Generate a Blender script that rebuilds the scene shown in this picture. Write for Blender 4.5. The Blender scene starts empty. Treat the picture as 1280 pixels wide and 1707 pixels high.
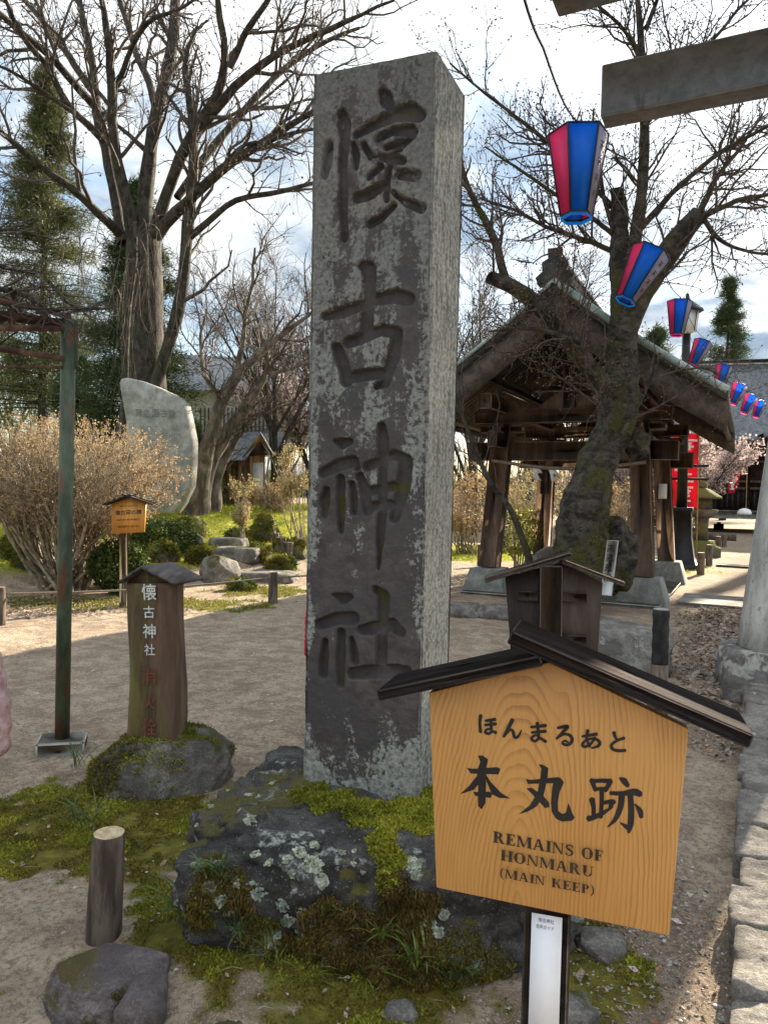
import bpy, bmesh, math, random
import numpy as np
from mathutils import Vector, Matrix
from mathutils.bvhtree import BVHTree
SC = bpy.context.scene
COL = SC.collection
# ---------------------------------------------------------------- camera
FPX, CX, CY = 1250.0, 640.0, 853.5          # focal length and centre in photograph pixels
EYE = np.array((0.0, 0.0, 1.55))
PITCH, ROLL = math.radians(-1.3), math.radians(1.1)
F0 = np.array((0, math.cos(PITCH), math.sin(PITCH)))
U0 = np.array((0, -math.sin(PITCH), math.cos(PITCH)))
R0 = np.array((1.0, 0, 0))
CR = math.cos(ROLL) * R0 + math.sin(ROLL) * U0
CU = math.cos(ROLL) * U0 - math.sin(ROLL) * R0
cam = bpy.data.cameras.new('camera')
cam.sensor_fit = 'VERTICAL'; cam.sensor_height = 36.0
cam.lens = FPX / 1707.0 * 36.0
cam.clip_start = 0.05; cam.clip_end = 2000
camo = bpy.data.objects.new('camera', cam); COL.objects.link(camo)
camo.matrix_world = Matrix(((CR[0], CU[0], -F0[0], EYE[0]), (CR[1], CU[1], -F0[1], EYE[1]), (CR[2], CU[2], -F0[2], EYE[2]), (0, 0, 0, 1)))
SC.camera = camo
# ---------------------------------------------------------------- light
SUN_AZ, SUN_EL = math.radians(36.5), math.radians(24.0)       # azimuth clockwise from +Y
SUND = np.array((math.sin(SUN_AZ) * math.cos(SUN_EL), math.cos(SUN_AZ) * math.cos(SUN_EL), math.sin(SUN_EL)))
sl = bpy.data.lights.new('sun', 'SUN'); sl.energy = 4.4; sl.angle = math.radians(0.6); sl.color = (1.0, 0.87, 0.68)
slo = bpy.data.objects.new('sun', sl); COL.objects.link(slo)
slo.rotation_euler = Vector(-SUND).to_track_quat('-Z', 'Y').to_euler()
SC.view_settings.view_transform = 'Standard'; SC.view_settings.look = 'None'
SC.view_settings.exposure = 2.15; SC.view_settings.gamma = 1.0; SC.view_settings.use_curve_mapping = False
W = bpy.data.worlds.new('World'); SC.world = W; W.use_nodes = True
CLOUD_OFF = (7.3, 2.0, 0.0)
def build_world():
    nt = W.node_tree; N = nt.nodes; L = nt.links; N.clear()
    out = N.new('ShaderNodeOutputWorld'); mix = N.new('ShaderNodeMixShader')
    bg1 = N.new('ShaderNodeBackground'); bg2 = N.new('ShaderNodeBackground')
    sky = N.new('ShaderNodeTexSky'); sky.sky_type = 'NISHITA'; sky.sun_disc = False
    sky.sun_elevation = SUN_EL; sky.sun_rotation = SUN_AZ; sky.air_density = 1.1; sky.dust_density = 0.6
    L.new(sky.outputs[0], bg1.inputs[0]); bg1.inputs[1].default_value = 0.055
    tc = N.new('ShaderNodeTexCoord'); sep = N.new('ShaderNodeSeparateXYZ'); L.new(tc.outputs['Generated'], sep.inputs[0])
    # project the direction on a cloud layer
    mz = N.new('ShaderNodeMath'); mz.operation = 'MAXIMUM'; L.new(sep.outputs[2], mz.inputs[0]); mz.inputs[1].default_value = 0.0
    az = N.new('ShaderNodeMath'); az.operation = 'ADD'; L.new(mz.outputs[0], az.inputs[0]); az.inputs[1].default_value = 0.22
    dv = N.new('ShaderNodeVectorMath'); dv.operation = 'DIVIDE'
    cb = N.new('ShaderNodeCombineXYZ')
    for i in range(3): L.new(az.outputs[0], cb.inputs[i])
    L.new(tc.outputs['Generated'], dv.inputs[0]); L.new(cb.outputs[0], dv.inputs[1])
    n1 = N.new('ShaderNodeTexNoise'); n1.inputs['Scale'].default_value = 1.15; n1.inputs['Detail'].default_value = 8; n1.inputs['Roughness'].default_value = 0.56; n1.inputs['Distortion'].default_value = 0.25
    n2 = N.new('ShaderNodeTexNoise'); n2.inputs['Scale'].default_value = 2.3; n2.inputs['Detail'].default_value = 7; n2.inputs['Roughness'].default_value = 0.6
    of = N.new('ShaderNodeVectorMath'); of.operation = 'ADD'; of.inputs[1].default_value = CLOUD_OFF; L.new(dv.outputs[0], of.inputs[0])
    L.new(of.outputs[0], n1.inputs['Vector']); L.new(of.outputs[0], n2.inputs['Vector'])
    cov = N.new('ShaderNodeValToRGB'); cov.color_ramp.elements[0].position = 0.39; cov.color_ramp.elements[1].position = 0.52
    cov.color_ramp.elements[0].color = (.12, .12, .12, 1)
    L.new(n1.outputs[0], cov.inputs[0])
    cc = N.new('ShaderNodeValToRGB'); e = cc.color_ramp.elements
    e[0].position = 0.38; e[0].color = (0.085, 0.115, 0.150, 1); e[1].position = 0.66; e[1].color = (0.272, 0.277, 0.277, 1)
    m = cc.color_ramp.elements.new(0.5); m.color = (0.192, 0.209, 0.222, 1)
    L.new(n2.outputs[0], cc.inputs[0])
    # thin cloud is brighter towards the sun
    dt = N.new('ShaderNodeVectorMath'); dt.operation = 'DOT_PRODUCT'; L.new(tc.outputs['Generated'], dt.inputs[0]); dt.inputs[1].default_value = SUND
    mr = N.new('ShaderNodeMapRange'); mr.inputs[1].default_value = 0.68; mr.inputs[2].default_value = 1.0; mr.inputs[3].default_value = 1.0; mr.inputs[4].default_value = 1.14
    mr.interpolation_type = 'SMOOTHSTEP'
    L.new(dt.outputs['Value'], mr.inputs[0]); L.new(cc.outputs[0], bg2.inputs[0]); ov = N.new('ShaderNodeMath'); ov.operation = 'MULTIPLY_ADD'; L.new(mz.outputs[0], ov.inputs[0]); ov.inputs[1].default_value = 1.28; ov.inputs[2].default_value = 0.64    # overcast cloud: dimmer at the horizon, brighter overhead to raise the fill
    om = N.new('ShaderNodeMath'); om.operation = 'MULTIPLY'; L.new(mr.outputs[0], om.inputs[0]); L.new(ov.outputs[0], om.inputs[1]); L.new(om.outputs[0], bg2.inputs[1])
    L.new(cov.outputs[0], mix.inputs[0]); L.new(bg1.outputs[0], mix.inputs[1]); L.new(bg2.outputs[0], mix.inputs[2]); L.new(mix.outputs[0], out.inputs[0])
build_world()
# ---------------------------------------------------------------- helpers
rng = np.random.default_rng(7); random.seed(7)
UP = np.array((0, 0, 1.0))
def A(*v): return np.array(v, float)
def nrm(v): v = np.asarray(v, float); return v / (np.linalg.norm(v) + 1e-12)
def ray(u, v): return F0 + (u - CX) / FPX * CR - (v - CY) / FPX * CU
def at(u, v, d):                       # the point at world distance d (along Y) seen at photo pixel u, v
    r = ray(u, v); return EYE + r * (d / r[1])
def gp(u, v, z=0.0): r = ray(u, v); return EYE + r * ((z - EYE[2]) / r[2])
def onplane(u, v, O, n): r = ray(u, v); return EYE + r * (np.dot(O - EYE, n) / np.dot(r, n))
def srgb(r, g, b):
    f = lambda c: ((c / 255 + .055) / 1.055) ** 2.4 if c > 10 else c / 255 / 12.92
    return (f(r), f(g), f(b))
def _h(x, y, z, s):
    n = (x * np.uint32(374761393) + y * np.uint32(668265263) + z * np.uint32(2246822519) + np.uint32(s * 3266489917 & 0xffffffff))
    n = (n ^ (n >> np.uint32(13))) * np.uint32(1274126177); n = n ^ (n >> np.uint32(16))
    return n.astype(np.float64) / 2147483648.0 - 1.0
def vn(p, seed=0):                     # value noise -1..1
    p = np.asarray(p, float); i = np.floor(p); f = p - i; u = f * f * (3 - 2 * f); i = i.astype(np.int64).astype(np.uint32)
    o = np.uint32(1); x, y, z = i[..., 0], i[..., 1], i[..., 2]; r = 0
    with np.errstate(over='ignore'):
        for dx in (0, 1):
            wx = u[..., 0] if dx else 1 - u[..., 0]
            for dy in (0, 1):
                wy = u[..., 1] if dy else 1 - u[..., 1]
                for dz in (0, 1):
                    wz = u[..., 2] if dz else 1 - u[..., 2]
                    r = r + wx * wy * wz * _h(x + o * np.uint32(dx), y + o * np.uint32(dy), z + o * np.uint32(dz), seed)
    return r
def fbm(p, oc=4, seed=0, gain=.5):
    p = np.asarray(p, float); r = 0; a = 1.0
    for k in range(oc): r = r + a * vn(p * (2.03 ** k) + 17.3 * k, seed + k); a *= gain
    return r
def P3(x, y, z=None): return np.stack([x, y, np.zeros_like(x) if z is None else z], -1)
def sstep(a, b, x): t = np.clip((x - a) / (b - a), 0, 1); return t * t * (3 - 2 * t)
def tag(o, label=None, cat=None, group=None, kind=None):
    if label: o['label'] = label
    if cat: o['category'] = cat
    if group: o['group'] = group
    if kind: o['kind'] = kind
    return o
def empty(name, loc, label, cat, group=None, rz=0):
    o = bpy.data.objects.new(name, None); COL.objects.link(o); o.location = tuple(loc); o.rotation_euler = (0, 0, rz); o.empty_display_size = .1
    return tag(o, label, cat, group)
# Meshes are written in world coordinates; a part's parent inverse cancels its empty's place, so parts stay put.
def mesh_np(name, V, faces, mats=None):
    """faces: list of int arrays (n,k)"""
    V = np.asarray(V, np.float32).reshape(-1, 3); me = bpy.data.meshes.new(name)
    faces = [np.asarray(f, np.int32) for f in faces if len(f)]
    me.vertices.add(len(V)); me.vertices.foreach_set('co', V.ravel())
    tot = sum(f.size for f in faces); npoly = sum(len(f) for f in faces)
    me.loops.add(tot); me.polygons.add(npoly)
    me.loops.foreach_set('vertex_index', np.concatenate([f.ravel() for f in faces]))
    st = []; c = 0
    for f in faces: st.append(c + np.arange(len(f)) * f.shape[1]); c += f.size
    me.polygons.foreach_set('loop_start', np.concatenate(st).astype(np.int32))
    if mats is not None: me.polygons.foreach_set('material_index', np.asarray(mats, np.int32))
    me.update(calc_edges=True); return me
class MB:
    """collects pieces of ONE part"""
    def __init__(s): s.V = []; s.F = {}; s.n = 0
    def add(s, V, F):
        V = np.asarray(V, float).reshape(-1, 3)
        for f in (F if isinstance(F, list) else [F]):
            f = np.asarray(f, int)
            if f.size: s.F.setdefault(f.shape[1], []).append(f + s.n)
        s.V.append(V); s.n += len(V); return s
    def obox(s, o, ax, ay, az, bev=0.0):            # o = centre, half-axis vectors
        o, ax, ay, az = [np.asarray(t, float) for t in (o, ax, ay, az)]
        if bev <= 0:
            V = [o + i * ax + j * ay + k * az for k in (-1, 1) for j in (-1, 1) for i in (-1, 1)]
            s.add(V, np.array([(0, 2, 3, 1), (4, 5, 7, 6), (0, 1, 5, 4), (2, 6, 7, 3), (0, 4, 6, 2), (1, 3, 7, 5)]))
        else:
            lx, ly, lz = [max(np.linalg.norm(t), 1e-9) for t in (ax, ay, az)]; b = min(bev, .45 * min(lx, ly, lz))
            V = []; idx = {}
            for k in (-1, 1):
                for j in (-1, 1):
                    for i in (-1, 1):
                        for q, (fx, fy, fz) in enumerate(((1, 1 - b / ly, 1 - b / lz), (1 - b / lx, 1, 1 - b / lz), (1 - b / lx, 1 - b / ly, 1))):
                            idx[(i, j, k, q)] = len(V); V.append(o + i * fx * ax + j * fy * ay + k * fz * az)
            Q = []; T = []
            def quad(a, b_, c, d): Q.append((idx[a], idx[b_], idx[c], idx[d]))
            for e in (-1, 1):
                a = [(e, j, k, 0) for (j, k) in ((-1, -1), (1, -1), (1, 1), (-1, 1))]; a = a if e > 0 else a[::-1]; quad(*a)
                a = [(i, e, k, 1) for (i, k) in ((-1, -1), (-1, 1), (1, 1), (1, -1))]; a = a if e > 0 else a[::-1]; quad(*a)
                a = [(i, j, e, 2) for (i, j) in ((-1, -1), (1, -1), (1, 1), (-1, 1))]; a = a if e > 0 else a[::-1]; quad(*a)
            for j in (-1, 1):
                for k in (-1, 1):
                    a = [(-1, j, k, 1), (1, j, k, 1), (1, j, k, 2), (-1, j, k, 2)]; quad(*(a if j * k > 0 else a[::-1]))
                    a = [(j, -1, k, 2), (j, 1, k, 2), (j, 1, k, 0), (j, -1, k, 0)]; quad(*(a[::-1] if j * k < 0 else a))
                    a = [(j, k, -1, 0), (j, k, 1, 0), (j, k, 1, 1), (j, k, -1, 1)]; quad(*(a if j * k > 0 else a[::-1]))
            for (i, j, k) in [(i, j, k) for i in (-1, 1) for j in (-1, 1) for k in (-1, 1)]:
                t = (idx[(i, j, k, 0)], idx[(i, j, k, 1)], idx[(i, j, k, 2)]); T.append(t if i * j * k > 0 else t[::-1])
            s.add(V, [np.array(Q), np.array(T)])
        return s
    def box(s, c, sz, rz=0.0, bev=0.0):
        x = A(math.cos(rz), math.sin(rz), 0); y = A(-math.sin(rz), math.cos(rz), 0)
        return s.obox(c, x * sz[0] / 2, y * sz[1] / 2, UP * sz[2] / 2, bev)
    def bar(s, p, q, w, h, up=UP, bev=0.0):          # beam from p to q, w wide, h high
        p, q = np.asarray(p, float), np.asarray(q, float); d = q - p; L = np.linalg.norm(d); d = d / L
        sx = nrm(np.cross(d, up)); sy = np.cross(sx, d)
        return s.obox((p + q) / 2, d * L / 2, sx * w / 2, sy * h / 2, bev)
    def tube(s, P, R, n=8, cap=True):
        V, F = tube_arrays(np.asarray(P, float)[None], np.asarray(R, float)[None], n); s.add(V, F)
        if cap:
            k = len(P); base = s.n - k * n
            s.F.setdefault(n, []).append(np.array([list(range(base + n - 1, base - 1, -1)), list(range(base + (k - 1) * n, base + k * n))]))
        return s
    def lathe(s, c, prof, n=24, ax=UP):
        c = np.asarray(c, float); P = np.array([c + np.asarray(ax) * z for r, z in prof]); return s.tube(P, [r for r, z in prof], n)
    def prism(s, poly, d):                            # planar polygon points, extruded by d
        poly = np.asarray(poly, float); n = len(poly); d = np.asarray(d, float)
        V = np.concatenate([poly, poly + d]); i = np.arange(n); j = (i + 1) % n
        s.add(V, [np.stack([i, j, j + n, i + n], 1)])
        b = s.n - 2 * n; s.F.setdefault(n, []).append(np.array([(b + i)[::-1], b + n + i])); return s
    def build(s, name, mat, parent=None, smooth=False, recalc=False):
        me = mesh_np(name, np.concatenate(s.V), [np.concatenate(v) for v in s.F.values()])
        if recalc:
            bm = bmesh.new(); bm.from_mesh(me); bmesh.ops.recalc_face_normals(bm, faces=bm.faces); bm.to_mesh(me); bm.free()
        return part(name, me, mat, parent, smooth)
def part(name, me, mat, parent=None, smooth=False):
    o = bpy.data.objects.new(name, me); COL.objects.link(o)
    for m in (mat if isinstance(mat, (list, tuple)) else [mat]): me.materials.append(m)
    if smooth: me.polygons.foreach_set('use_smooth', np.ones(len(me.polygons), bool))
    if parent is not None:
        o.parent = parent; o.matrix_parent_inverse = world_of(parent).inverted()
    return o
def world_of(o):
    m = Matrix.LocRotScale(o.location, o.rotation_euler, o.scale)
    return (world_of(o.parent) @ o.matrix_parent_inverse @ m) if o.parent else m
def tube_arrays(P, R, n):
    """P (M,K,3), R (M,K) -> verts, quads"""
    M, K, _ = P.shape
    T = np.empty_like(P); T[:, 1:-1] = P[:, 2:] - P[:, :-2]; T[:, 0] = P[:, 1] - P[:, 0]; T[:, -1] = P[:, -1] - P[:, -2]
    T /= np.linalg.norm(T, axis=2, keepdims=True) + 1e-12
    D = P[:, -1] - P[:, 0]; D /= np.linalg.norm(D, axis=1, keepdims=True) + 1e-12
    ref = np.where(np.abs(D[:, 2:3]) < .8, A(0, 0, 1)[None], A(1, 0, 0)[None])
    B = np.cross(T, ref[:, None]); B /= np.linalg.norm(B, axis=2, keepdims=True) + 1e-12
    C = np.cross(B, T); a = np.arange(n) * 2 * math.pi / n
    V = P[:, :, None] + R[:, :, None, None] * (-B[:, :, None] * np.cos(a)[None, None, :, None] + C[:, :, None] * np.sin(a)[None, None, :, None])
    b = (np.arange(M) * K * n)[:, None, None] + (np.arange(K - 1) * n)[None, :, None]; i = np.arange(n)[None, None]; j = (i + 1) % n
    F = np.stack([b + i, b + j, b + j + n, b + i + n], -1).reshape(-1, 4)
    return V.reshape(-1, 3), F
_ico = {}
def ico(sub):
    if sub not in _ico:
        bm = bmesh.new(); bmesh.ops.create_icosphere(bm, subdivisions=sub, radius=1.0); bm.verts.ensure_lookup_table()
        _ico[sub] = (np.array([v.co[:] for v in bm.verts]), np.array([[v.index for v in f.verts] for f in bm.faces])); bm.free()
    return _ico[sub]
def rock_arrays(loc, half, seed=0, sub=4, box=2.6, rough=.16, freq=1.7, rz=0.0, cut=None, facet=.0, chop=0, cd=(.70, .92)):
    D, F = ico(sub); p = box
    S = D / (np.sum(np.abs(D) ** p, 1, keepdims=True) ** (1 / p))
    S = S * (1 + rough * fbm(S * freq + seed * 7.1, 5, seed, .52))[:, None]
    if chop:
        rr = np.random.default_rng(seed + 900)
        for _ in range(chop):
            q = nrm(rr.normal(size=3)); e = (S @ q) - rr.uniform(*cd); S = S - np.clip(e, 0, 9)[:, None] * q * .85
        S = S * (1 + .025 * fbm(S * 7 + seed, 4, seed + 5))[:, None]
    if facet > 0: S = S * (1 - facet * np.abs(vn(S * freq * 1.4 + 3.3, seed + 9)))[:, None]
    V = S * np.asarray(half, float)[None]
    if cut is not None: zt = half[2] * cut; V[:, 2] = np.where(V[:, 2] > zt, zt + (V[:, 2] - zt) * .22, V[:, 2])
    c, s = math.cos(rz), math.sin(rz); V = np.stack([V[:, 0] * c - V[:, 1] * s, V[:, 0] * s + V[:, 1] * c, V[:, 2]], 1)
    return V + np.asarray(loc, float)[None], F
def rock(name, loc, half, mat, parent=None, **k):
    V, F = rock_arrays(loc, half, **k); return part(name, mesh_np(name, V, [F]), mat, parent, True)
def bvh(o):
    me = o.data; return BVHTree.FromPolygons([v.co[:] for v in me.vertices], [p.vertices[:] for p in me.polygons])
def hit(b, u, v):
    r = b.ray_cast(Vector(EYE), Vector(nrm(ray(u, v)))); return (np.array(r[0]), np.array(r[1])) if r[0] is not None else (None, None)
def resample(P, K):
    P = np.asarray(P, float); s = np.r_[0, np.cumsum(np.linalg.norm(np.diff(P[:, :3], axis=0), axis=1))]; t = np.linspace(0, s[-1], K)
    # smooth Catmull-like: interpolate with cubic via numpy on chord length
    out = np.stack([np.interp(t, s, P[:, k]) for k in range(P.shape[1])], 1)
    for _ in range(2): out[1:-1] = .25 * out[:-2] + .5 * out[1:-1] + .25 * out[2:]
    return out
# ---------------------------------------------------------------- materials
def newmat(name):
    m = bpy.data.materials.new(name); m.use_nodes = True; nt = m.node_tree
    return m, nt.nodes, nt.links, nt.nodes['Principled BSDF']
def texco(N, L, stretch=(1, 1, 1), loc=(0, 0, 0)):
    tc = N.new('ShaderNodeTexCoord'); mp = N.new('ShaderNodeMapping'); mp.inputs['Scale'].default_value = stretch; mp.inputs['Location'].default_value = loc
    L.new(tc.outputs['Object'], mp.inputs[0]); return mp.outputs[0]
def noise(N, L, vec, scale, detail=6, rough=.6, dist=0.0):
    n = N.new('ShaderNodeTexNoise'); n.inputs['Scale'].default_value = scale; n.inputs['Detail'].default_value = detail; n.inputs['Roughness'].default_value = rough; n.inputs['Distortion'].default_value = dist
    if vec is not None: L.new(vec, n.inputs['Vector'])
    return n.outputs[0]
def ramp(N, L, f, a, b, ca=(0, 0, 0), cb=(1, 1, 1)):
    r = N.new('ShaderNodeValToRGB'); r.color_ramp.elements[0].position = a; r.color_ramp.elements[1].position = b
    r.color_ramp.elements[0].color = (*ca, 1); r.color_ramp.elements[1].color = (*cb, 1); L.new(f, r.inputs[0]); return r.outputs[0]
def mixc(N, L, f, a, b, mode='MIX'):
    m = N.new('ShaderNodeMix'); m.data_type = 'RGBA'; m.blend_type = mode
    if isinstance(f, (int, float)): m.inputs[0].default_value = f
    else: L.new(f, m.inputs[0])
    for s, x in ((6, a), (7, b)):
        if isinstance(x, tuple): m.inputs[s].default_value = (*x, 1)
        else: L.new(x, m.inputs[s])
    return m.outputs[2]
def mth(N, L, op, a, b=None):
    m = N.new('ShaderNodeMath'); m.operation = op
    for i, x in enumerate((a, b)):
        if x is None: continue
        if isinstance(x, (int, float)): m.inputs[i].default_value = x
        else: L.new(x, m.inputs[i])
    return m.outputs[0]
def bump(N, L, B, h, strength=.4, dist=.02):
    b = N.new('ShaderNodeBump'); b.inputs['Strength'].default_value = strength; b.inputs['Distance'].default_value = dist
    L.new(h, b.inputs['Height']); L.new(b.outputs[0], B.inputs['Normal'])
def attr(N, name): a = N.new('ShaderNodeAttribute'); a.attribute_name = name; return a.outputs['Fac']
def pm(name, c1, c2, scale=8, rough=.85, bstr=.4, bd=.01, patches=(), stretch=(1, 1, 1), detail=8, lo=.41, hi=.59, spec=.3, metal=0.0):
    """two-tone noise material; patches: (colour, scale, lo, hi, stretch)"""
    m, N, L, B = newmat(name); v = texco(N, L, stretch)
    n = noise(N, L, v, scale, detail); c = ramp(N, L, n, lo, hi, c1, c2)
    for (pc, ps, a, b, st) in patches:
        pn = noise(N, L, texco(N, L, st, (3.1 * ps, 1.7, 5.2)), ps, 6, .62); c = mixc(N, L, ramp(N, L, pn, a, b), c, pc)
    L.new(c, B.inputs['Base Color']); B.inputs['Roughness'].default_value = rough; B.inputs['Specular IOR Level'].default_value = spec; B.inputs['Metallic'].default_value = metal
    if bstr > 0:
        n2 = noise(N, L, v, scale * 3.5, 8, .7); c = mixc(N, L, mth(N, L, 'MULTIPLY', ramp(N, L, n2, .46, .60), .4), c, tuple(.5 * t for t in c1)); L.new(c, B.inputs['Base Color']); bump(N, L, B, mth(N, L, 'ADD', n, n2), bstr, bd)
    return m
def leafmat(name, c1, c2, scale=3.0, trans=.25, rough=.6):
    m, N, L, B = newmat(name); v = texco(N, L); n = noise(N, L, v, scale, 3); n2 = noise(N, L, v, scale * 23, 1)
    c = ramp(N, L, mth(N, L, 'ADD', mth(N, L, 'MULTIPLY', n, .5), mth(N, L, 'MULTIPLY', n2, .5)), .38, .62, c1, c2)
    L.new(c, B.inputs['Base Color']); B.inputs['Roughness'].default_value = rough; B.inputs['Specular IOR Level'].default_value = .2
    if trans > 0:
        t = N.new('ShaderNodeBsdfTranslucent'); L.new(c, t.inputs[0]); mx = N.new('ShaderNodeMixShader'); mx.inputs[0].default_value = trans
        L.new(B.outputs[0], mx.inputs[1]); L.new(t.outputs[0], mx.inputs[2]); L.new(mx.outputs[0], N['Material Output'].inputs[0])
    return m
WHT, BLK = (1, 1, 1), (0, 0, 0)
M = {}
M['bark'] = pm('dark_bark', (.028, .023, .019), (.088, .073, .058), 9, .9, .9, .03, stretch=(1, 1, .5), patches=[((.055, .06, .035), 3.0, .54, .62, (1, 1, .5))])
M['twig'] = pm('twig_bark', (.05, .040, .034), (.115, .092, .075), 12, .85, 0)
M['cherry_bark'] = pm('cherry_bark', (.030, .026, .022), (.11, .097, .080), 7, .9, 1.0, .04, stretch=(1, 1, 1.4), patches=[((.075, .075, .02), 2.2, .50, .60, (1, 1, .6)), ((.13, .12, .10), 9, .62, .70, (1, 1, 1.2)), ((.02, .018, .016), 4, .58, .66, (1, 1, 1.5))])
M['cherry_twig'] = pm('cherry_twig', (.04, .03, .027), (.10, .075, .062), 12, .8, 0)
M['bud'] = pm('bud', (.10, .055, .04), (.19, .12, .08), 30, .7, 0)
M['pale_bark'] = pm('pale_bark', (.075, .06, .046), (.22, .18, .138), 6, .9, .8, .03, stretch=(1, 1, .35), patches=[((.07, .075, .03), 3, .56, .66, (1, 1, 1))])
M['dry_leaf'] = leafmat('dry_leaf', (.23, .14, .06), (.52, .37, .19), 2.0, .35)
M['dry_leaf2'] = leafmat('dry_leaf_yellow', (.26, .20, .075), (.50, .41, .19), 2.0, .35)
M['bush_twig'] = pm('bush_twig', (.16, .125, .085), (.38, .32, .23), 9, .85, 0)
M['needle'] = leafmat('needle', (.03, .052, .018), (.085, .12, .045), 1.2, .15)
M['needle2'] = leafmat('needle_olive', (.05, .062, .02), (.15, .16, .06), 1.2, .2)
M['evergreen'] = leafmat('evergreen_leaf', (.02, .04, .01), (.09, .12, .025), 2.5, .2)
M['yellow_leaf'] = leafmat('yellow_green_leaf', (.09, .10, .015), (.26, .24, .04), 3, .3)
M['grass'] = leafmat('grass_blade', (.16, .20, .015), (.38, .39, .035), 1.5, .35)
M['liriope'] = leafmat('long_grass_leaf', (.03, .06, .018), (.12, .17, .055), 6, .2, .45)
M['moss'] = leafmat('moss', (.10, .11, .012), (.38, .37, .04), 5, .15, .9)
M['moss_dark'] = leafmat('moss_dark', (.07, .062, .012), (.22, .18, .03), 6, .12, .9)
M['moss_brown'] = leafmat('moss_brown', (.045, .032, .009), (.17, .115, .03), 7, .12, .9)
M['lichen'] = pm('lichen', (.25, .28, .20), (.50, .52, .42), 40, .95, 0)
M['lichen_grey'] = pm('lichen_grey', (.16, .19, .15), (.36, .40, .34), 40, .95, 0)
M['petal'] = leafmat('blossom', (.50, .38, .36), (.74, .63, .59), 4, .3)
M['dark_wood'] = pm('dark_wood', (.022, .015, .012), (.06, .042, .034), 14, .75, .5, .004, stretch=(.25, 1, 1), patches=[((.10, .08, .075), 26, .58, .7, (.12, 1, 1))])
M['kiosk_wood'] = pm('kiosk_wood', (.12, .074, .050), (.25, .158, .105), 7, .8, .3, .006, stretch=(1, 1, .12))
M['kiosk_dark'] = pm('kiosk_dark_wood', (.060, .047, .041), (.115, .090, .076), 8, .8, .3, .006)
M['copper'] = pm('green_copper', (.20, .27, .25), (.40, .49, .46), 3, .55, .15, .01, patches=[((.10, .12, .11), 5, .6, .7, (1, 1, 1))], spec=.5)
M['roof_dark'] = pm('roof_dark', (.035, .034, .032), (.075, .075, .07), 5, .6, .2, .01)
M['tile'] = pm('roof_tile', (.09, .095, .10), (.21, .215, .22), 6, .55, .3, .01, spec=.5)
M['concrete'] = pm('concrete', (.30, .285, .25), (.46, .44, .395), 5, .9, .12, .004, patches=[((.17, .165, .145), 3, .55, .7, (1, 1, 1))])
M['plaster'] = pm('white_plaster', (.55, .54, .51), (.72, .71, .68), 2, .9, .1)
M['rope'] = pm('rope', (.14, .11, .075), (.27, .22, .155), 60, .9, .3)
M['log'] = pm('weathered_log', (.075, .055, .042), (.20, .155, .12), 22, .9, 1.0, .008, stretch=(1, 1, .16), patches=[((.03, .024, .02), 16, .60, .70, (1, 1, .2))])
M['cut_wood'] = pm('cut_wood', (.45, .33, .17), (.62, .50, .33), 30, .85, .3, .002, patches=[((.22, .15, .085), 45, .60, .68, (1, 1, 1))])
M['char'] = pm('charred_wood', (.012, .012, .013), (.035, .034, .034), 20, .7, 1.0, .01, stretch=(1, 1, .5))
M['black_iron'] = pm('black_iron', (.006, .006, .007), (.014, .014, .015), 6, .5, .1)
M['green_paint'] = pm('flaking_green_paint', (.035, .052, .032), (.085, .115, .068), 10, .6, .25, .003, stretch=(1, 1, .3), patches=[((.13, .055, .03), 7, .56, .62, (1, 1, .35)), ((.20, .17, .12), 20, .66, .7, (1, 1, .3))], spec=.4)
M['rust'] = pm('rusty_iron', (.055, .026, .018), (.16, .085, .06), 9, .85, .4, .004)
M['white_paint'] = pm('white_paint', (.72, .72, .70), (.82, .82, .80), 9, .7, 0)
M['black_paint'] = pm('black_paint', (.012, .011, .011), (.02, .018, .018), 9, .6, 0)
M['red_cloth'] = leafmat('red_cloth', (.60, .012, .03), (.78, .02, .045), 2, .35)
M['white_cloth'] = leafmat('white_cloth', (.75, .73, .72), (.85, .84, .83), 2, .3)
# ---------------------------------------------------------------- terrain
AX = math.radians(26.0)
EV = A(math.sin(AX), math.cos(AX), 0)         # direction of the shrine path
NV = A(math.cos(AX), -math.sin(AX), 0)        # across it, to the right
BX = np.array([-60, -8, -6.5, -5.3, -2.8, -1.4, -.6, 0, 1, 3, 6.]); BY = np.array([8.6, 9.2, 9.7, 10.8, 12.4, 13.9, 16, 20, 30, 60, 200.])
def gdist(x, y): return y - np.interp(x, BX, BY)
def hill(x, y): d = gdist(x, y); return .30 * sstep(0, 1.3, d) + .80 * sstep(.8, 7.5, d)
def mound(x, y):                                # low bank round the pillar's boulder
    r = ((x + .35) / 1.0) ** 2 + ((y - 2.72) / .78) ** 2
    r2 = ((x + 1.05) / .62) ** 2 + ((y - 3.55) / .40) ** 2
    return .12 * np.exp(-r * 1.5) + .05 * np.exp(-r2 * 1.3)
def height(x, y):
    x = np.asarray(x, float); y = np.asarray(y, float); p = P3(x, y)
    return hill(x, y) + mound(x, y) + .018 * fbm(p * .8, 3, 3) + .009 * fbm(p * 5, 3, 5) + .0022 * vn(p * 31, 8)
def hz(x, y): return float(height(np.array([x]), np.array([y]))[0])
def g3(u, v):                                   # ground point under a pixel
    z = 0.0
    for _ in range(12): p = gp(u, v, z); z = .5 * z + .5 * hz(p[0], p[1])
    p = gp(u, v, z); return A(p[0], p[1], hz(p[0], p[1]))
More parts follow.
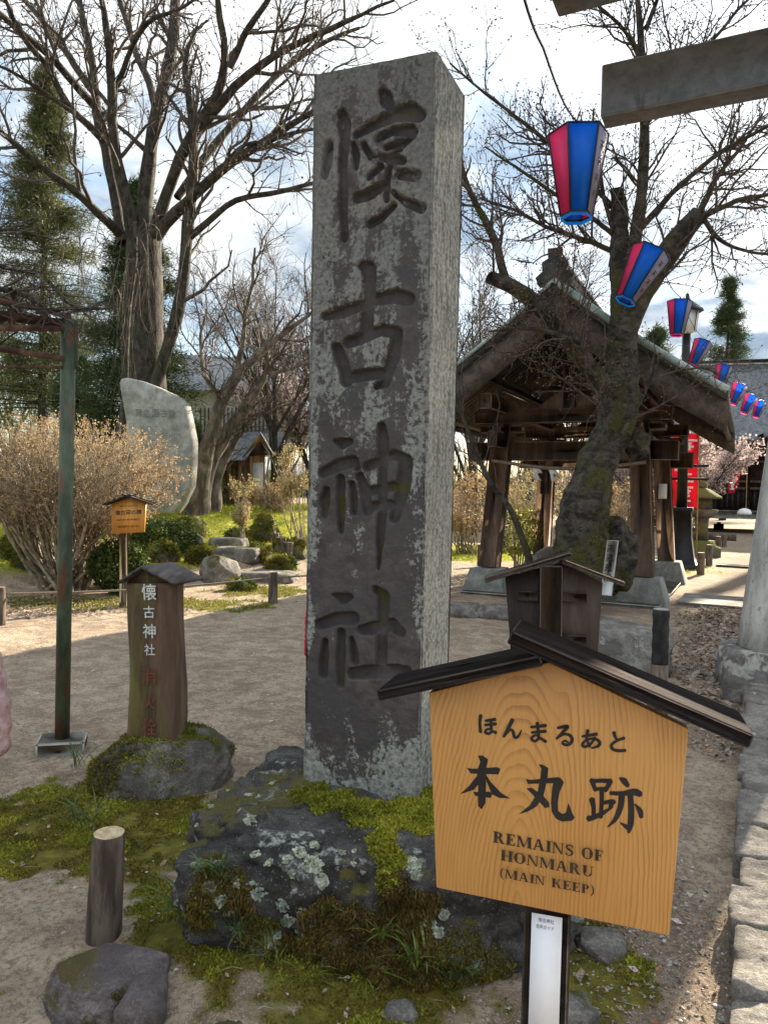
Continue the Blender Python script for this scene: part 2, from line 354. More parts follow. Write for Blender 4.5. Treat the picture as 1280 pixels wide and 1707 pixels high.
def moss_mask(x, y):
    p = P3(x, y); w = .42 * fbm(p * 3.2, 4, 21) + .24 * fbm(p * 13, 3, 22)
    a = 1 - np.sqrt(((x + 1.28) / .74) ** 2 + ((y - 3.36) / .47) ** 2)
    b = .86 - np.sqrt(((x + .30) / .80) ** 2 + ((y - 2.45) / .56) ** 2)
    c = 1 - np.sqrt(((x - .68) / .20) ** 2 + ((y - 2.42) / .42) ** 2)
    d = 1 - np.sqrt(((x + 3.6) / 2.0) ** 2 + ((y - 10.2) / .65) ** 2)
    e = 1 - np.sqrt(((x + 1.9) / .9) ** 2 + ((y - 11.7) / .7) ** 2)
    return sstep(.02, .14, np.maximum.reduce([a + .14, b, c, d * .8, e * .8]) + w * .8)
def lawn_mask(x, y):
    p = P3(x, y); g = gdist(x, y) + .5 * fbm(p * .9, 3, 31)
    a = sstep(.9, 1.5, g) * (1 - sstep(30, 40, y))
    path = np.abs((x + 1.55) - .16 * (y - 15)) + .12 * fbm(p, 2, 3)         # the gravel path inside the garden
    a = a * (1 - (1 - sstep(.5, .62, np.abs(x - (-.55 + .02 * (y - 15))))) )
    b = sstep(0, .4, 1 - np.sqrt(((x - 2.4) / 3.2) ** 2 + ((y - 20.5) / 3.4) ** 2) + .5 * fbm(p * .7, 3, 33))
    c = sstep(0, .3, 1 - np.sqrt(((x - 6.6) / 1.0) ** 2 + ((y - 18.5) / 2.6) ** 2) + .6 * fbm(p * .9, 3, 34)) * .8
    return np.clip(np.maximum.reduce([a, b, c]), 0, 1)
def litter_mask(x, y):
    q = x * NV[0] + y * NV[1]; s = x * EV[0] + y * EV[1]; p = P3(x, y); w = .35 * fbm(p * 1.3, 3, 41)
    a = sstep(-.5, .3, q + .35 + w) * sstep(4.6, 5.6, s + w) * (1 - sstep(22, 30, s))
    b = sstep(0, .5, 1.2 - np.hypot((x - .95) / .45, (y - 2.6) / .8) + w)
    c = sstep(0, .5, 1 - np.hypot((x + 4.6) / 1.9, (y - 9.9) / 1.1) + w)
    return np.clip(np.maximum.reduce([a, .7 * b, .8 * c]), 0, 1)
def graded(a, b, near0, near1, fine, grow):
    l = [near0]; s = fine
    c = list(np.arange(near0, near1 + 1e-6, fine)); s = fine; x = c[-1]
    while x < b: s = min(s * grow, 12.0); x += s; c.append(x)
    s = fine; x = near0; left = []
    while x > a: s = min(s * grow, 12.0); x -= s; left.append(x)
    return np.array(left[::-1] + c)
def build_ground():
    gx = graded(-160, 160, -3.2, 2.2, .03, 1.06); gy = graded(-12, 260, 1.7, 4.6, .03, 1.026)
    X, Y = np.meshgrid(gx, gy); x = X.ravel(); y = Y.ravel(); z = height(x, y)
    nx, ny = len(gx), len(gy); i = (np.arange(ny - 1)[:, None] * nx + np.arange(nx - 1)[None]).ravel()
    me = mesh_np('ground', np.stack([x, y, z], 1), [np.stack([i, i + 1, i + nx + 1, i + nx], 1)])
    for nm, f in (('moss', moss_mask(x, y)), ('lawn', lawn_mask(x, y)), ('litter', litter_mask(x, y))):
        at_ = me.attributes.new(nm, 'FLOAT', 'POINT'); at_.data.foreach_set('value', f.astype(np.float32))
    m, N, L, B = newmat('earth'); v = texco(N, L)
    n1 = noise(N, L, v, 1.1, 8, .6); n2 = noise(N, L, v, 38, 6, .7); n3 = noise(N, L, v, 170, 3, .6); n4 = noise(N, L, v, 6, 6, .62, .5)
    c = ramp(N, L, n1, .40, .60, (.225, .162, .108), (.45, .352, .252))
    c = mixc(N, L, .55, c, ramp(N, L, n4, .40, .60, (.175, .124, .084), (.49, .385, .28)))
    c = mixc(N, L, mth(N, L, 'MULTIPLY', ramp(N, L, n2, .48, .58), .7), c, (.16, .118, .082))
    c = mixc(N, L, mth(N, L, 'MULTIPLY', ramp(N, L, n3, .57, .63), .65), c, (.56, .49, .40))
    lit = ramp(N, L, noise(N, L, v, 55, 4, .7), .35, .65, (.06, .042, .032), (.30, .225, .165))
    c = mixc(N, L, mth(N, L, 'MULTIPLY', attr(N, 'litter'), .8), c, lit)
    lw = ramp(N, L, noise(N, L, v, 2.2, 6, .65), .3, .7, (.17, .18, .02), (.36, .34, .04))
    c = mixc(N, L, attr(N, 'lawn'), c, lw)
    ms = ramp(N, L, noise(N, L, v, 14, 6, .65), .3, .7, (.07, .062, .014), (.22, .195, .032))
    c = mixc(N, L, attr(N, 'moss'), c, ms)
    L.new(c, B.inputs['Base Color']); B.inputs['Roughness'].default_value = .95; B.inputs['Specular IOR Level'].default_value = .15
    bump(N, L, B, mth(N, L, 'ADD', mth(N, L, 'ADD', n2, mth(N, L, 'MULTIPLY', n4, 2.0)), mth(N, L, 'MULTIPLY', n3, .5)), .9, .02)
    return tag(part('ground', me, m, None, True), kind='structure')
ground = build_ground()
# ---------------------------------------------------------------- scatter helpers
def blades(P, Nn, size, lean, width, seed=0, tri=2, droop=0.0):
    """small pointed blades standing on P with normals Nn -> verts, tris"""
    r = np.random.default_rng(seed); n = len(P); P = np.repeat(P, tri, 0); Nn = np.repeat(Nn, tri, 0)
    d = Nn + lean * r.normal(size=(n * tri, 3)); d /= np.linalg.norm(d, axis=1, keepdims=True)
    s = np.cross(d, r.normal(size=(n * tri, 3))); s /= np.linalg.norm(s, axis=1, keepdims=True) + 1e-9
    h = (size * r.uniform(.5, 1.25, n * tri))[:, None]; w = h * width; j = r.normal(size=(n * tri, 3)) * size * .45
    a = P + j - Nn * h * .15
    V = np.stack([a - s * w, a + s * w, a + d * h - UP * droop * h], 1).reshape(-1, 3)
    return V, np.arange(n * tri * 3).reshape(-1, 3)
def sample_mesh(V, F, n, seed=0, wfun=None):
    r = np.random.default_rng(seed); a, b, c = V[F[:, 0]], V[F[:, 1]], V[F[:, 2]]; nn = np.cross(b - a, c - a); ar = np.linalg.norm(nn, axis=1)
    w = ar if wfun is None else ar * wfun((a + b + c) / 3, nn / (ar[:, None] + 1e-12))
    i = r.choice(len(F), n, p=w / w.sum()); s, t = r.random(n), r.random(n); k = s + t > 1; s[k], t[k] = 1 - s[k], 1 - t[k]
    return a[i] + (b - a)[i] * s[:, None] + (c - a)[i] * t[:, None], nn[i] / (ar[i, None] + 1e-12)
def ground_scatter(n, x0, x1, y0, y1, mask, seed):
    r = np.random.default_rng(seed); x = r.uniform(x0, x1, n); y = r.uniform(y0, y1, n); k = r.random(n) < mask(x, y); x, y = x[k], y[k]
    return np.stack([x, y, height(x, y)], 1)
def stuffobj(name, V, F, mat, label, cat, parent=None, smooth=False):
    o = part(name, mesh_np(name, V, [F]), mat, parent, smooth); o['kind'] = 'stuff'
    if parent is None: tag(o, label, cat)
    return o
def up_normals(P): return np.repeat(UP[None], len(P), 0)
# moss on the ground near the camera
Pm = ground_scatter(150000, -2.1, 1.1, 1.75, 4.0, lambda x, y: moss_mask(x, y) ** 2, 51)
dk = fbm(Pm * 4.5, 3, 77) + .25 * vn(Pm * 22, 78); Pm = Pm[(dk > -.55)]; dk = dk[dk > -.55]
for nm, k, mt, lb, sz in (('moss_carpet', dk > .02, 'moss', 'bright green moss carpet on the near bank', .0135), ('moss_carpet', dk <= .02, 'moss_dark', 'dark olive patches of moss on the near bank', .0115)):
    V, F = blades(Pm[k], up_normals(Pm[k]), sz, .75, .30, 52, 2); stuffobj(nm, V, F, M[mt], lb, 'moss')
Pm = ground_scatter(26000, -6.5, -.9, 9.3, 13.0, lambda x, y: moss_mask(x, y) ** 2, 53)
V, F = blades(Pm, up_normals(Pm), .03, .7, .35, 54, 2); stuffobj('moss_carpet', V, F, M['yellow_leaf'], 'sunlit yellow green moss beside the rope fence', 'moss')
Pg = ground_scatter(150000, -13, 1.5, 11.5, 27, lambda x, y: lawn_mask(x, y) * np.clip(16 / y, 0, 1), 55)
Pg2 = ground_scatter(40000, -1.5, 8, 16, 26, lambda x, y: lawn_mask(x, y), 56); Pg = np.concatenate([Pg, Pg2])
V, F = blades(Pg, up_normals(Pg), .055, .5, .22, 57, 1); stuffobj('lawn_grass', V, F, M['grass'], 'short sunlit grass of the garden lawn', 'grass')
# leaf litter and small stones
def flakes(P, size, seed, flat=.5):
    r = np.random.default_rng(seed); n = len(P); nn = UP[None] + flat * r.normal(size=(n, 3)); nn /= np.linalg.norm(nn, axis=1, keepdims=True)
    a = np.cross(nn, r.normal(size=(n, 3))); a /= np.linalg.norm(a, axis=1, keepdims=True); b = np.cross(nn, a); s = (size * r.lognormal(0, .4, n))[:, None]
    P = P + UP * .25 * s; w = r.uniform(.3, .6, n)[:, None]
    V = np.stack([P - a * s, P - b * s * w + nn * s * .15, P + a * s, P + b * s * w + nn * s * .15], 1).reshape(-1, 3)
    return V, np.arange(4 * n).reshape(-1, 4)
OCT = np.array([(0, 2, 4), (2, 1, 4), (1, 3, 4), (3, 0, 4), (2, 0, 5), (1, 2, 5), (3, 1, 5), (0, 3, 5)])
def pebbles(P, size, seed):
    D, F = ico(1); r = np.random.default_rng(seed); n = len(P); s = (size * r.lognormal(0, .5, n))[:, None]
    jit = 1 + .3 * r.normal(size=(n, len(D))); ax = r.uniform(.5, 1.1, size=(n, 3)); ax[:, 2] *= .6
    V = P[:, None] + D[None] * jit[:, :, None] * ax[:, None] * s[:, :, None]
    return V.reshape(-1, 3), (np.arange(n)[:, None, None] * len(D) + F[None]).reshape(-1, 3)
M['litter'] = leafmat('leaf_litter', (.07, .045, .032), (.52, .42, .33), 9, .1, .8)
M['orange_litter'] = leafmat('orange_leaf_litter', (.25, .09, .03), (.45, .20, .07), 9, .1, .8)
M['pebble'] = pm('pebble', (.16, .15, .14), (.46, .44, .40), 25, .9, 0)
Pl = np.concatenate([ground_scatter(95000, -.6, 5.2, 3.4, 13, litter_mask, 61), ground_scatter(9000, .3, 1.6, 1.8, 3.8, litter_mask, 62), ground_scatter(9000, -7, -2, 8.6, 11.5, litter_mask, 63)])
sc_ = np.clip(np.hypot(Pl[:, 0], Pl[:, 1]) / 8, .35, 1.2)
V, F = flakes(Pl, .019, 64); ctr = np.repeat(Pl, 4, 0); V = ctr + (V - ctr) * np.repeat(sc_, 4)[:, None]
stuffobj('leaf_litter', V, F, M['litter'], 'dry brown leaf litter on the ground right of the pavilion path', 'leaf litter')
r_ = np.random.default_rng(3); k = r_.random(len(Pl)) < .035; V, F = flakes(Pl[k] + UP * .004, .0105, 65); stuffobj('leaf_litter', V, F, M['orange_litter'], 'scattered orange fallen leaves among the brown litter', 'leaf litter')
Pp = np.concatenate([ground_scatter(9000, -3.2, 1.4, 1.8, 6.5, lambda x, y: (1 - moss_mask(x, y)) * .45, 66), ground_scatter(3800, .35, 1.5, 1.8, 5, lambda x, y: .8 + 0 * x, 67), ground_scatter(2500, -6, 0, 5, 11, lambda x, y: .5 + 0 * x, 68)])
V, F = pebbles(Pp, .0052, 69); stuffobj('loose_gravel', V, F, M['pebble'], 'small loose stones strewn over the packed earth', 'gravel', smooth=True)
Pw = ground_scatter(260, -3.2, 1.2, 1.9, 7, lambda x, y: .6 + 0 * x, 70); V, F = flakes(Pw + UP * .003, .011, 71, .25); stuffobj('pale_debris', V, F, M['petal'], 'pale petals and paper bits strewn on the earth', 'debris')
Pd = ground_scatter(900, -2.0, 1.1, 1.75, 4.0, lambda x, y: .15 + .6 * moss_mask(x, y), 72); V, F = flakes(Pd + UP * .008, .011, 73, .6); stuffobj('leaf_litter', V, F, M['litter'], 'dead brown leaves caught in the near moss', 'leaf litter')
r_ = np.random.default_rng(74); Pd = ground_scatter(420, -2.4, 1.2, 1.75, 5.0, lambda x, y: .7 + 0 * x, 75); a_ = r_.uniform(0, 2 * math.pi, len(Pd)); ln_ = r_.uniform(.02, .10, len(Pd)); dd_ = np.stack([np.cos(a_), np.sin(a_), r_.normal(size=len(Pd)) * .12], 1) * ln_[:, None]; bend = r_.normal(size=(len(Pd), 3)) * .12 * ln_[:, None] * A(1, 1, .2)
V, F = tube_arrays(np.stack([Pd + UP * .007, Pd + UP * .010 + dd_ * .5 + bend, Pd + UP * .007 + dd_], 1), np.repeat(np.array([[.0016, .0013, .0008]]), len(Pd), 0), 4); stuffobj('fallen_twigs', V, F, M['bush_twig'], 'thin fallen twigs strewn over moss and earth', 'twigs')
# ---------------------------------------------------------------- rock materials
def stone_mat(name, c1, c2, lich, mossc, ml=.56, sc=6, lichen=.62):
    m, N, L, B = newmat(name); v = texco(N, L); n1 = noise(N, L, v, sc, 9, .62); n2 = noise(N, L, v, sc * 5, 8, .68); n3 = noise(N, L, v, sc * .45, 5, .6, .6)
    c = ramp(N, L, n1, .40, .60, c1, c2)
    c = mixc(N, L, mth(N, L, 'MULTIPLY', ramp(N, L, n2, .48, .58), .6), c, c1)
    l = mth(N, L, 'MULTIPLY', ramp(N, L, n2, .46, .54), ramp(N, L, noise(N, L, texco(N, L, (1, 1, 1), (4, 2, 9)), sc * 1.1, 6, .6, .4), lichen, lichen + .05))
    c = mixc(N, L, l, c, lich)
    ge = N.new('ShaderNodeNewGeometry'); sp = N.new('ShaderNodeSeparateXYZ'); L.new(ge.outputs['Normal'], sp.inputs[0])
    up = mth(N, L, 'ADD', mth(N, L, 'MULTIPLY', sp.outputs[2], .22), n3)
    c = mixc(N, L, ramp(N, L, up, ml, ml + .07), c, mixc(N, L, n2, mossc, tuple(2.2 * x for x in mossc)))
    L.new(c, B.inputs['Base Color']); B.inputs['Roughness'].default_value = .92; B.inputs['Specular IOR Level'].default_value = .25
    n5 = noise(N, L, v, sc * 22, 6, .7); c = mixc(N, L, mth(N, L, 'MULTIPLY', ramp(N, L, n5, .42, .58), .55), c, tuple(.45 * t for t in c1)); c = mixc(N, L, mth(N, L, 'MULTIPLY', ramp(N, L, n5, .58, .66), .45), c, lich); L.new(c, B.inputs['Base Color'])
    bump(N, L, B, mth(N, L, 'ADD', mth(N, L, 'ADD', n1, mth(N, L, 'MULTIPLY', n2, .8)), mth(N, L, 'MULTIPLY', n5, .35)), 1.0, .03); return m
M['boulder'] = stone_mat('boulder_stone', (.042, .038, .035), (.160, .148, .138), (.50, .53, .48), (.085, .072, .016), .74, 5, .57)
M['stone'] = stone_mat('garden_stone', (.13, .118, .105), (.36, .33, .295), (.40, .40, .35), (.05, .05, .012), .70, 4, .62)
M['mossy_stone'] = stone_mat('mossy_stone', (.08, .073, .062), (.24, .22, .19), (.38, .38, .30), (.085, .085, .012), .49, 4, .62)
M['purple_stone'] = stone_mat('purple_grey_stone', (.13, .108, .105), (.32, .27, .26), (.42, .39, .36), (.08, .062, .016), .70, 4, .66)
M['kerb'] = stone_mat('kerb_stone', (.17, .152, .13), (.41, .375, .33), (.50, .48, .42), (.08, .075, .03), .86, 5, .6)
# ---------------------------------------------------------------- stone pillar with carved characters
Lb, Mb_, Rb = at(505, 1330, 2.93), at(697, 1345, 2.78), at(742, 1320, 3.08)
Lt, Mt, Rt = at(523, 125, 2.95), at(727, 85, 2.77), at(775, 160, 3.07)
for a_ in (Lb, Mb_, Rb): a_[2] = .34
pc = (Lb + Mb_) / 2
pillar = empty('stone_pillar', (pc[0], pc[1] + .15, .34), 'tall weathered grey stone pillar carved with four large characters', 'pillar')
def seg_dist(P, a, b, wa, wb):
    ab = b - a; t = np.clip(((P - a) @ ab) / (ab @ ab + 1e-12), 0, 1); d = np.linalg.norm(P - (a + t[:, None] * ab), axis=1); return d - (wa + (wb - wa) * t) / 2
CARVE = []      # (scale, ox, oy, [(pts..., widths)])
def crop(sc, ox, oy): return lambda pts: [(ox + x / sc, oy + y / sc, w / sc) for (x, y, w) in pts]
c1, c2_, c3, c4 = crop(4.129, 490, 60), crop(4.129, 490, 400), crop(4.129, 490, 680), crop(4.065, 490, 940)
CARVE += [c1(s) for s in (
    [(238, 740, 60), (225, 850, 80), (208, 955, 60)], [(325, 530, 70), (345, 620, 95), (342, 720, 80), (332, 900, 70), (332, 1150, 75), (345, 1390, 60)], [(405, 745, 45), (425, 830, 65), (428, 905, 45)],
    [(605, 390, 65), (630, 430, 90), (665, 490, 60)], [(430, 680, 60), (560, 605, 85), (700, 545, 95), (800, 525, 120), (865, 555, 90)],
    [(570, 715, 50), (690, 655, 70), (800, 650, 85), (830, 670, 60)], [(640, 770, 50), (760, 740, 65), (820, 690, 60)], [(480, 745, 50), (525, 830, 60)], [(540, 835, 30), (740, 790, 30)],
    [(620, 840, 60), (690, 850, 80), (750, 865, 60)], [(515, 970, 55), (590, 905, 65)], [(735, 955, 80), (840, 965, 85)], [(435, 1115, 75), (530, 1080, 90), (620, 1030, 65)],
    [(525, 1290, 70), (600, 1255, 65), (685, 1170, 60)], [(660, 890, 50), (640, 1010, 55), (640, 1130, 50)], [(690, 1085, 40), (770, 1145, 65), (880, 1190, 75)])]
CARVE += [c2_(s) for s in (
    [(470, 175, 80), (512, 205, 110), (512, 400, 100), (495, 620, 100)], [(210, 520, 70), (330, 495, 90), (455, 445, 85), (560, 410, 85), (700, 385, 105), (790, 410, 95)],
    [(290, 745, 85), (335, 850, 90), (360, 970, 90)], [(370, 705, 85), (480, 665, 95), (600, 620, 85), (700, 640, 95)], [(715, 640, 80), (680, 800, 105), (620, 980, 90), (560, 1015, 50)], [(395, 940, 90), (580, 915, 90)])]
CARVE += [c3(s) for s in (
    [(275, 225, 40), (330, 245, 85), (380, 230, 60)], [(190, 450, 75), (300, 395, 95), (405, 365, 85), (430, 410, 60)], [(215, 575, 70), (205, 640, 85), (200, 740, 60)], [(315, 490, 75), (315, 700, 80), (318, 850, 55)], [(390, 520, 60), (405, 620, 75), (405, 715, 60)],
    [(600, 130, 70), (608, 220, 95), (605, 450, 80), (605, 700, 75), (590, 880, 75), (575, 1110, 35)], [(450, 470, 75), (480, 570, 90), (505, 715, 80)], [(500, 405, 75), (570, 375, 75), (690, 320, 75), (770, 360, 95)], [(765, 370, 110), (750, 540, 115), (690, 760, 80)], [(530, 570, 80), (685, 540, 75)], [(540, 680, 75), (660, 670, 80)])]
CARVE += [c4(s) for s in (
    [(265, 215, 40), (330, 240, 85), (370, 230, 60)], [(165, 415, 80), (290, 375, 95), (395, 370, 95)], [(205, 530, 55), (195, 640, 75), (190, 750, 70)], [(315, 470, 70), (310, 650, 80), (310, 820, 65)], [(385, 510, 45), (400, 580, 65), (405, 660, 70)],
    [(550, 175, 60), (600, 225, 95), (595, 400, 85), (585, 670, 90)], [(455, 450, 75), (540, 440, 100), (660, 415, 95), (720, 465, 75)], [(395, 745, 90), (540, 735, 100), (700, 730, 95), (760, 725, 70)])]
def build_pillar():
    nu, nv = 150, 810
    n = nrm(np.cross(Mb_ - Lb, Lt - Lb)); n = n if n[1] < 0 else -n          # faces the viewer
    O = (Lb + Mb_ + Lt + Mt) / 4; ax = nrm(Mb_ - Lb); ay = np.cross(ax, n); ay = ay if ay[2] > 0 else -ay
    u = np.linspace(0, 1, nu); v = np.linspace(0, 1, nv); Ug, Vg = np.meshgrid(u, v); U_, V_ = Ug.ravel()[:, None], Vg.ravel()[:, None]
    Pf = (Lb * (1 - U_) + Mb_ * U_) * (1 - V_) + (Lt * (1 - U_) + Mt * U_) * V_
    loc = np.stack([(Pf - O) @ ax, (Pf - O) @ ay], 1); dep = np.zeros(len(Pf)); wob = .0016 * np.stack([fbm(Pf * 24, 3, 4), fbm(Pf * 24 + 9, 3, 6)], 1)
    for st in CARVE:
        q = []
        for (x, y, w) in st: p = onplane(x, y, O, n); q.append((np.array([(p - O) @ ax, (p - O) @ ay]), 1.13 * w / FPX * np.linalg.norm(p - EYE)))
        d = np.full(len(Pf), 9.0); wm = np.mean([w for _, w in q])
        lo = np.min([c for c, _ in q], 0) - .06; hi = np.max([c for c, _ in q], 0) + .06
        k = np.all((loc > lo) & (loc < hi), 1)
        for (a, wa), (b, wb) in zip(q[:-1], q[1:]): d[k] = np.minimum(d[k], seg_dist((loc + wob)[k], a, b, wa, wb))
        prof = .030 * (wm / .020 * .95) ** .5 * np.sqrt(np.clip(-d / (wm * .5), 0, 1)) * sstep(0, .012, -d)
        dep = np.maximum(dep, np.clip(prof, 0, .034))
    chip = .0022 * fbm(Pf * 9, 4, 12) + .0012 * fbm(Pf * 45, 2, 14)
    edge = np.minimum(U_[:, 0], 1 - U_[:, 0]) * .45; rnd = .006 * (1 - sstep(0, .012, edge)) * (1 + .9 * fbm(Pf * 14, 3, 15))
    Pf = Pf - n * (dep + chip + rnd)[:, None]
    i = (np.arange(nv - 1)[:, None] * nu + np.arange(nu - 1)[None]).ravel(); Ff = np.stack([i, i + 1, i + nu + 1, i + nu], 1)
    # the other sides as one wrap M -> R -> back-left -> L
    Bb, Bt = Lb + (Rb - Mb_), Lt + (Rt - Mt); ring_b = [Mb_, Rb, Bb, Lb]; ring_t = [Mt, Rt, Bt, Lt]; V = []; F = []; off = len(Pf)
    ns, nh = 18, 240
    for s in range(3):
        us, vs = np.meshgrid(np.linspace(0, 1, ns), np.linspace(0, 1, nh)); us, vs = us.ravel()[:, None], vs.ravel()[:, None]
        P = (ring_b[s] * (1 - us) + ring_b[s + 1] * us) * (1 - vs) + (ring_t[s] * (1 - us) + ring_t[s + 1] * us) * vs
        nn = nrm(np.cross(ring_b[s + 1] - ring_b[s], UP)); e = np.minimum(us, 1 - us)[:, 0] * .35
        P = P - nn * (.0035 * fbm(P * np.array([9, 9, 3.0]), 4, 20 + s) + .006 * (1 - sstep(0, .012, e)))[:, None]
        V.append(P); j = (np.arange(nh - 1)[:, None] * ns + np.arange(ns - 1)[None]).ravel() + off; F.append(np.stack([j, j + 1, j + ns + 1, j + ns], 1)); off += len(P)
    tip = np.mean(ring_t, 0) + UP * .03; top = np.array([Lt, Mt, Rt, Bt, tip]) - UP * .004
    V.append(top); T = np.array([(0, 1, 4), (1, 2, 4), (2, 3, 4), (3, 0, 4)]) + off
    allV = np.concatenate([Pf] + V); me = mesh_np('shaft', allV, [np.concatenate([Ff] + F), T])
    cv = np.zeros(len(allV), np.float32); cv[:len(dep)] = np.clip(dep / .03, 0, 1); a = me.attributes.new('carved', 'FLOAT', 'POINT'); a.data.foreach_set('value', cv)
    sd = np.zeros(len(allV), np.float32); sd[len(dep):len(dep) + ns * nh] = 1; a = me.attributes.new('side', 'FLOAT', 'POINT'); a.data.foreach_set('value', sd)
    ed = np.zeros(len(allV), np.float32); ed[:len(dep)] = np.maximum(1 - sstep(.0, .20, U_[:, 0] + .10 * fbm(Pf * 4, 3, 61)), .8 * sstep(.82, .97, U_[:, 0] + .05 * fbm(Pf * 7, 3, 62))); a = me.attributes.new('edge', 'FLOAT', 'POINT'); a.data.foreach_set('value', ed)
    m, N, L, B = newmat('pillar_stone'); v = texco(N, L); vs_ = texco(N, L, (1, 1, .22)); vt = texco(N, L, (1, 1, .10))
    tc = N.new('ShaderNodeTexCoord'); sp = N.new('ShaderNodeSeparateXYZ'); L.new(tc.outputs['Object'], sp.inputs[0]); z = sp.outputs[2]
    big = noise(N, L, v, 2.4, 6, .6); fine = noise(N, L, v, 60, 6, .72); mid = noise(N, L, v, 15, 8, .68); strk = noise(N, L, vs_, 11, 8, .66); st2 = noise(N, L, vt, 46, 6, .7)
    base = ramp(N, L, mid, .4, .6, (.054, .045, .044), (.095, .082, .079)); base = mixc(N, L, ramp(N, L, big, .45, .65), base, (.058, .056, .058))
    lich = ramp(N, L, fine, .42, .58, (.16, .17, .155), (.30, .312, .288))
    up = N.new('ShaderNodeMapRange'); up.inputs[1].default_value = .9; up.inputs[2].default_value = 2.9; L.new(z, up.inputs[0])
    lowb = N.new('ShaderNodeMapRange'); lowb.inputs[1].default_value = .74; lowb.inputs[2].default_value = .44; L.new(z, lowb.inputs[0])
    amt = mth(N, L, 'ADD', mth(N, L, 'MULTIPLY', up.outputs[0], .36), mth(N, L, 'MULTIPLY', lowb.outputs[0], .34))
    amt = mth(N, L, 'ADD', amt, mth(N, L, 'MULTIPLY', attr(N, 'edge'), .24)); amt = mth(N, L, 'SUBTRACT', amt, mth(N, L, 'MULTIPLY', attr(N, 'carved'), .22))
    f = mth(N, L, 'ADD', mth(N, L, 'ADD', mth(N, L, 'MULTIPLY', strk, 1.35), mth(N, L, 'MULTIPLY', mid, .65)), mth(N, L, 'SUBTRACT', mth(N, L, 'MULTIPLY', fine, .60), mth(N, L, 'SUBTRACT', 1.0, mth(N, L, 'MULTIPLY', big, .4))))
    fs = mth(N, L, 'ADD', mth(N, L, 'MULTIPLY', st2, .6), mth(N, L, 'MULTIPLY', fine, .4))
    fac = ramp(N, L, mth(N, L, 'ADD', f, amt), .755, .835)
    facs = ramp(N, L, mth(N, L, 'ADD', fs, mth(N, L, 'MULTIPLY', up.outputs[0], -.03)), .37, .50)
    mx = N.new('ShaderNodeMix'); mx.data_type = 'FLOAT'; L.new(attr(N, 'side'), mx.inputs[0]); L.new(fac, mx.inputs[2]); L.new(facs, mx.inputs[3])
    hidim = N.new('ShaderNodeMapRange'); hidim.inputs[1].default_value = 1.0; hidim.inputs[2].default_value = 3.0; hidim.inputs[3].default_value = 1.0; hidim.inputs[4].default_value = .27; L.new(z, hidim.inputs[0])
    c = mixc(N, L, mth(N, L, 'MULTIPLY', mx.outputs[0], mth(N, L, 'MAXIMUM', hidim.outputs[0], mth(N, L, 'MULTIPLY', attr(N, 'side'), .85))), base, lich)
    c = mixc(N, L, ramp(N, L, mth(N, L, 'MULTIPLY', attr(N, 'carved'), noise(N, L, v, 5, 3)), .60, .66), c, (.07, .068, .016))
    L.new(c, B.inputs['Base Color']); B.inputs['Roughness'].default_value = .8; B.inputs['Specular IOR Level'].default_value = .3
    bump(N, L, B, mth(N, L, 'ADD', mth(N, L, 'MULTIPLY', mx.outputs[0], .5), mth(N, L, 'ADD', mid, fine)), .6, .008)
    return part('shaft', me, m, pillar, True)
shaft = build_pillar()
# ---------------------------------------------------------------- boulder under the pillar, with moss and lichen
boulder = empty('base_boulder', (0.02, 2.9, 0), 'big dark lichen covered boulder carrying the carved pillar', 'boulder')
def build_boulder():
    V, F = rock_arrays((0, 0, 0), (.745, .66, .56), seed=5, sub=7, box=3.6, rough=.12, freq=1.6, cut=.70, chop=6, cd=(.93, 1.06))
    x, y = V[:, 0] / .745, V[:, 1] / .67
    V[:, 2] -= .03 * np.clip(-x - .45, 0, 1) * 2 + .02 * np.clip(-y, 0, 1)
    dn = fbm(V * 7, 5, 31, .55); pit = np.clip(fbm(V * 16, 3, 33) - .35, 0, 1)
    nn = V / np.linalg.norm(V, axis=1, keepdims=True); side = 1 - sstep(.6, .9, nn[:, 2])
    V = V + nn * (dn * (.010 + .028 * side) + .010 * fbm(V * 22, 3, 35) * side - pit * .045)[:, None]
    V += A(.025, 2.95, -.015)
    return V, F
BV, BF = build_boulder(); bo = part('boulder_stone', mesh_np('boulder_stone', BV, [BF]), M['boulder'], boulder, True)
bb = bvh(bo)
def blob_w(blobs):
    """weight from a list of (photo u, v, radius m, strength) spots on the boulder"""
    C = []
    for (u, v, r, s) in blobs:
        h, _ = hit(bb, u, v)
        if h is not None: C.append((h, r, s))
    def f(P, Nn):
        w = np.zeros(len(P)); nz = .30 * fbm(P * 13, 3, 91)
        for h, r, s in C: w = np.maximum(w, s * sstep(0, .25, 1 + nz - np.linalg.norm((P - h) , axis=1) / r))
        return w + 1e-9
    return f
def tufts_on(name, blobs, n, size, lean, mat, seed, tri=2, width=.3, droop=0.0):
    P, Nn = sample_mesh(BV, BF, n, seed, blob_w(blobs)); V, F = blades(P, Nn, size, lean, width, seed, tri, droop)
    o = part(name, mesh_np(name, V, [F]), M[mat], boulder); o['kind'] = 'stuff'; return o
tufts_on('moss', [(520, 1328, .08, 1), (560, 1338, .10, 1), (610, 1352, .11, 1), (660, 1365, .12, 1), (705, 1355, .12, 1), (690, 1325, .09, 1), (530, 1318, .05, 1), (640, 1400, .06, 1), (655, 1435, .05, 1), (700, 1380, .06, 1), (645, 1470, .045, .8), (760, 1350, .1, 1)], 34000, .012, .7, 'moss', 101)
tufts_on('moss', [(660, 1490, .07, 1), (700, 1510, .07, 1), (590, 1540, .07, .8), (540, 1560, .10, .9), (620, 1570, .12, 1), (690, 1570, .10, 1), (560, 1610, .12, 1), (650, 1630, .12, 1), (480, 1600, .08, .8), (400, 1500, .05, .7), (350, 1470, .05, .8)], 26000, .014, .5, 'moss_brown', 102, 2, .2, .5)
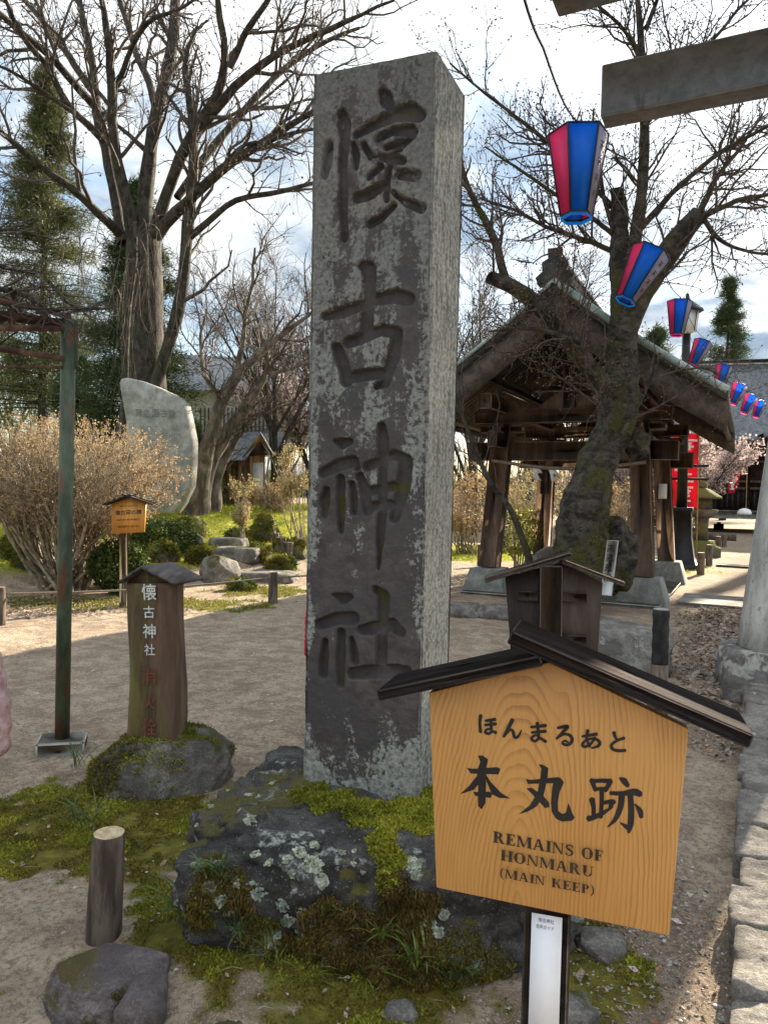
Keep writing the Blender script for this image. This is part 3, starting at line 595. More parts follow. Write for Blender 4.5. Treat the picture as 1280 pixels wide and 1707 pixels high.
tufts_on('moss', [(430, 1545, .08, .8), (350, 1440, .06, .8), (390, 1470, .06, .7), (520, 1590, .08, .8), (340, 1500, .06, 1), (330, 1530, .06, 1), (760, 1600, .12, .7), (800, 1640, .12, .7), (720, 1640, .1, .8)], 12000, .010, .6, 'moss_dark', 103)
def lichens(name, blobs, n, size, mat, seed):
    P, Nn = sample_mesh(BV, BF, n, seed, blob_w(blobs)); r = np.random.default_rng(seed); k = len(P)
    d = Nn + .45 * r.normal(size=(k, 3)); d /= np.linalg.norm(d, axis=1, keepdims=True); a = np.cross(d, r.normal(size=(k, 3))); a /= np.linalg.norm(a, axis=1, keepdims=True); b = np.cross(d, a)
    s = (size * r.uniform(.5, 1.3, k))[:, None]; c = P + Nn * s * r.uniform(0.1, 1.1, k)[:, None]; V = np.stack([c + a * s, c + b * s + d * s * .5, c - a * s, c - b * s + d * s * .5], 1).reshape(-1, 3)
    o = part(name, mesh_np(name, V, [np.arange(4 * k).reshape(-1, 4)]), M[mat], boulder); o['kind'] = 'stuff'
lichens('lichen', [(478, 1432, .020, .6), (500, 1420, .026, 1), (525, 1410, .024, 1), (522, 1440, .026, 1), (537, 1470, .020, 1), (450, 1440, .016, .6), (490, 1455, .014, .8), (425, 1425, .012, .5), (715, 1535, .026, 1), (730, 1555, .022, 1), (740, 1525, .018, 1), (395, 1475, .012, .4)], 6500, .0040, 'lichen', 104)
lichens('lichen', [(480, 1535, .024, .6), (455, 1565, .026, .7), (400, 1545, .018, .5), (365, 1440, .016, .5), (330, 1400, .018, .4), (790, 1610, .03, .4), (350, 1480, .022, .6), (370, 1500, .016, .6), (430, 1490, .02, .5), (330, 1440, .018, .6), (470, 1510, .02, .5), (420, 1470, .012, .5), (385, 1520, .014, .5), (500, 1555, .016, .5)], 4200, .0038, 'lichen_grey', 105)
lichens('lichen', [(u, v, s * .85, 1) for (u, v, s) in [(312, 1365, .014), (345, 1325, .016), (352, 1345, .012), (392, 1300, .012), (415, 1325, .014), (430, 1330, .010), (418, 1365, .018), (400, 1350, .012), (440, 1288, .012), (470, 1285, .010), (690, 1440, .030), (695, 1460, .02), (570, 1420, .014), (590, 1420, .012), (518, 1535, .024), (505, 1520, .016), (330, 1375, .012), (380, 1318, .009), (590, 1440, .008), (605, 1455, .007), (322, 1340, .02), (310, 1385, .016), (455, 1305, .012), (365, 1300, .012), (480, 1320, .008)]], 4200, .0028, 'lichen', 106)
# ---------------------------------------------------------------- lettering
def font_mesh(body, bold=0.0):
    cu = bpy.data.curves.new('lettering', 'FONT'); cu.body = body; cu.size = 1.0; cu.align_x = 'CENTER'; cu.offset = bold; cu.resolution_u = 4; cu.fill_mode = 'FRONT'
    o = bpy.data.objects.new('lettering', cu); COL.objects.link(o); dg = bpy.context.evaluated_depsgraph_get(); dg.update()
    me = bpy.data.meshes.new_from_object(o.evaluated_get(dg)); V = np.array([v.co[:2] for v in me.vertices]).reshape(-1, 2); me.calc_loop_triangles(); F = np.array([t.vertices[:] for t in me.loop_triangles]).reshape(-1, 3)
    bpy.data.objects.remove(o); bpy.data.curves.remove(cu); bpy.data.meshes.remove(me); return V, F
def text_on(name, body, c, ax, ay, h, mat, parent, bold=.01, width=None, vertical=False, lift=None, jit=0.0):
    n = nrm(np.cross(ax, ay)); mb = MB(); c = np.asarray(c, float)
    lines = list(body) if vertical else [body]; step = h * 1.16
    for i, t in enumerate(lines):
        V, F = font_mesh(t, bold)
        if not len(F): continue
        lo, hi = V.min(0), V.max(0); ctr = (lo + hi) / 2; sz = hi - lo
        k = h / max(sz[1], 1e-6) if not vertical else h / max(sz.max(), .7)
        kx = k if width is None else width / sz[0]
        off = ay * (-(i - (len(lines) - 1) / 2) * step) if vertical else 0
        Q = (V - ctr) * np.array([kx, k]); mb.add(c + off + Q[:, :1] * ax + Q[:, 1:] * ay + n * (.0012 if lift is None else lift), F)
    return mb.build(name, mat, parent)
def ribbon(pts, ws):
    """brush stroke outline: polyline with widths -> verts2d, faces"""
    p = np.asarray(pts, float); w = np.asarray(ws, float) / 2; t = np.gradient(p, axis=0); t /= np.linalg.norm(t, axis=1, keepdims=True) + 1e-9; n = np.stack([-t[:, 1], t[:, 0]], 1)
    V = np.concatenate([p + n * w[:, None], p - n * w[:, None], [p[0] - t[0] * w[0] * .6], [p[-1] + t[-1] * w[-1] * .6]]); k = len(p); i = np.arange(k - 1)
    return V, [np.stack([i, i + 1, i + 1 + k, i + k], 1), np.array([(0, k, 2 * k), (k - 1, 2 * k + 1, 2 * k - 1)])]
def smooth2(pts, K=14):
    p = np.asarray(pts, float)
    if len(p) < 3: return np.stack([np.interp(np.linspace(0, 1, 4), [0, 1], p[:, k]) for k in range(p.shape[1])], 1)
    out = []
    for i in range(len(p) - 1):
        a, b, c, d = p[max(i - 1, 0)], p[i], p[i + 1], p[min(i + 2, len(p) - 1)]
        for t in np.linspace(0, 1, 6, endpoint=False): out.append(.5 * ((2 * b) + (c - a) * t + (2 * a - 5 * b + 4 * c - d) * t * t + (3 * b - a - 3 * c + d) * t ** 3))
    out.append(p[-1]); return np.array(out)
# serif capitals, cap height 1: thick stems, thin bars, slab serifs
ST, TH, SF = .245, .085, .07
def glyph(ch):
    R = []                                   # polygons
    def rect(a, b, c, d): R.append([(a, b), (c, b), (c, d), (a, d)])
    def stem(x, w=ST, y0=0, y1=1, s=.085):
        rect(x, y0, x + w, y1); rect(x - s, 0, x + w + s, SF) if y0 == 0 else None; rect(x - s, 1 - SF, x + w + s, 1) if y1 == 1 else None
    def arc(cx, cy, rx, ry, a0, a1, wt, wn, n=14):
        a = np.radians(np.linspace(a0, a1, n)); w = wn + (wt - wn) * np.abs(np.cos(a)) ** 1.4
        for i in range(n - 1):
            q = [];
            for k, rr in ((i, 0), (i + 1, 0), (i + 1, 1), (i, 1)): q.append((cx + (rx - rr * w[k]) * math.cos(a[k]), cy + (ry - rr * min(w[k], wn * 1.2)) * math.sin(a[k])))
            R.append(q)
    if ch == 'I': stem(.09); return R, .40
    if ch == 'H': stem(.08); stem(.62); rect(.2, .46, .7, .46 + TH); return R, .93
    if ch == 'E':
        stem(.08); rect(.2, 0, .68, TH); rect(.2, 1 - TH, .66, 1); rect(.2, .47, .5, .47 + TH); rect(.47, .36, .53, .66); rect(.62, 0, .70, .26); rect(.60, .76, .67, 1); return R, .75
    if ch == 'F':
        stem(.08); rect(.2, 1 - TH, .66, 1); rect(.2, .46, .5, .46 + TH); rect(.46, .35, .52, .65); rect(.60, .74, .67, 1); return R, .70
    if ch in 'PR':
        stem(.08); arc(.36, .745, .34, .255, -90, 90, ST, TH); rect(.2, 1 - TH, .38, 1); rect(.2, .49, .38, .49 + TH)
        if ch == 'R': R.append([(.36, .52), (.56, .52), (.86, 0), (.62, 0)]); rect(.62, 0, .90, SF); return R, .90
        return R, .74
    if ch == 'M':
        stem(.08, .08); stem(.84, ST); R.append([(.02, 1), (.26, 1), (.60, .12), (.50, 0)]); R.append([(.50, 0), (.58, .10), (.92, 1), (.84, 1)]); rect(-.01, 1 - SF, .2, 1); return R, 1.14
    if ch == 'N':
        stem(.09, .075); rect(.72, .02, .79, 1); rect(.62, 1 - SF, .90, 1); R.append([(.02, 1), (.26, 1), (.79, .0), (.68, .0)]); return R, .90
    if ch == 'A':
        R.append([(.36, 1), (.52, 1), (.86, 0), (.62, 0)]); R.append([(.36, 1), (.44, 1), (.16, 0), (.07, 0)]); rect(.22, .30, .66, .30 + TH); rect(.0, 0, .24, SF); rect(.54, 0, .93, SF); return R, .92
    if ch == 'O': arc(.44, .5, .43, .52, 0, 360, ST, TH, 30); return R, .90
    if ch == 'U':
        rect(.10, .3, .10 + ST, 1); rect(.0, 1 - SF, .42, 1); rect(.70, .3, .77, 1); rect(.60, 1 - SF, .88, 1); arc(.435, .33, .335, .35, 180, 360, .16, .09, 16); return R, .90
    if ch == 'S':
        s = smooth2([(.58, .78), (.50, .93), (.32, .965), (.14, .88), (.13, .70), (.32, .55), (.52, .42), (.56, .22), (.42, .06), (.22, .035), (.08, .20)])
        w = .09 + .10 * np.exp(-((np.linspace(0, 1, len(s)) - .5) / .22) ** 2); V, F = ribbon(s, w)
        for f in F:
            for q in f: R.append([tuple(V[i]) for i in q])
        rect(.56, .68, .61, .98); rect(.045, .02, .095, .32); return R, .68
    if ch == 'K':
        stem(.08); R.append([(.28, .42), (.36, .40), (.76, .96), (.66, .96)]); R.append([(.38, .60), (.50, .66), (.88, 0), (.64, 0)]); rect(.58, 1 - SF, .86, 1); rect(.56, 0, .94, SF); return R, .94
    if ch in '()':
        sg = 1 if ch == '(' else -1; x0 = .08 if ch == '(' else .26; s = smooth2([(x0 + sg * .22, 1.1), (x0 + sg * .02, .75), (x0 + sg * .02, .15), (x0 + sg * .22, -.2)]); V, F = ribbon(s, .04 + .10 * np.sin(np.linspace(0, math.pi, len(s))))
        for f in F:
            for q in f: R.append([tuple(V[i]) for i in q])
        return R, .36
    return R, .42
def serif_line(t, gap=.08):
    x = 0; out = []
    for ch in t:
        R, w = glyph(ch); out += [[(px + x, py) for px, py in q] for q in R]; x += w + gap
    return out, x - gap
# ---------------------------------------------------------------- the gabled sign boards
def grain_mat(name, c1, c2, c3, fx=46.0):
    m, N, L, B = newmat(name); tc = N.new('ShaderNodeTexCoord'); sp = N.new('ShaderNodeSeparateXYZ'); uv = N.new('ShaderNodeUVMap'); L.new(uv.outputs[0], sp.inputs[0])
    x, y = sp.outputs[0], sp.outputs[1]
    cb = N.new('ShaderNodeCombineXYZ'); L.new(mth(N, L, 'MULTIPLY', x, 5.5), cb.inputs[0]); L.new(mth(N, L, 'MULTIPLY', y, 1.6), cb.inputs[1])
    lowf = noise(N, L, cb.outputs[0], 1.0, 2, .45); cb2 = N.new('ShaderNodeCombineXYZ'); L.new(mth(N, L, 'MULTIPLY', x, 160), cb2.inputs[0]); L.new(mth(N, L, 'MULTIPLY', y, 9), cb2.inputs[1]); fine = noise(N, L, cb2.outputs[0], 1.0, 4, .6)
    cb3 = N.new('ShaderNodeCombineXYZ'); L.new(mth(N, L, 'MULTIPLY', x, 22), cb3.inputs[0]); L.new(mth(N, L, 'MULTIPLY', y, 14), cb3.inputs[1]); wob = noise(N, L, cb3.outputs[0], 1.0, 3, .5)
    # cathedral figure on the left half, straight grain on the right
    xx = mth(N, L, 'SUBTRACT', x, .17); yy = mth(N, L, 'SUBTRACT', y, -.02); rr = mth(N, L, 'SQRT', mth(N, L, 'ADD', mth(N, L, 'MULTIPLY', xx, xx), mth(N, L, 'ADD', mth(N, L, 'MULTIPLY', mth(N, L, 'MULTIPLY', yy, yy), .045), .00004)))
    ph = mth(N, L, 'ADD', mth(N, L, 'MULTIPLY', rr, 135.0), mth(N, L, 'ADD', mth(N, L, 'MULTIPLY', lowf, 11.0), mth(N, L, 'MULTIPLY', wob, 1.0)))
    fr = mth(N, L, 'FRACT', ph); g = ramp(N, L, fr, .52, .98); g2 = mth(N, L, 'MULTIPLY', g, mth(N, L, 'ADD', mth(N, L, 'MULTIPLY', fine, .9), .35))
    patch = noise(N, L, cb.outputs[0], 2.3, 3, .5); g2 = mth(N, L, 'MULTIPLY', g2, ramp(N, L, patch, .36, .60, (.35, .35, .35), (1, 1, 1))); c = mixc(N, L, g2, c1, c2); c = mixc(N, L, ramp(N, L, lowf, .35, .7), c, mixc(N, L, g2, c3, c2)); c = mixc(N, L, mth(N, L, 'MULTIPLY', ramp(N, L, fine, .5, .75), .35), c, c2)
    L.new(c, B.inputs['Base Color']); B.inputs['Roughness'].default_value = .42; B.inputs['Specular IOR Level'].default_value = .35; bump(N, L, B, mth(N, L, 'ADD', g, fine), .05, .0005); return m
M['sign_wood'] = grain_mat('honey_wood', (.52, .27, .082), (.29, .128, .034), (.47, .23, .066))
def sign_frame(TL, TR, BL, BR):
    ax = nrm((TR + BR) - (TL + BL)); up = nrm((TL + TR) - (BL + BR)); n = nrm(np.cross(ax, up)); ay = np.cross(n, ax); return (TL + TR + BL + BR) / 4, ax, ay, n
def add_uv(o, O, ax, ay):
    me = o.data; uv = me.uv_layers.new(name='UVMap'); co = np.empty(len(me.vertices) * 3, np.float32); me.vertices.foreach_get('co', co); co = co.reshape(-1, 3); li = np.empty(len(me.loops), np.int32); me.loops.foreach_get('vertex_index', li)
    uvv = np.stack([(co - O) @ ax, (co - O) @ ay], 1)[li]; uv.data.foreach_set('uv', uvv.astype(np.float32).ravel())
sO, sX, sY, sN = sign_frame(at(715, 1155, 1.475), at(1147, 1215, 1.345), at(727, 1480, 1.475), at(1115, 1560, 1.345))
if sN[1] > 0: sN = -sN
sp = lambda u, v, lift=0.0: onplane(u, v, sO + sN * lift, sN)
gpost = sp(910, 1620); gbase = A(gpost[0] + .02, gpost[1] + .05, hz(gpost[0], gpost[1]))
sign = empty('notice_sign', gbase, 'orange wooden sign reading REMAINS OF HONMARU under a dark gabled top', 'sign')
poly = [sp(*q) for q in ((715, 1155), (727, 1480), (1115, 1560), (1147, 1215), (915, 1104))]
mb = MB(); mb.prism([p for p in poly], -sN * .03); board = mb.build('board', M['sign_wood'], sign, recalc=True); add_uv(board, sp(715, 1500), sX, sY)
bv = board.modifiers.new('soft_edges', 'BEVEL'); bv.width = .002; bv.segments = 2; bv.limit_method = 'ANGLE'
M['roof_board'] = pm('weathered_dark_board', (.042, .032, .031), (.092, .072, .068), 34, .9, 1.0, .004, stretch=(.10, 1.8, 1.8), patches=[((.10, .082, .08), 46, .58, .66, (.07, 2, 2))], spec=.1)
def slab(a, b, th, front, back, name, parent, O, X, Y, Nn, mat):
    """roof board: lower front edge from pixel a to pixel b"""
    p, q = onplane(*a, O + Nn * front, Nn), onplane(*b, O + Nn * front, Nn); d = nrm(q - p); t = nrm(np.cross(Nn, d)); t = t if t[2] > 0 else -t
    L = np.linalg.norm(q - p); c = (p + q) / 2 + t * th / 2 - Nn * (front + back) / 2
    V = MB(); nseg = 16; w = front + back; rr = np.random.default_rng(5)
    V.obox(c, d * L / 2, t * th / 2, Nn * w / 2, .0035); o = V.build(name, mat, parent); return o, c, d, t, L, w
def oriented(o, c, d, t, n):
    """give a board its own axes so that the grain runs along it"""
    Mw = Matrix(((d[0], n[0], t[0], c[0]), (d[1], n[1], t[1], c[1]), (d[2], n[2], t[2], c[2]), (0, 0, 0, 1))); o.data.transform(Mw.inverted()); o.matrix_parent_inverse = world_of(o.parent).inverted() @ Mw; return o
o, c, d, t, L_, w_ = slab((844, 1073), (1248, 1249), .026, .045, .105, 'roof_board', sign, sO, sX, sY, sN, M['roof_board']); oriented(o, c, d, t, sN)
o, c, d, t, L_, w_ = slab((631, 1169), (905, 1111), .021, .045, .105, 'roof_board', sign, sO, sX, sY, sN, M['roof_board']); oriented(o, c, d, t, sN)
# post with its paper label
pl, pr = sp(873, 1516, -.012), sp(950, 1532, -.012); pw = np.linalg.norm(pr - pl); pcx = (pl + pr) / 2 - sN * .035; dirp = nrm(sp(910, 1540) - sp(905, 1700)); ptop = pcx + dirp * .36; pbot = pcx - dirp * 1.02
mb = MB(); mb.obox((ptop + pbot) / 2, sX * pw / 2, sN * .034, dirp * np.linalg.norm(ptop - pbot) / 2, .004); post = mb.build('post', M['dark_wood'], sign)
pf = lambda u, v: onplane(u, v, pcx + sN * .0352, sN)
quad = [pf(886, 1521), pf(880, 1712), pf(931, 1720), pf(937, 1530)]; low = [quad[0] + (quad[1] - quad[0]) * 1.35, quad[3] + (quad[2] - quad[3]) * 1.35]
mb = MB(); mb.prism([quad[0], low[0], low[1], quad[3]], sN * .0006); M['label_paper'] = pm('label_paper', (.68, .69, .74), (.76, .77, .81), 5, .35, 0, spec=.5); lab = mb.build('paper_label', M['label_paper'], post, recalc=True)
M['grey_ink'] = pm('grey_ink', (.10, .10, .12), (.16, .16, .18), 5, .7, 0)
lx = nrm(quad[3] - quad[0]); ly = nrm(quad[0] - quad[1])
text_on('lettering', '懐古神社', pf(910, 1534), lx, ly, .0085, M['grey_ink'], post, .0, .030, lift=.002); text_on('lettering', '音声ガイド', pf(908, 1545), lx, ly, .0085, M['grey_ink'], post, .0, .034, lift=.002)
# lettering traced on the board face
Z7 = lambda x, y: (740 + x / 3.368, 1160 + y / 3.368)
KAN = [[(128, 405), (165, 409), (300, 400), (316, 411), (305, 441), (150, 436)], [(190, 335), (215, 335), (247, 356), (238, 400), (232, 600), (212, 637), (190, 620), (192, 400), (203, 370)], [(198, 415), (232, 420), (205, 485), (165, 528), (90, 552), (140, 505), (180, 455)], [(232, 438), (262, 484), (320, 545), (372, 577), (310, 573), (268, 552), (238, 480)], [(162, 540), (258, 538), (270, 551), (262, 573), (175, 562)],
       [(530, 385), (550, 385), (585, 405), (578, 470), (558, 560), (520, 620), (470, 650), (418, 664), (480, 615), (523, 545), (540, 460), (545, 410)], [(462, 520), (490, 515), (560, 565), (590, 600), (590, 625), (565, 630), (520, 580)],
       [(458, 465), (485, 472), (640, 456), (655, 463), (640, 490), (470, 494)], [(640, 457), (655, 462), (672, 486), (648, 540), (637, 600), (599, 600), (606, 520), (612, 488)], [(599, 596), (637, 596), (640, 648), (628, 690), (603, 650)], [(628, 690), (640, 646), (664, 664), (684, 654), (697, 600), (720, 660), (733, 685), (715, 702), (660, 706)]]
KST = [([(828, 470), (838, 500), (850, 532)], (30, 26, 24)), ([(822, 480), (880, 476), (938, 480)], (24, 24, 30)), ([(934, 478), (920, 505), (903, 535)], (30, 26, 22)), ([(846, 524), (910, 520)], (20, 22)), ([(884, 528), (884, 600), (878, 684)], (26, 24, 24)), ([(888, 602), (940, 592)], (22, 24)), ([(828, 578), (838, 625), (838, 680)], (34, 26, 24)), ([(806, 690), (840, 682), (890, 658), (948, 622)], (34, 28, 24, 8)),
       ([(986, 462), (1010, 478), (1032, 508)], (14, 36, 22)), ([(932, 546), (1000, 548), (1070, 540), (1104, 556)], (22, 26, 40, 30)), ([(996, 556), (990, 620), (962, 690), (918, 736)], (36, 34, 26, 6)), ([(1044, 556), (1050, 640), (1046, 720), (1034, 768)], (32, 34, 34, 16)), ([(1040, 745), (1015, 730), (988, 712)], (34, 22, 6)), ([(952, 590), (936, 612), (922, 644)], (32, 24, 8)), ([(1070, 608), (1098, 645), (1106, 682)], (8, 30, 24))]
HIR = [([(206, 108), (200, 150), (205, 205)], (16, 13, 15)), ([(230, 140), (288, 132)], (11, 15)), ([(228, 164), (292, 157)], (11, 15)), ([(262, 136), (266, 206)], (14, 12)), ([(264, 184), (238, 190), (232, 206), (252, 212), (272, 200), (292, 208)], (9, 11, 12, 12, 11, 14)),
       ([(384, 132), (358, 185), (334, 230)], (18, 15, 12)), ([(338, 226), (372, 190), (388, 205), (394, 230), (414, 230), (434, 192)], (9, 11, 14, 14, 12, 5)),
       ([(486, 176), (572, 166)], (11, 16)), ([(490, 206), (570, 198)], (11, 15)), ([(522, 150), (528, 190), (530, 234)], (16, 13, 13)), ([(532, 222), (504, 224), (490, 242), (512, 254), (536, 238), (572, 258)], (9, 11, 12, 12, 12, 14)),
       ([(636, 180), (692, 172), (664, 205), (630, 242)], (12, 17, 13, 10)), ([(634, 238), (672, 216), (706, 222), (718, 248), (702, 272), (676, 274), (664, 262), (680, 252), (696, 262)], (8, 11, 14, 15, 13, 12, 10, 9, 8)),
       ([(774, 228), (858, 214)], (11, 15)), ([(806, 192), (800, 240), (818, 286)], (16, 12, 13)), ([(848, 232), (822, 270), (788, 286), (776, 272), (798, 248), (840, 240), (870, 256), (866, 280), (826, 294)], (10, 11, 12, 13, 10, 11, 14, 14, 7)),
       ([(952, 204), (958, 226), (970, 248)], (17, 13, 10)), ([(1012, 236), (968, 252), (938, 278), (948, 300), (980, 308), (1018, 306)], (14, 12, 13, 14, 14, 14))]
mb = MB(); lift = [.0006]
def put_px(mb, V2, F):
    lift[0] += .00002; mb.add(np.array([sp(*Z7(x, y), lift[0]) for x, y in V2]), F)
for q in KAN:
    c_ = np.mean(q, 0); put_px(mb, q + [tuple(c_)], np.array([(i, (i + 1) % len(q), len(q)) for i in range(len(q))])) if False else put_px(mb, q, np.array([list(range(len(q)))]))
for q, w in KST + [(q_, tuple(1.3 * t for t in w_)) for q_, w_ in HIR]:
    s = smooth2(np.column_stack([np.array(q, float), np.array(w, float)])); V2, F = ribbon(s[:, :2], s[:, 2]); put_px(mb, V2, F)
mb.build('lettering', M['black_paint'], sign)
mb = MB()
M['soft_black'] = pm('soft_black_paint', (.022, .017, .014), (.04, .03, .022), 50, .6, 0)
for t, (x0, y0), (x1, y1), hgt in (('REMAINS OF', (274, 822), (893, 932), 62), ('HONMARU', (316, 922), (838, 1019), 59), ('(MAIN KEEP)', (314, 1018), (842, 1118), 50)):
    Rr, wd = serif_line(t)
    for q in Rr:
        put_px(mb, [(x0 + (x1 - x0) * px / wd + 0.03 * hgt * py, y0 + (y1 - y0) * px / wd - hgt * py) for px, py in q], np.array([list(range(len(q)))]))
mb.build('lettering', M['soft_black'], sign)
# a second sign of the same kind seen from behind
bO, bX, bY, bN = sign_frame(at(842, 962, 3.83), at(1004, 972, 3.77), at(852, 1100, 3.83), at(994, 1108, 3.77))
if bN[1] > 0: bN = -bN
bp = lambda u, v, l=0.0: onplane(u, v, bO + bN * l, bN)
bs = empty('notice_sign', A(bp(918, 1100)[0], bp(918, 1100)[1] + .03, hz(.85, 3.8)), 'dark brown sign board seen from behind with gabled top', 'sign')
M['sign_back'] = pm('dark_brown_board', (.045, .033, .030), (.078, .058, .050), 6, .7, .2, .003, stretch=(1, 1, .2))
mb = MB(); mb.prism([bp(*q) for q in ((842, 962), (853, 1112), (994, 1112), (1004, 972), (937, 938))], -bN * .03); mb.build('board', M['sign_back'], bs, recalc=True)
M['sign_brown'] = pm('brown_batten', (.07, .048, .039), (.125, .09, .074), 12, .7, .3, .003, stretch=(1, 1, .2))
pt, pb = bp(918, 942, .036), bp(916, 1110, .036); w = np.linalg.norm(bp(898, 960) - bp(935, 960)) / 2; bd = nrm(pt - pb)
mb = MB(); mb.obox((pt + pb) / 2 - bd * .44, bX * w, bN * .034, bd * (np.linalg.norm(pt - pb) / 2 + .44), .006); mb.build('post', M['sign_brown'], bs)
for (ya, yb) in ((993, 998), (1064, 1068)):
    for (x0, x1) in ((861, 897), (936, 978)):
        if ya > 1000 and x0 < 900: pass
        yl = ya + (x0 - 861) * .03; yr = ya + (x1 - 861) * .03; mb = MB(); mb.bar(bp(x0, yl, .012), bp(x1, yr, .012), .022, .048, bd, .003); mb.build('batten', M['sign_brown'], bs)
for a_, b_ in (((808, 968), (952, 924)), ((936, 936), (1040, 974))):
    p, q = bp(*a_, .05), bp(*b_, .05); d = nrm(q - p); t = nrm(np.cross(bN, d)); t = t if t[2] > 0 else -t; mb = MB(); mb.obox((p + q) / 2 - bN * .06, d * np.linalg.norm(q - p) / 2, t * .011, bN * .075, .003); mb.build('roof_board', M['sign_brown'], bs)
# the small sign in the garden
qO, qX, qY, qN = sign_frame(at(186, 840, 9.95), at(243, 838, 9.85), at(186, 890, 9.95), at(240, 888, 9.85))
if qN[1] > 0: qN = -qN
qp = lambda u, v, l=0.0: onplane(u, v, qO + qN * l, qN)
qb = g3(207, 1012); ss = empty('notice_sign', qb, 'small bright orange sign on a post beside the dry bush', 'sign')
M['orange_board'] = pm('orange_board', (.46, .20, .038), (.56, .26, .055), 5, .5, .1, stretch=(1, 1, .1))
mb = MB(); mb.prism([qp(*q) for q in ((186, 840), (187, 890), (240, 887), (243, 838), (215, 828))], -qN * .03); mb.build('board', M['orange_board'], ss, recalc=True)
for a_, b_ in (((172, 841), (219, 824)), ((204, 824), (256, 841))):
    p, q = qp(*a_, .05), qp(*b_, .05); d = nrm(q - p); t = nrm(np.cross(qN, d)); t = t if t[2] > 0 else -t; mb = MB(); mb.obox((p + q) / 2 - qN * .055, d * np.linalg.norm(q - p) / 2, t * .011, qN * .07, .003); mb.build('roof_board', M['dark_wood'], ss)
M['old_post'] = pm('old_post_wood', (.07, .05, .035), (.16, .125, .08), 9, .85, .4, .004, stretch=(1, 1, .15), patches=[((.10, .11, .03), 4, .54, .66, (1, 1, .4))])
pt = qp(207, 880, -.05); mb = MB(); mb.bar(A(qb[0], qb[1], qb[2] - .1), pt, .10, .06, qN, .006); mb.build('post', M['old_post'], ss)
for t, v, h, wd in (('‹かいこえんのひ›', 843, .028, .255), ('懐古園の碑', 854, .066, .38), ('KAIKOEN MONUMENT', 866, .022, .34), ('題額は勝海舟の書である', 877.5, .028, .32)):
    text_on('lettering', t, qp(214.5, v + .2), qX, qY, h, M['black_paint'], ss, .012 if h > .05 else .004, wd, lift=.003)
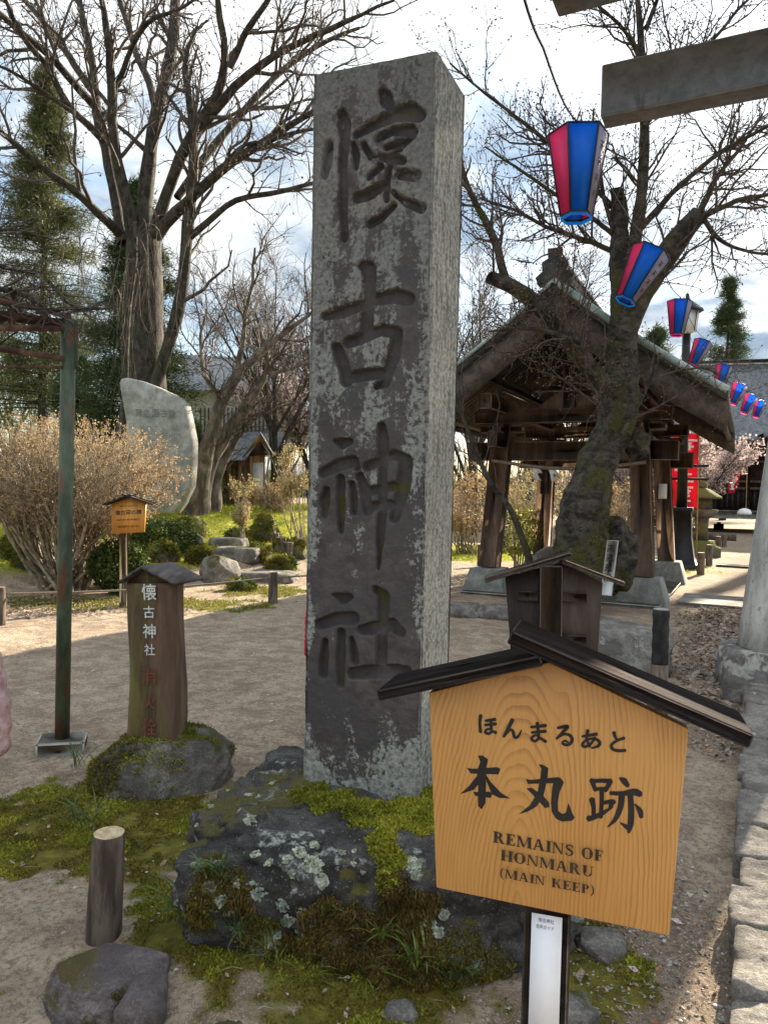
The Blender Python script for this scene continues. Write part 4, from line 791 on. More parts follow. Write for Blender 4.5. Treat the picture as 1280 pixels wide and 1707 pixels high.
# ---------------------------------------------------------------- wooden marker with a little roof on its mossy stone
mk = A(*at(256, 1245, 3.82)); mkz = mk[2]
marker = empty('wooden_marker', mk, 'reddish wooden marker post with little roof and white characters', 'marker')
M['marker_wood'] = pm('reddish_mossy_wood', (.072, .046, .032), (.155, .095, .062), 7, .8, .6, .006, stretch=(1, 1, .12), patches=[((.14, .125, .035), 3.4, .48, .60, (1, 1, .22)), ((.13, .05, .03), 2.0, .54, .64, (1, 1, .5)), ((.035, .026, .018), 9, .58, .68, (1, 1, .15))])
def build_marker():
    cols = [(982, 211, 294), (1040, 213, 296), (1100, 216, 299), (1150, 216, 301), (1200, 214, 300), (1255, 212, 297)]; V = []
    d = 3.80; topL, topR, apex = at(211, 965, d), at(293, 962, d), at(243, 946, d)
    n = 40; nw = 12
    ys = np.linspace(972, 1258, n); l = np.interp(ys, [c[0] for c in cols], [c[1] for c in cols]); r = np.interp(ys, [c[0] for c in cols], [c[2] for c in cols])
    F = []
    for i in range(n):
        a, b = at(l[i], ys[i], d), at(r[i], ys[i], d - .04)
        for j in range(nw):
            t = j / (nw - 1); p = a * (1 - t) + b * t; p = p + A(0, -1, 0) * (.035 * math.sqrt(max(0, 1 - (2 * t - 1) ** 2))); V.append(p)
    V = np.array(V); V += A(0, 1, 0) * (.006 * fbm(V * np.array([22, 1, 3.0]), 3, 5))[:, None]
    bk = V.copy(); bk[:, 1] = d + .10 + .02 * np.sin(V[:, 2] * 6); nn = n * nw; i = (np.arange(n - 1)[:, None] * nw + np.arange(nw - 1)[None]).ravel(); F = [np.stack([i, i + nw, i + nw + 1, i + 1], 1), np.stack([i, i + 1, i + nw + 1, i + nw], 1) + nn]
    e = np.arange(n - 1) * nw; F.append(np.stack([e, e + nn, e + nw + nn, e + nw], 1)); e = e + nw - 1; F.append(np.stack([e, e + nw, e + nw + nn, e + nn], 1)); k = np.arange(nw - 1); F.append(np.stack([k, k + 1, k + 1 + nn, k + nn], 1))
    o = part('board', mesh_np('board', np.concatenate([V, bk]), F), M['marker_wood'], marker, True)
    mb = MB(); mb.prism([at(211, 974, d - .001), at(295, 972, d - .041), at(243, 946, d - .02)], A(0, .13, 0)); mb.build('gable', M['marker_wood'], marker, recalc=True)
    ap, le, re = at(235, 948, d - .06), at(196, 974, d - .06), at(291, 976, d - .11); M['marker_roof'] = pm('weathered_roof_board', (.045, .036, .033), (.12, .10, .092), 18, .7, .5, .003, stretch=(1, .12, 1), spec=.4)
    bk_ = A(.085, .25, .0)
    for p, q in ((ap, re), (ap + A(-.004, 0, -.003), le)):
        mb = MB(); tt = UP * .014; mb.add([p, q, q + bk_, p + bk_, p + tt, q + tt, q + bk_ + tt, p + bk_ + tt], np.array([(0, 3, 2, 1), (4, 5, 6, 7), (0, 1, 5, 4), (1, 2, 6, 5), (2, 3, 7, 6), (3, 0, 4, 7)])); mb.build('roof_board', M['marker_roof'], marker, recalc=True)
    M['white_ink'] = pm('white_ink', (.52, .52, .50), (.66, .66, .64), 40, .8, 0); M['red_ink'] = pm('faded_red_ink', (.15, .045, .027), (.20, .06, .036), 40, .8, 0)
    ax = nrm(at(296, 1000, d - .04) - at(213, 1000, d)); ay = nrm(UP - ax * (UP @ ax))
    for ch, (u, v), h, mt, b in (('懐', (249, 987), .082, 'white_ink', .012), ('古', (249, 1020), .062, 'white_ink', .012), ('神', (249.5, 1052), .072, 'white_ink', .012), ('社', (250, 1083), .058, 'white_ink', .012), ('消', (248, 1127), .085, 'red_ink', .008), ('火', (249, 1170), .07, 'red_ink', .008), ('栓', (249, 1212), .085, 'red_ink', .008)):
        text_on('lettering', ch, at(u, v, d - .063), ax, ay, h, M[mt], marker, b, h * .95, lift=.002)
build_marker()
mst = rock('base_stone', (mk[0] + .02, 3.92, .10), (.35, .29, .25), M['stone'], None, seed=11, sub=5, box=2.5, rough=.14, cut=.75, chop=7)
tag(mst, 'pale mossy boulder that carries the wooden marker', 'boulder')
sv, sf = rock_arrays((mk[0] + .02, 3.92, .10), (.35, .29, .25), seed=11, sub=5, box=2.5, rough=.14, cut=.75, chop=7)
P, Nn = sample_mesh(sv, sf, 17000, 12, lambda c, n: sstep(-.55, -.05, fbm(c * 5, 3, 13) + .12 - 3.6 * np.clip(c[:, 0] - mk[0] - .06, 0, 1)) * (n[:, 1] < .6) + 1e-9)
V, F = blades(P, Nn, .012, .7, .3, 14, 2); o = part('moss', mesh_np('moss', V, [F]), M['moss_dark'], mst); o['kind'] = 'stuff'
P, Nn = sample_mesh(sv, sf, 5000, 15, lambda c, n: sstep(.15, .4, fbm(c * 6, 3, 16)) * (n[:, 2] > .35) + 1e-9); V, F = blades(P, Nn, .012, .7, .3, 17, 2); o = part('moss', mesh_np('moss', V, [F]), M['moss'], mst); o['kind'] = 'stuff'
P, Nn = sample_mesh(np.concatenate([sv]), sf, 10, 1)
# moss collar round the marker's foot
r_ = np.random.default_rng(18); a_ = r_.uniform(0, 2 * math.pi, 2600); P = A(mk[0], 3.83, mkz + .0) + np.stack([np.cos(a_) * .155, np.sin(a_) * .11, r_.uniform(-.02, .05, 2600) ], 1); V, F = blades(P, up_normals(P), .016, .8, .3, 19, 2); o = part('moss', mesh_np('moss', V, [F]), M['moss_dark'], marker); o['kind'] = 'stuff'
# ---------------------------------------------------------------- near stones and posts
def stone_thing(name, loc, half, mat, label, cat='stone', group=None, **k):
    o = rock(name, loc, half, M[mat], None, **k); return tag(o, label, cat, group)
p = g3(180, 1640); ls = stone_thing('stone', (p[0] - .0, p[1] + .03, .005), (.175, .19, .145), 'purple_stone', 'rounded purple grey stone at the foot of the short log post', seed=21, sub=6, box=2.7, rough=.11, cut=.7, chop=8)
lv, lf = rock_arrays((p[0], p[1] + .03, .005), (.175, .19, .145), seed=21, sub=5, box=2.7, rough=.11, cut=.7, chop=8)
P, Nn = sample_mesh(lv, lf, 3500, 22, lambda c, n: sstep(.22, .4, fbm(c * 7, 3, 23)) * (n[:, 1] < -.2) + 1e-9); V, F = blades(P, Nn, .010, .6, .25, 24, 2, .5); o = part('moss', mesh_np('moss', V, [F]), M['moss_brown'], ls); o['kind'] = 'stuff'
p = g3(238, 1690); stone_thing('stone', (p[0], p[1], .03), (.07, .10, .09), 'purple_stone', 'small upright stone between the purple grey stone and the moss', seed=25, sub=4, box=2.4, rough=.18)
p = g3(665, 1690); stone_thing('stone', (p[0], p[1], .01), (.055, .045, .05), 'stone', 'pale flat stone in front of the pillar boulder', seed=26, sub=4)
p = g3(385, 1712); stone_thing('stone', (p[0], p[1], .0), (.075, .05, .045), 'stone', 'grey stone at the bottom edge under the moss bank', seed=27, sub=4)
p = g3(330, 1640); stone_thing('stone', (p[0], p[1], .01), (.045, .05, .022), 'purple_stone', 'low grey stone half sunk in the moss bank', seed=28, sub=4)
p = g3(1000, 1585); stone_thing('stone', (p[0] + .01, p[1] + .03, .0), (.085, .10, .06), 'stone', 'grey stone just right of the sign post', seed=29, sub=5, cut=.6, chop=8)
p = g3(970, 1690); stone_thing('stone', (p[0] - .03, p[1], .0), (.07, .07, .05), 'stone', 'pale stone at the bottom beside the sign post', seed=30, sub=4)
p = g3(295, 1535); stone_thing('stone', (p[0], p[1] + .02, .0), (.13, .04, .035), 'stone', 'thin pale edging stone behind the long grass tuft', seed=31, sub=4, rz=.6)
for i, (u, v, s, lb) in enumerate(((340, 1498, .06, 'mossy edging stone touching the left side of the pillar boulder'), (262, 1552, .05, 'small mossy edging stone beside the short log post'))):
    p = g3(u, v); stone_thing('stone', (p[0], p[1] + .03, .01), (s * 1.5, s, s * .8), 'mossy_stone', lb, seed=32 + i, sub=4)
def log_post(name, base, h, r, lean, label, top_mat, side_mat, group=None, seed=0, n=28):
    root = empty(name, base, label, 'post', group); K = 14; z = np.linspace(-.08, h, K); a = np.arange(n) * 2 * math.pi / n; ax = np.array([lean[0], lean[1], 1.0]); V = []
    for k in range(K):
        c = np.asarray(base) + ax * z[k]; q = np.stack([np.cos(a), np.sin(a), 0 * a], 1); rr = r * (1 + .05 * fbm(np.stack([np.cos(a) * 2, np.sin(a) * 2, 0 * a + z[k] * 3], 1) + seed, 3, seed)) * (1 + .06 * (1 - z[k] / h)); rr = rr - .03 * r * (np.abs(vn(np.stack([np.cos(a) * 7, np.sin(a) * 7, 0 * a + z[k]], 1), seed)))
        if k == K - 1: rr = rr * .94
        V.append(c + q * rr[:, None])
    V = np.concatenate(V); i = (np.arange(K - 1)[:, None] * n + np.arange(n)[None]); j = np.arange(K - 1)[:, None] * n + (np.arange(n)[None] + 1) % n; part('log', mesh_np('log', V, [np.stack([i, j, j + n, i + n], -1).reshape(-1, 4)]), M[side_mat], root, True)
    T = V[-n:]; c = T.mean(0); part('top', mesh_np('top', np.concatenate([T, c + (T - c) * .5 + UP * .002, [c + UP * .002]]), [np.stack([np.arange(n), (np.arange(n) + 1) % n, (np.arange(n) + 1) % n + n, np.arange(n) + n], 1), np.stack([np.arange(n) + n, (np.arange(n) + 1) % n + n, np.full(n, 2 * n)], 1)]), M[top_mat], root, False)
    return root
p = g3(163, 1577); b = A(p[0], p[1] + .05, p[2]); log_post('log_post', b, .355, .054, (.045, 0), 'short thick log post with a pale cut top beside the moss', 'cut_wood', 'log', seed=3)
# charred post at right
p = at(1098, 1110, 5.2); b = A(p[0], 5.2, hz(p[0], 5.2)); cp = empty('charred_post', b, 'black charred post on a grey wooden stake behind the front sign', 'post')
mb = MB(); z = np.linspace(.40, .795, 12); th = np.arange(20)
mb.tube([A(b[0] + .004, b[1], b[2] + t) for t in z], [.056 + .003 * math.sin(t * 60) for t in z], 18); mb.build('charred_top', M['char'], cp, True)
mb = MB(); mb.tube([A(b[0] - .004, b[1], b[2] + t) for t in (-.05, .2, .415)], [.072, .068, .064], 18); mb.build('stake', M['log'], cp, True)
mb = MB(); mb.tube([A(b[0] + .004, b[1], b[2] + t) for t in (.795, .80)], [.054, .05], 18); mb.build('top', M['concrete'], cp)
# flat rock behind the dark sign, low rocks left of it
stone_thing('boulder', (2.08, 6.9, .12), (.52, .6, .50), 'stone', 'broad flat grey boulder behind the dark sign board', 'boulder', seed=41, sub=6, box=2.8, rough=.10, cut=.5, chop=8)
for i, (u, v, w, lb) in enumerate(((765, 1030, .26, 'brown edging rock nearest the pillar, right side'), (823, 1032, .30, 'brown edging rock between the pillar and the dark sign'))):
    p = g3(u, v); stone_thing('edging_rock', (p[0] + .05, p[1] + .15, .06), (w, .2, .17), 'stone', lb, 'stone', 'edging rocks before the pavilion', seed=43 + i, sub=4, cut=.6, rz=-.3, chop=8)
# ---------------------------------------------------------------- kerb of squared stones along the path
kerb = empty('stone_kerb', A(1.3, 2.6, 0), 'row of pale squared kerb stones along the right edge', 'kerb')
k0, k1 = g3(1214, 1720), g3(1238, 1175); kd = nrm(k1 - k0); kn = A(kd[1], -kd[0], 0); s = -1.2; i = 0
KL = np.linalg.norm(k1 - k0)
while s < KL + .3:
    ln = float(rng.uniform(.24, .42)); wdt = .42 + float(rng.uniform(-.02, .03)); c = k0 + kd * (s + ln / 2) + kn * (wdt / 2 + .015 * math.sin(i * 2.3))
    V, F = rock_arrays((c[0], c[1], .005 + .010 * math.sin(i * 1.7)), (wdt / 2, ln / 2 * .975, .095), seed=60 + i, sub=5, box=26, rough=.008, freq=3.0, rz=-math.atan2(kd[0], kd[1]) + .03 * math.sin(i * 3.1)); V[:, 2] += np.where(V[:, 2] > .03, .016 * fbm(V * 5, 4, 60 + i) + .006 * fbm(V * np.array([12, 40, 1.0]), 3, i), 0); V[:, :2] += .008 * np.stack([fbm(V * 9, 3, i), fbm(V * 9, 3, i + 50)], 1); part('stone', mesh_np('stone', V, [F]), M['kerb'], kerb, True); s += ln; i += 1
s = -1.2
while s < 26:                       # a second row beyond, towards the paving
    ln = float(rng.uniform(.5, .8)); c = k0 + kd * (s + ln / 2) + kn * (.42 + .36)
    if c[1] > .6 and c[1] < 6.4: rock('stone', (c[0], c[1], .0), (.33, ln / 2 * .97, .095), M['kerb'], kerb, seed=160 + i, sub=5, box=20, rough=.015, rz=-math.atan2(kd[0], kd[1]), cut=.9)
    s += ln; i += 1
# ---------------------------------------------------------------- torii gate
tb = A(3.36, 6.35, 0)
torii = empty('torii_gate', tb, 'large pale concrete torii gate with one leg at the right edge', 'gate')
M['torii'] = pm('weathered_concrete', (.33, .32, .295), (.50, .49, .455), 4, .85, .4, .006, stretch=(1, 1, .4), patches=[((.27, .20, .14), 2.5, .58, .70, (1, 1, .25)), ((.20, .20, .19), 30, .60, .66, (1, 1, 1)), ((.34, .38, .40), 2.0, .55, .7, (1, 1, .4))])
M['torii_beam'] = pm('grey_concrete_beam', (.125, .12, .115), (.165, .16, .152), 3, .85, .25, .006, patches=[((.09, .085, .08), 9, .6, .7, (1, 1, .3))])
M['drum'] = pm('cracked_render', (.09, .082, .075), (.20, .185, .17), 6, .9, .5, .01, patches=[((.42, .40, .36), 3, .52, .56, (1, 1, 1))])
span = 4.6
for sgn, base in ((1, tb), (-1, tb + NV * span)):
    bt = NV * sgn * math.tan(math.radians(5.0)); mb = MB(); zs = np.linspace(.30, 6.2, 24); mb.tube([base + bt * z + UP * z for z in zs], [.345 - .022 * z for z in zs], 36); mb.build('leg', M['torii'], torii, True)
    mb = MB(); mb.tube([base + UP * z for z in (-.1, .05, .27, .30, .315)], [.50, .48, .46, .455, .43], 36); mb.build('plinth', M['drum'], torii, True)
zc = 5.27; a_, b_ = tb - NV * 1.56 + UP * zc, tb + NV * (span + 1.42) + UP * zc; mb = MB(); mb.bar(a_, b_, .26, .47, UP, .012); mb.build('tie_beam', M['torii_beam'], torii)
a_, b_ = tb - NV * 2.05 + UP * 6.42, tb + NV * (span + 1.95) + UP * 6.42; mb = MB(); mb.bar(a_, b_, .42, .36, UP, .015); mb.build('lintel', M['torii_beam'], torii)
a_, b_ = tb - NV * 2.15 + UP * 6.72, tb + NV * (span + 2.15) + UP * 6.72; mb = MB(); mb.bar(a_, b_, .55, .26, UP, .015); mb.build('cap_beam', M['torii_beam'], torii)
p = tb + NV * .1; stone_thing('stone', (2.82, 5.85, .03), (.14, .10, .15), 'stone', 'small jagged stone at the foot of the gate leg', seed=71, sub=4, rough=.22, chop=8)
# ---------------------------------------------------------------- open pavilion
FL, FR = A(1.74, 12.25, 0), A(3.90, 11.2, 0); KE = EV * 3.42; KN = nrm(FR - FL); KU = nrm(KE); KC = (FL + FR) / 2 + KE / 2
pav = empty('pavilion', KC, 'open wooden water pavilion with a dark copper gable roof', 'pavilion')
M['plinth'] = pm('grey_plinth', (.17, .175, .16), (.27, .275, .25), 5, .9, .3, .005)
cols = [FL, FR, FL + KE, FR + KE]; ctr = KC
for i, c in enumerate(cols):
    inn = nrm((ctr - c) * A(1, 1, 0)); V = []
    for (h, w) in ((-.05, .36), (.0, .36), (.40, .25)):
        for (sx, sy) in ((-1, -1), (1, -1), (1, 1), (-1, 1)): V.append(c + KN * sx * w + KU * sy * w + UP * h)
    mb = MB(); V = np.array(V); q = []
    for k in range(2):
        for j in range(4): q.append((k * 4 + j, k * 4 + (j + 1) % 4, k * 4 + 4 + (j + 1) % 4, k * 4 + 4 + j))
    q.append((8, 9, 10, 11)); mb.add(V, np.array(q)); o = mb.build('plinth', M['plinth'], pav); bv = o.modifiers.new('edge', 'BEVEL'); bv.width = .012; bv.segments = 2
    top = c + UP * 2.75 + inn * .24; mb = MB(); mb.bar(c + UP * .40, top, .30, .30, KN, .012); mb.build('column', M['kiosk_wood'], pav)
tp = [c + nrm((ctr - c) * A(1, 1, 0)) * .2 for c in cols]
def beam(p, q, w, h, z, mat='kiosk_wood', ext=.0, name='beam'):
    d = nrm(q - p); mb = MB(); mb.bar(p - d * ext + UP * z, q + d * ext + UP * z, w, h, UP, .012); return mb.build(name, M[mat], pav)
for (i, j) in ((0, 1), (2, 3)): beam(tp[i], tp[j], .16, .30, 2.30, ext=.55); beam(tp[i], tp[j], .20, .22, 2.86, ext=.45); beam(tp[i], tp[j], .13, .20, 3.35, ext=-.5)
for (i, j) in ((0, 2), (1, 3)): beam(tp[i], tp[j], .16, .26, 2.47, ext=.55); beam(tp[i], tp[j], .22, .24, 3.02, ext=.95)
for c in tp:
    for k, (dx, w) in enumerate(((KN, .75), (KU, .7))): mb = MB(); mb.bar(c + UP * 2.66 - dx * w / 2, c + UP * 2.66 + dx * w / 2, .14, .13, UP, .03); mb.build('bracket', M['kiosk_wood'], pav)
for t in (0, 1): m_ = (tp[0] + tp[1]) / 2 + KE * t * .93; mb = MB(); mb.bar(m_ + UP * 2.95, m_ + UP * 4.2, .18, .18, KN, .01); mb.build('king_post', M['kiosk_wood'], pav); mb = MB(); mb.prism([m_ + KN * x + UP * z for x, z in ((-.55, 2.98), (.55, 2.98), (.35, 3.12), (.12, 3.26), (-.12, 3.26), (-.35, 3.12))], KU * .1); mb.build('strut_board', M['kiosk_wood'], pav, recalc=True)
# roof: two curved slopes with thick verges
HW, FO, BO = 2.30, 1.02, 1.02; LEN = 3.42 + FO + BO; RC = (FL + FR) / 2 - KU * FO
def rz_(w): t = abs(w) / HW; return 4.72 - 1.72 * (1.18 * t - .18 * t * t)
nw, nl = 15, 12; wS = np.linspace(0, HW, nw); lS = np.linspace(0, LEN, nl); TK = .17
for sgn in (1, -1):
    V = []
    for dz, dl in ((0, 0), (-TK, 0)):
        for l in lS:
            for w in wS: lift_ = .05 * ((2 * l / LEN - 1) ** 4) * (w / HW); V.append(RC + KU * l + KN * sgn * w + UP * (rz_(w) + dz + lift_))
    V = np.array(V); nn = nw * nl; i = (np.arange(nl - 1)[:, None] * nw + np.arange(nw - 1)[None]).ravel()
    top = np.stack([i, i + 1, i + nw + 1, i + nw], 1); F = [top, top[:, ::-1] + nn]; e = np.arange(nl - 1) * nw + nw - 1; F.append(np.stack([e, e + nw, e + nw + nn, e + nn], 1)); k = np.arange(nw - 1); F.append(np.stack([k, k + 1, k + 1 + nn, k + nn], 1)); k = k + (nl - 1) * nw; F.append(np.stack([k, k + 1, k + 1 + nn, k + nn], 1))
    me = mesh_np('roof_slope', V, F); mi = np.concatenate([np.full(len(f), 0 if q == 0 else 1) for q, f in enumerate(F)]); me.polygons.foreach_set('material_index', mi.astype(np.int32))
    bm = bmesh.new(); bm.from_mesh(me); bmesh.ops.recalc_face_normals(bm, faces=bm.faces); bm.to_mesh(me); bm.free(); slope = part('roof_slope', me, [M['copper'], M['roof_dark']], pav, True)
    for l in np.arange(.35, LEN - .2, .42):                # standing seams
        mb = MB(); mb.tube([RC + KU * l + KN * sgn * w + UP * (rz_(w) + .012 + .05 * ((2 * l / LEN - 1) ** 4) * (w / HW)) for w in wS], [.016] * nw, 5); mb.build('seam', M['copper'], slope)
    # bargeboards front and back
    for l, nm in ((.10, 'bargeboard'), (LEN - .10, 'bargeboard')):
        V = []
        for w in wS: z = rz_(w) - TK - .005 + .05 * ((2 * l / LEN - 1) ** 4) * (w / HW); dp = .50 - .10 * w / HW; V += [RC + KU * (l - .04) + KN * sgn * w + UP * z, RC + KU * (l + .04) + KN * sgn * w + UP * z, RC + KU * (l + .04) + KN * sgn * w + UP * (z - dp), RC + KU * (l - .04) + KN * sgn * w + UP * (z - dp)]
        F = []
        for k in range(nw - 1):
            for j in range(4): F.append((4 * k + j, 4 * k + (j + 1) % 4, 4 * k + 4 + (j + 1) % 4, 4 * k + 4 + j))
        F.append((0, 1, 2, 3)); b0 = 4 * (nw - 1); F.append((b0, b0 + 3, b0 + 2, b0 + 1)); mb = MB(); mb.add(np.array(V), np.array(F)); mb.build(nm, M['kiosk_dark'], slope, recalc=True)
    mb = MB(); mb.tube([RC - KU * .02 + KN * sgn * w + UP * (rz_(w) - .045 + .05 * (w / HW)) for w in wS], [.05 if sgn > 0 else .028] * nw, 8); mb.build('verge_roll', M['copper'], slope, True)
    # rafters
    rme = None
    for l in np.arange(.30, LEN - .2, .165):
        mb = MB(); z0, z1 = rz_(.15) - TK - .06, rz_(HW - .16) - TK - .045; p, q = RC + KU * l + KN * sgn * .15 + UP * z0, RC + KU * l + KN * sgn * (HW - .16) + UP * z1; mb.bar(p, q, .055, .075, UP); mb.build('rafter', M['kiosk_dark'], slope)
    mb = MB(); z = rz_(HW) - TK - .06; mb.bar(RC + KU * .12 + KN * sgn * (HW - .10) + UP * z, RC + KU * (LEN - .12) + KN * sgn * (HW - .10) + UP * z, .06, .10, UP); mb.build('eave_board', M['kiosk_dark'], slope)
    beam(RC + KN * sgn * HW * .5 + KU * .2, RC + KN * sgn * HW * .5 + KU * (LEN - .2), .15, .16, rz_(HW * .5) - TK - .19, 'kiosk_dark', name='purlin')
beam(RC + KU * .2, RC + KU * (LEN - .2), .18, .20, rz_(0) - TK - .24, 'kiosk_dark', name='ridge_beam')
# ridge of the roof: tall pierced box ridge with end ornament
ridge = None
mb = MB(); mb.bar(RC + KU * .18 + UP * 4.80, RC + KU * (LEN - .18) + UP * 4.80, .26, .16, UP, .01); ridge = mb.build('ridge', M['roof_dark'], pav)
for l in np.arange(.35, LEN - .3, .36): mb = MB(); mb.bar(RC + KU * l + UP * 4.93, RC + KU * (l + .2) + UP * 4.93, .17, .11, UP, .01); mb.build('ridge_block', M['roof_dark'], ridge)
mb = MB(); mb.tube([RC + KU * l + UP * (5.02 + .06 * (2 * l / LEN - 1) ** 4) for l in np.linspace(.05, LEN - .05, 12)], [.075] * 12, 10); mb.build('ridge_cap', M['roof_dark'], ridge, True)
for l, s_ in ((.08, -1), (LEN - .08, 1)):
    c = RC + KU * l; mb = MB(); mb.prism([c + KN * x + UP * z for x, z in ((-.22, 4.60), (.22, 4.60), (.27, 4.72), (.17, 4.80), (.18, 4.93), (.09, 4.98), (.10, 5.12), (-.10, 5.12), (-.09, 4.98), (-.18, 4.93), (-.17, 4.80), (-.27, 4.72))], KU * s_ * .12); mb.build('ridge_end', M['roof_dark'], pav, recalc=True)
    mb = MB(); mb.prism([c + KN * x + UP * z for x, z in ((0, 4.45), (.16, 4.40), (.26, 4.25), (.14, 4.10), (0, 3.95), (-.14, 4.10), (-.26, 4.25), (-.16, 4.40))], KU * s_ * .07); mb.build('gable_pendant', M['kiosk_dark'], pav, recalc=True)
# sacred rope, plaque, papers
rp = [tp[0] - KU * .18 + UP * 2.13, tp[1] - KU * .18 + UP * 2.10]; mb = MB(); mb.tube([rp[0] * (1 - t) + rp[1] * t - UP * .10 * math.sin(math.pi * t) for t in np.linspace(-.05, 1.05, 20)], [.028] * 20, 8); mb.build('straw_rope', M['rope'], pav, True)
cpos = lambda i, h: cols[i] + nrm((ctr - cols[i]) * A(1, 1, 0)) * .24 * (h - .4) / 2.35 + UP * h
M['paper'] = pm('paper', (.62, .61, .57), (.70, .69, .65), 9, .8, 0)
c = cpos(3, 1.72) - KU * .17; mb = MB(); mb.obox(c, KN * .075, KU * .004, UP * .14); mb.build('notice_paper', M['paper'], pav)
c = cpos(2, 1.85) - KU * .175; mb = MB(); mb.obox(c, KN * .07, KU * .012, UP * .22, .004); mb.build('name_plaque', M['kiosk_dark'], pav)
for t in (.28, .40, .75): c = rp[0] * (1 - t) + rp[1] * t - UP * (.10 * math.sin(math.pi * t)); mb = MB(); mb.prism([c + KN * x + UP * z for x, z in ((-.05, 0), (.05, 0), (.12, -.10), (.03, -.10), (.10, -.22), (.0, -.20), (-.02, -.09))], KU * .004); mb.build('paper_streamer', M['white_cloth'], pav, recalc=True)
# stone water basin under the roof
wb = empty('water_basin', KC, 'dark stone water basin under the pavilion roof', 'basin'); V, F = rock_arrays(KC + UP * .32, (.85, .5, .42), seed=77, sub=4, box=4, rough=.06, rz=-AX, cut=.85); part('basin_stone', mesh_np('basin_stone', V, [F]), M['stone'], wb, True)
# concrete pad and walkway
pad = MB(); c = KC - KU * .15; pad.obox(c + UP * .0, KN * 1.50, KU * 2.12, UP * .05, .01); o = pad.build('pavement', M['concrete'], None); tag(o, kind='structure')
pad = MB(); c = FR + KN * 1.75 + KU * .75; pad.obox(c + UP * .0, KN * 1.28, KU * .62, UP * .046, .01); o = pad.build('pavement', M['concrete'], None); tag(o, kind='structure')
# paved shrine path on the right
pth = MB(); c = tb + NV * 2.3 + EV * 12; pth.obox(c + UP * -.02, NV * 1.5, EV * 26, UP * .045, .01); o = pth.build('path', M['concrete'], None); tag(o, kind='structure')
# ---------------------------------------------------------------- festival lanterns on their wire
def lam_mat(name, col, em=.0):
    m, N, L, B = newmat(name); v = texco(N, L); n = noise(N, L, v, 6, 3); c = mixc(N, L, ramp(N, L, n, .3, .7), tuple(x * .85 for x in col), col); L.new(c, B.inputs['Base Color']); B.inputs['Roughness'].default_value = .35
    t = N.new('ShaderNodeBsdfTranslucent'); L.new(c, t.inputs[0]); mx = N.new('ShaderNodeMixShader'); mx.inputs[0].default_value = .72; L.new(B.outputs[0], mx.inputs[1]); L.new(t.outputs[0], mx.inputs[2]); L.new(mx.outputs[0], N['Material Output'].inputs[0]); return m
M['lan_pink'] = lam_mat('pink_film', (1.0, .10, .32)); M['lan_blue'] = lam_mat('blue_film', (.012, .30, .95)); M['lan_white'] = lam_mat('white_film', (.52, .50, .58))
def lantern(c, h, yaw, tilt, label, detail=True):
    """hexagonal tapered festival lantern, wide at the top"""
    root = empty('festival_lantern', c, label, 'lantern', 'festival lanterns on the wire'); R1, R2 = .37 * h, .195 * h
    Rm = Matrix.Rotation(tilt, 3, Vector(CR)) if False else Matrix.Rotation(tilt, 3, Vector((0, 1, 0))); rot = lambda p: np.asarray(c) + np.array(Rm @ Vector(p))
    a = yaw + np.arange(6) * math.pi / 3
    top = [A(math.cos(t) * R1, math.sin(t) * R1, h / 2) for t in a]; bot = [A(math.cos(t) * R2, math.sin(t) * R2, -h / 2) for t in a]; colr = ['lan_pink', 'lan_blue', 'lan_white'] * 2
    for k in range(6):
        j = (k + 1) % 6; mb = MB(); q = [top[k], bot[k], bot[j], top[j]]; ce = sum(q) / 4; q = [rot(p) for p in q]; n = nrm(np.cross(q[1] - q[0], q[3] - q[0])); mb.prism(q, -n * .003); pn = mb.build('panel', M[colr[k]], root, recalc=True)
        if detail and colr[k] == 'lan_white':
            fx = nrm(q[3] - q[0]); fy = nrm((q[0] + q[3]) - (q[1] + q[2])); nn = np.cross(fx, fy); mid = sum(q) / 4; out = mid - np.asarray(c); sgn = 1 if nn @ out > 0 else -1; mb = MB()
            rr = np.random.default_rng(k + 4)
            for i in range(4):
                cc = mid + fy * h * (.30 - .19 * i) + nn * sgn * .006; s = h * .055 * (1 - .10 * i)
                for (x0, y0, x1, y1) in ((-1, .7, 1, .8), (0, 1.1, 0, -1), (-.8, -.1, .8, 0), (-.9, -1, .1, .4), (.9, -1, .1, .4)): p0, p1 = cc + fx * s * x0 + fy * s * y0, cc + fx * s * x1 + fy * s * y1; d = nrm(p1 - p0); sd = np.cross(d, nn) * s * .14; mb.add([p0 - sd, p1 - sd, p1 + sd, p0 + sd], np.array([(0, 1, 2, 3)])); cc = cc + nn * sgn * .0002
            mb.build('lettering', M['black_paint'], pn)
    mb = MB()
    for k in range(6):
        j = (k + 1) % 6
        for p, q in ((top[k], bot[k]), (top[k], top[j]), (bot[k], bot[j])): mb.tube([rot(p), rot(q)], [.0065 * h / .5] * 2, 5)
    mb.build('wire_frame', M['black_iron'], root)
    mb = MB(); col6 = [rot(p - UP * .055 * h) for p in bot]; b6 = [rot(p) for p in bot]
    for k in range(6):
        j = (k + 1) % 6; mb.add([b6[k] - UP * .002, col6[k], col6[j], b6[j] - UP * .002], np.array([(0, 1, 2, 3)]))
    mb.build('skirt', M['lan_pink'] if not detail else M['lan_blue'], root)
    mb = MB(); mb.tube([rot(A(0, 0, h / 2)), rot(A(0, 0, h / 2 + .14 * h))], [.008, .008], 5); mb.build('hanger', M['black_iron'], root); return rot(A(0, 0, h / 2 + .14 * h))
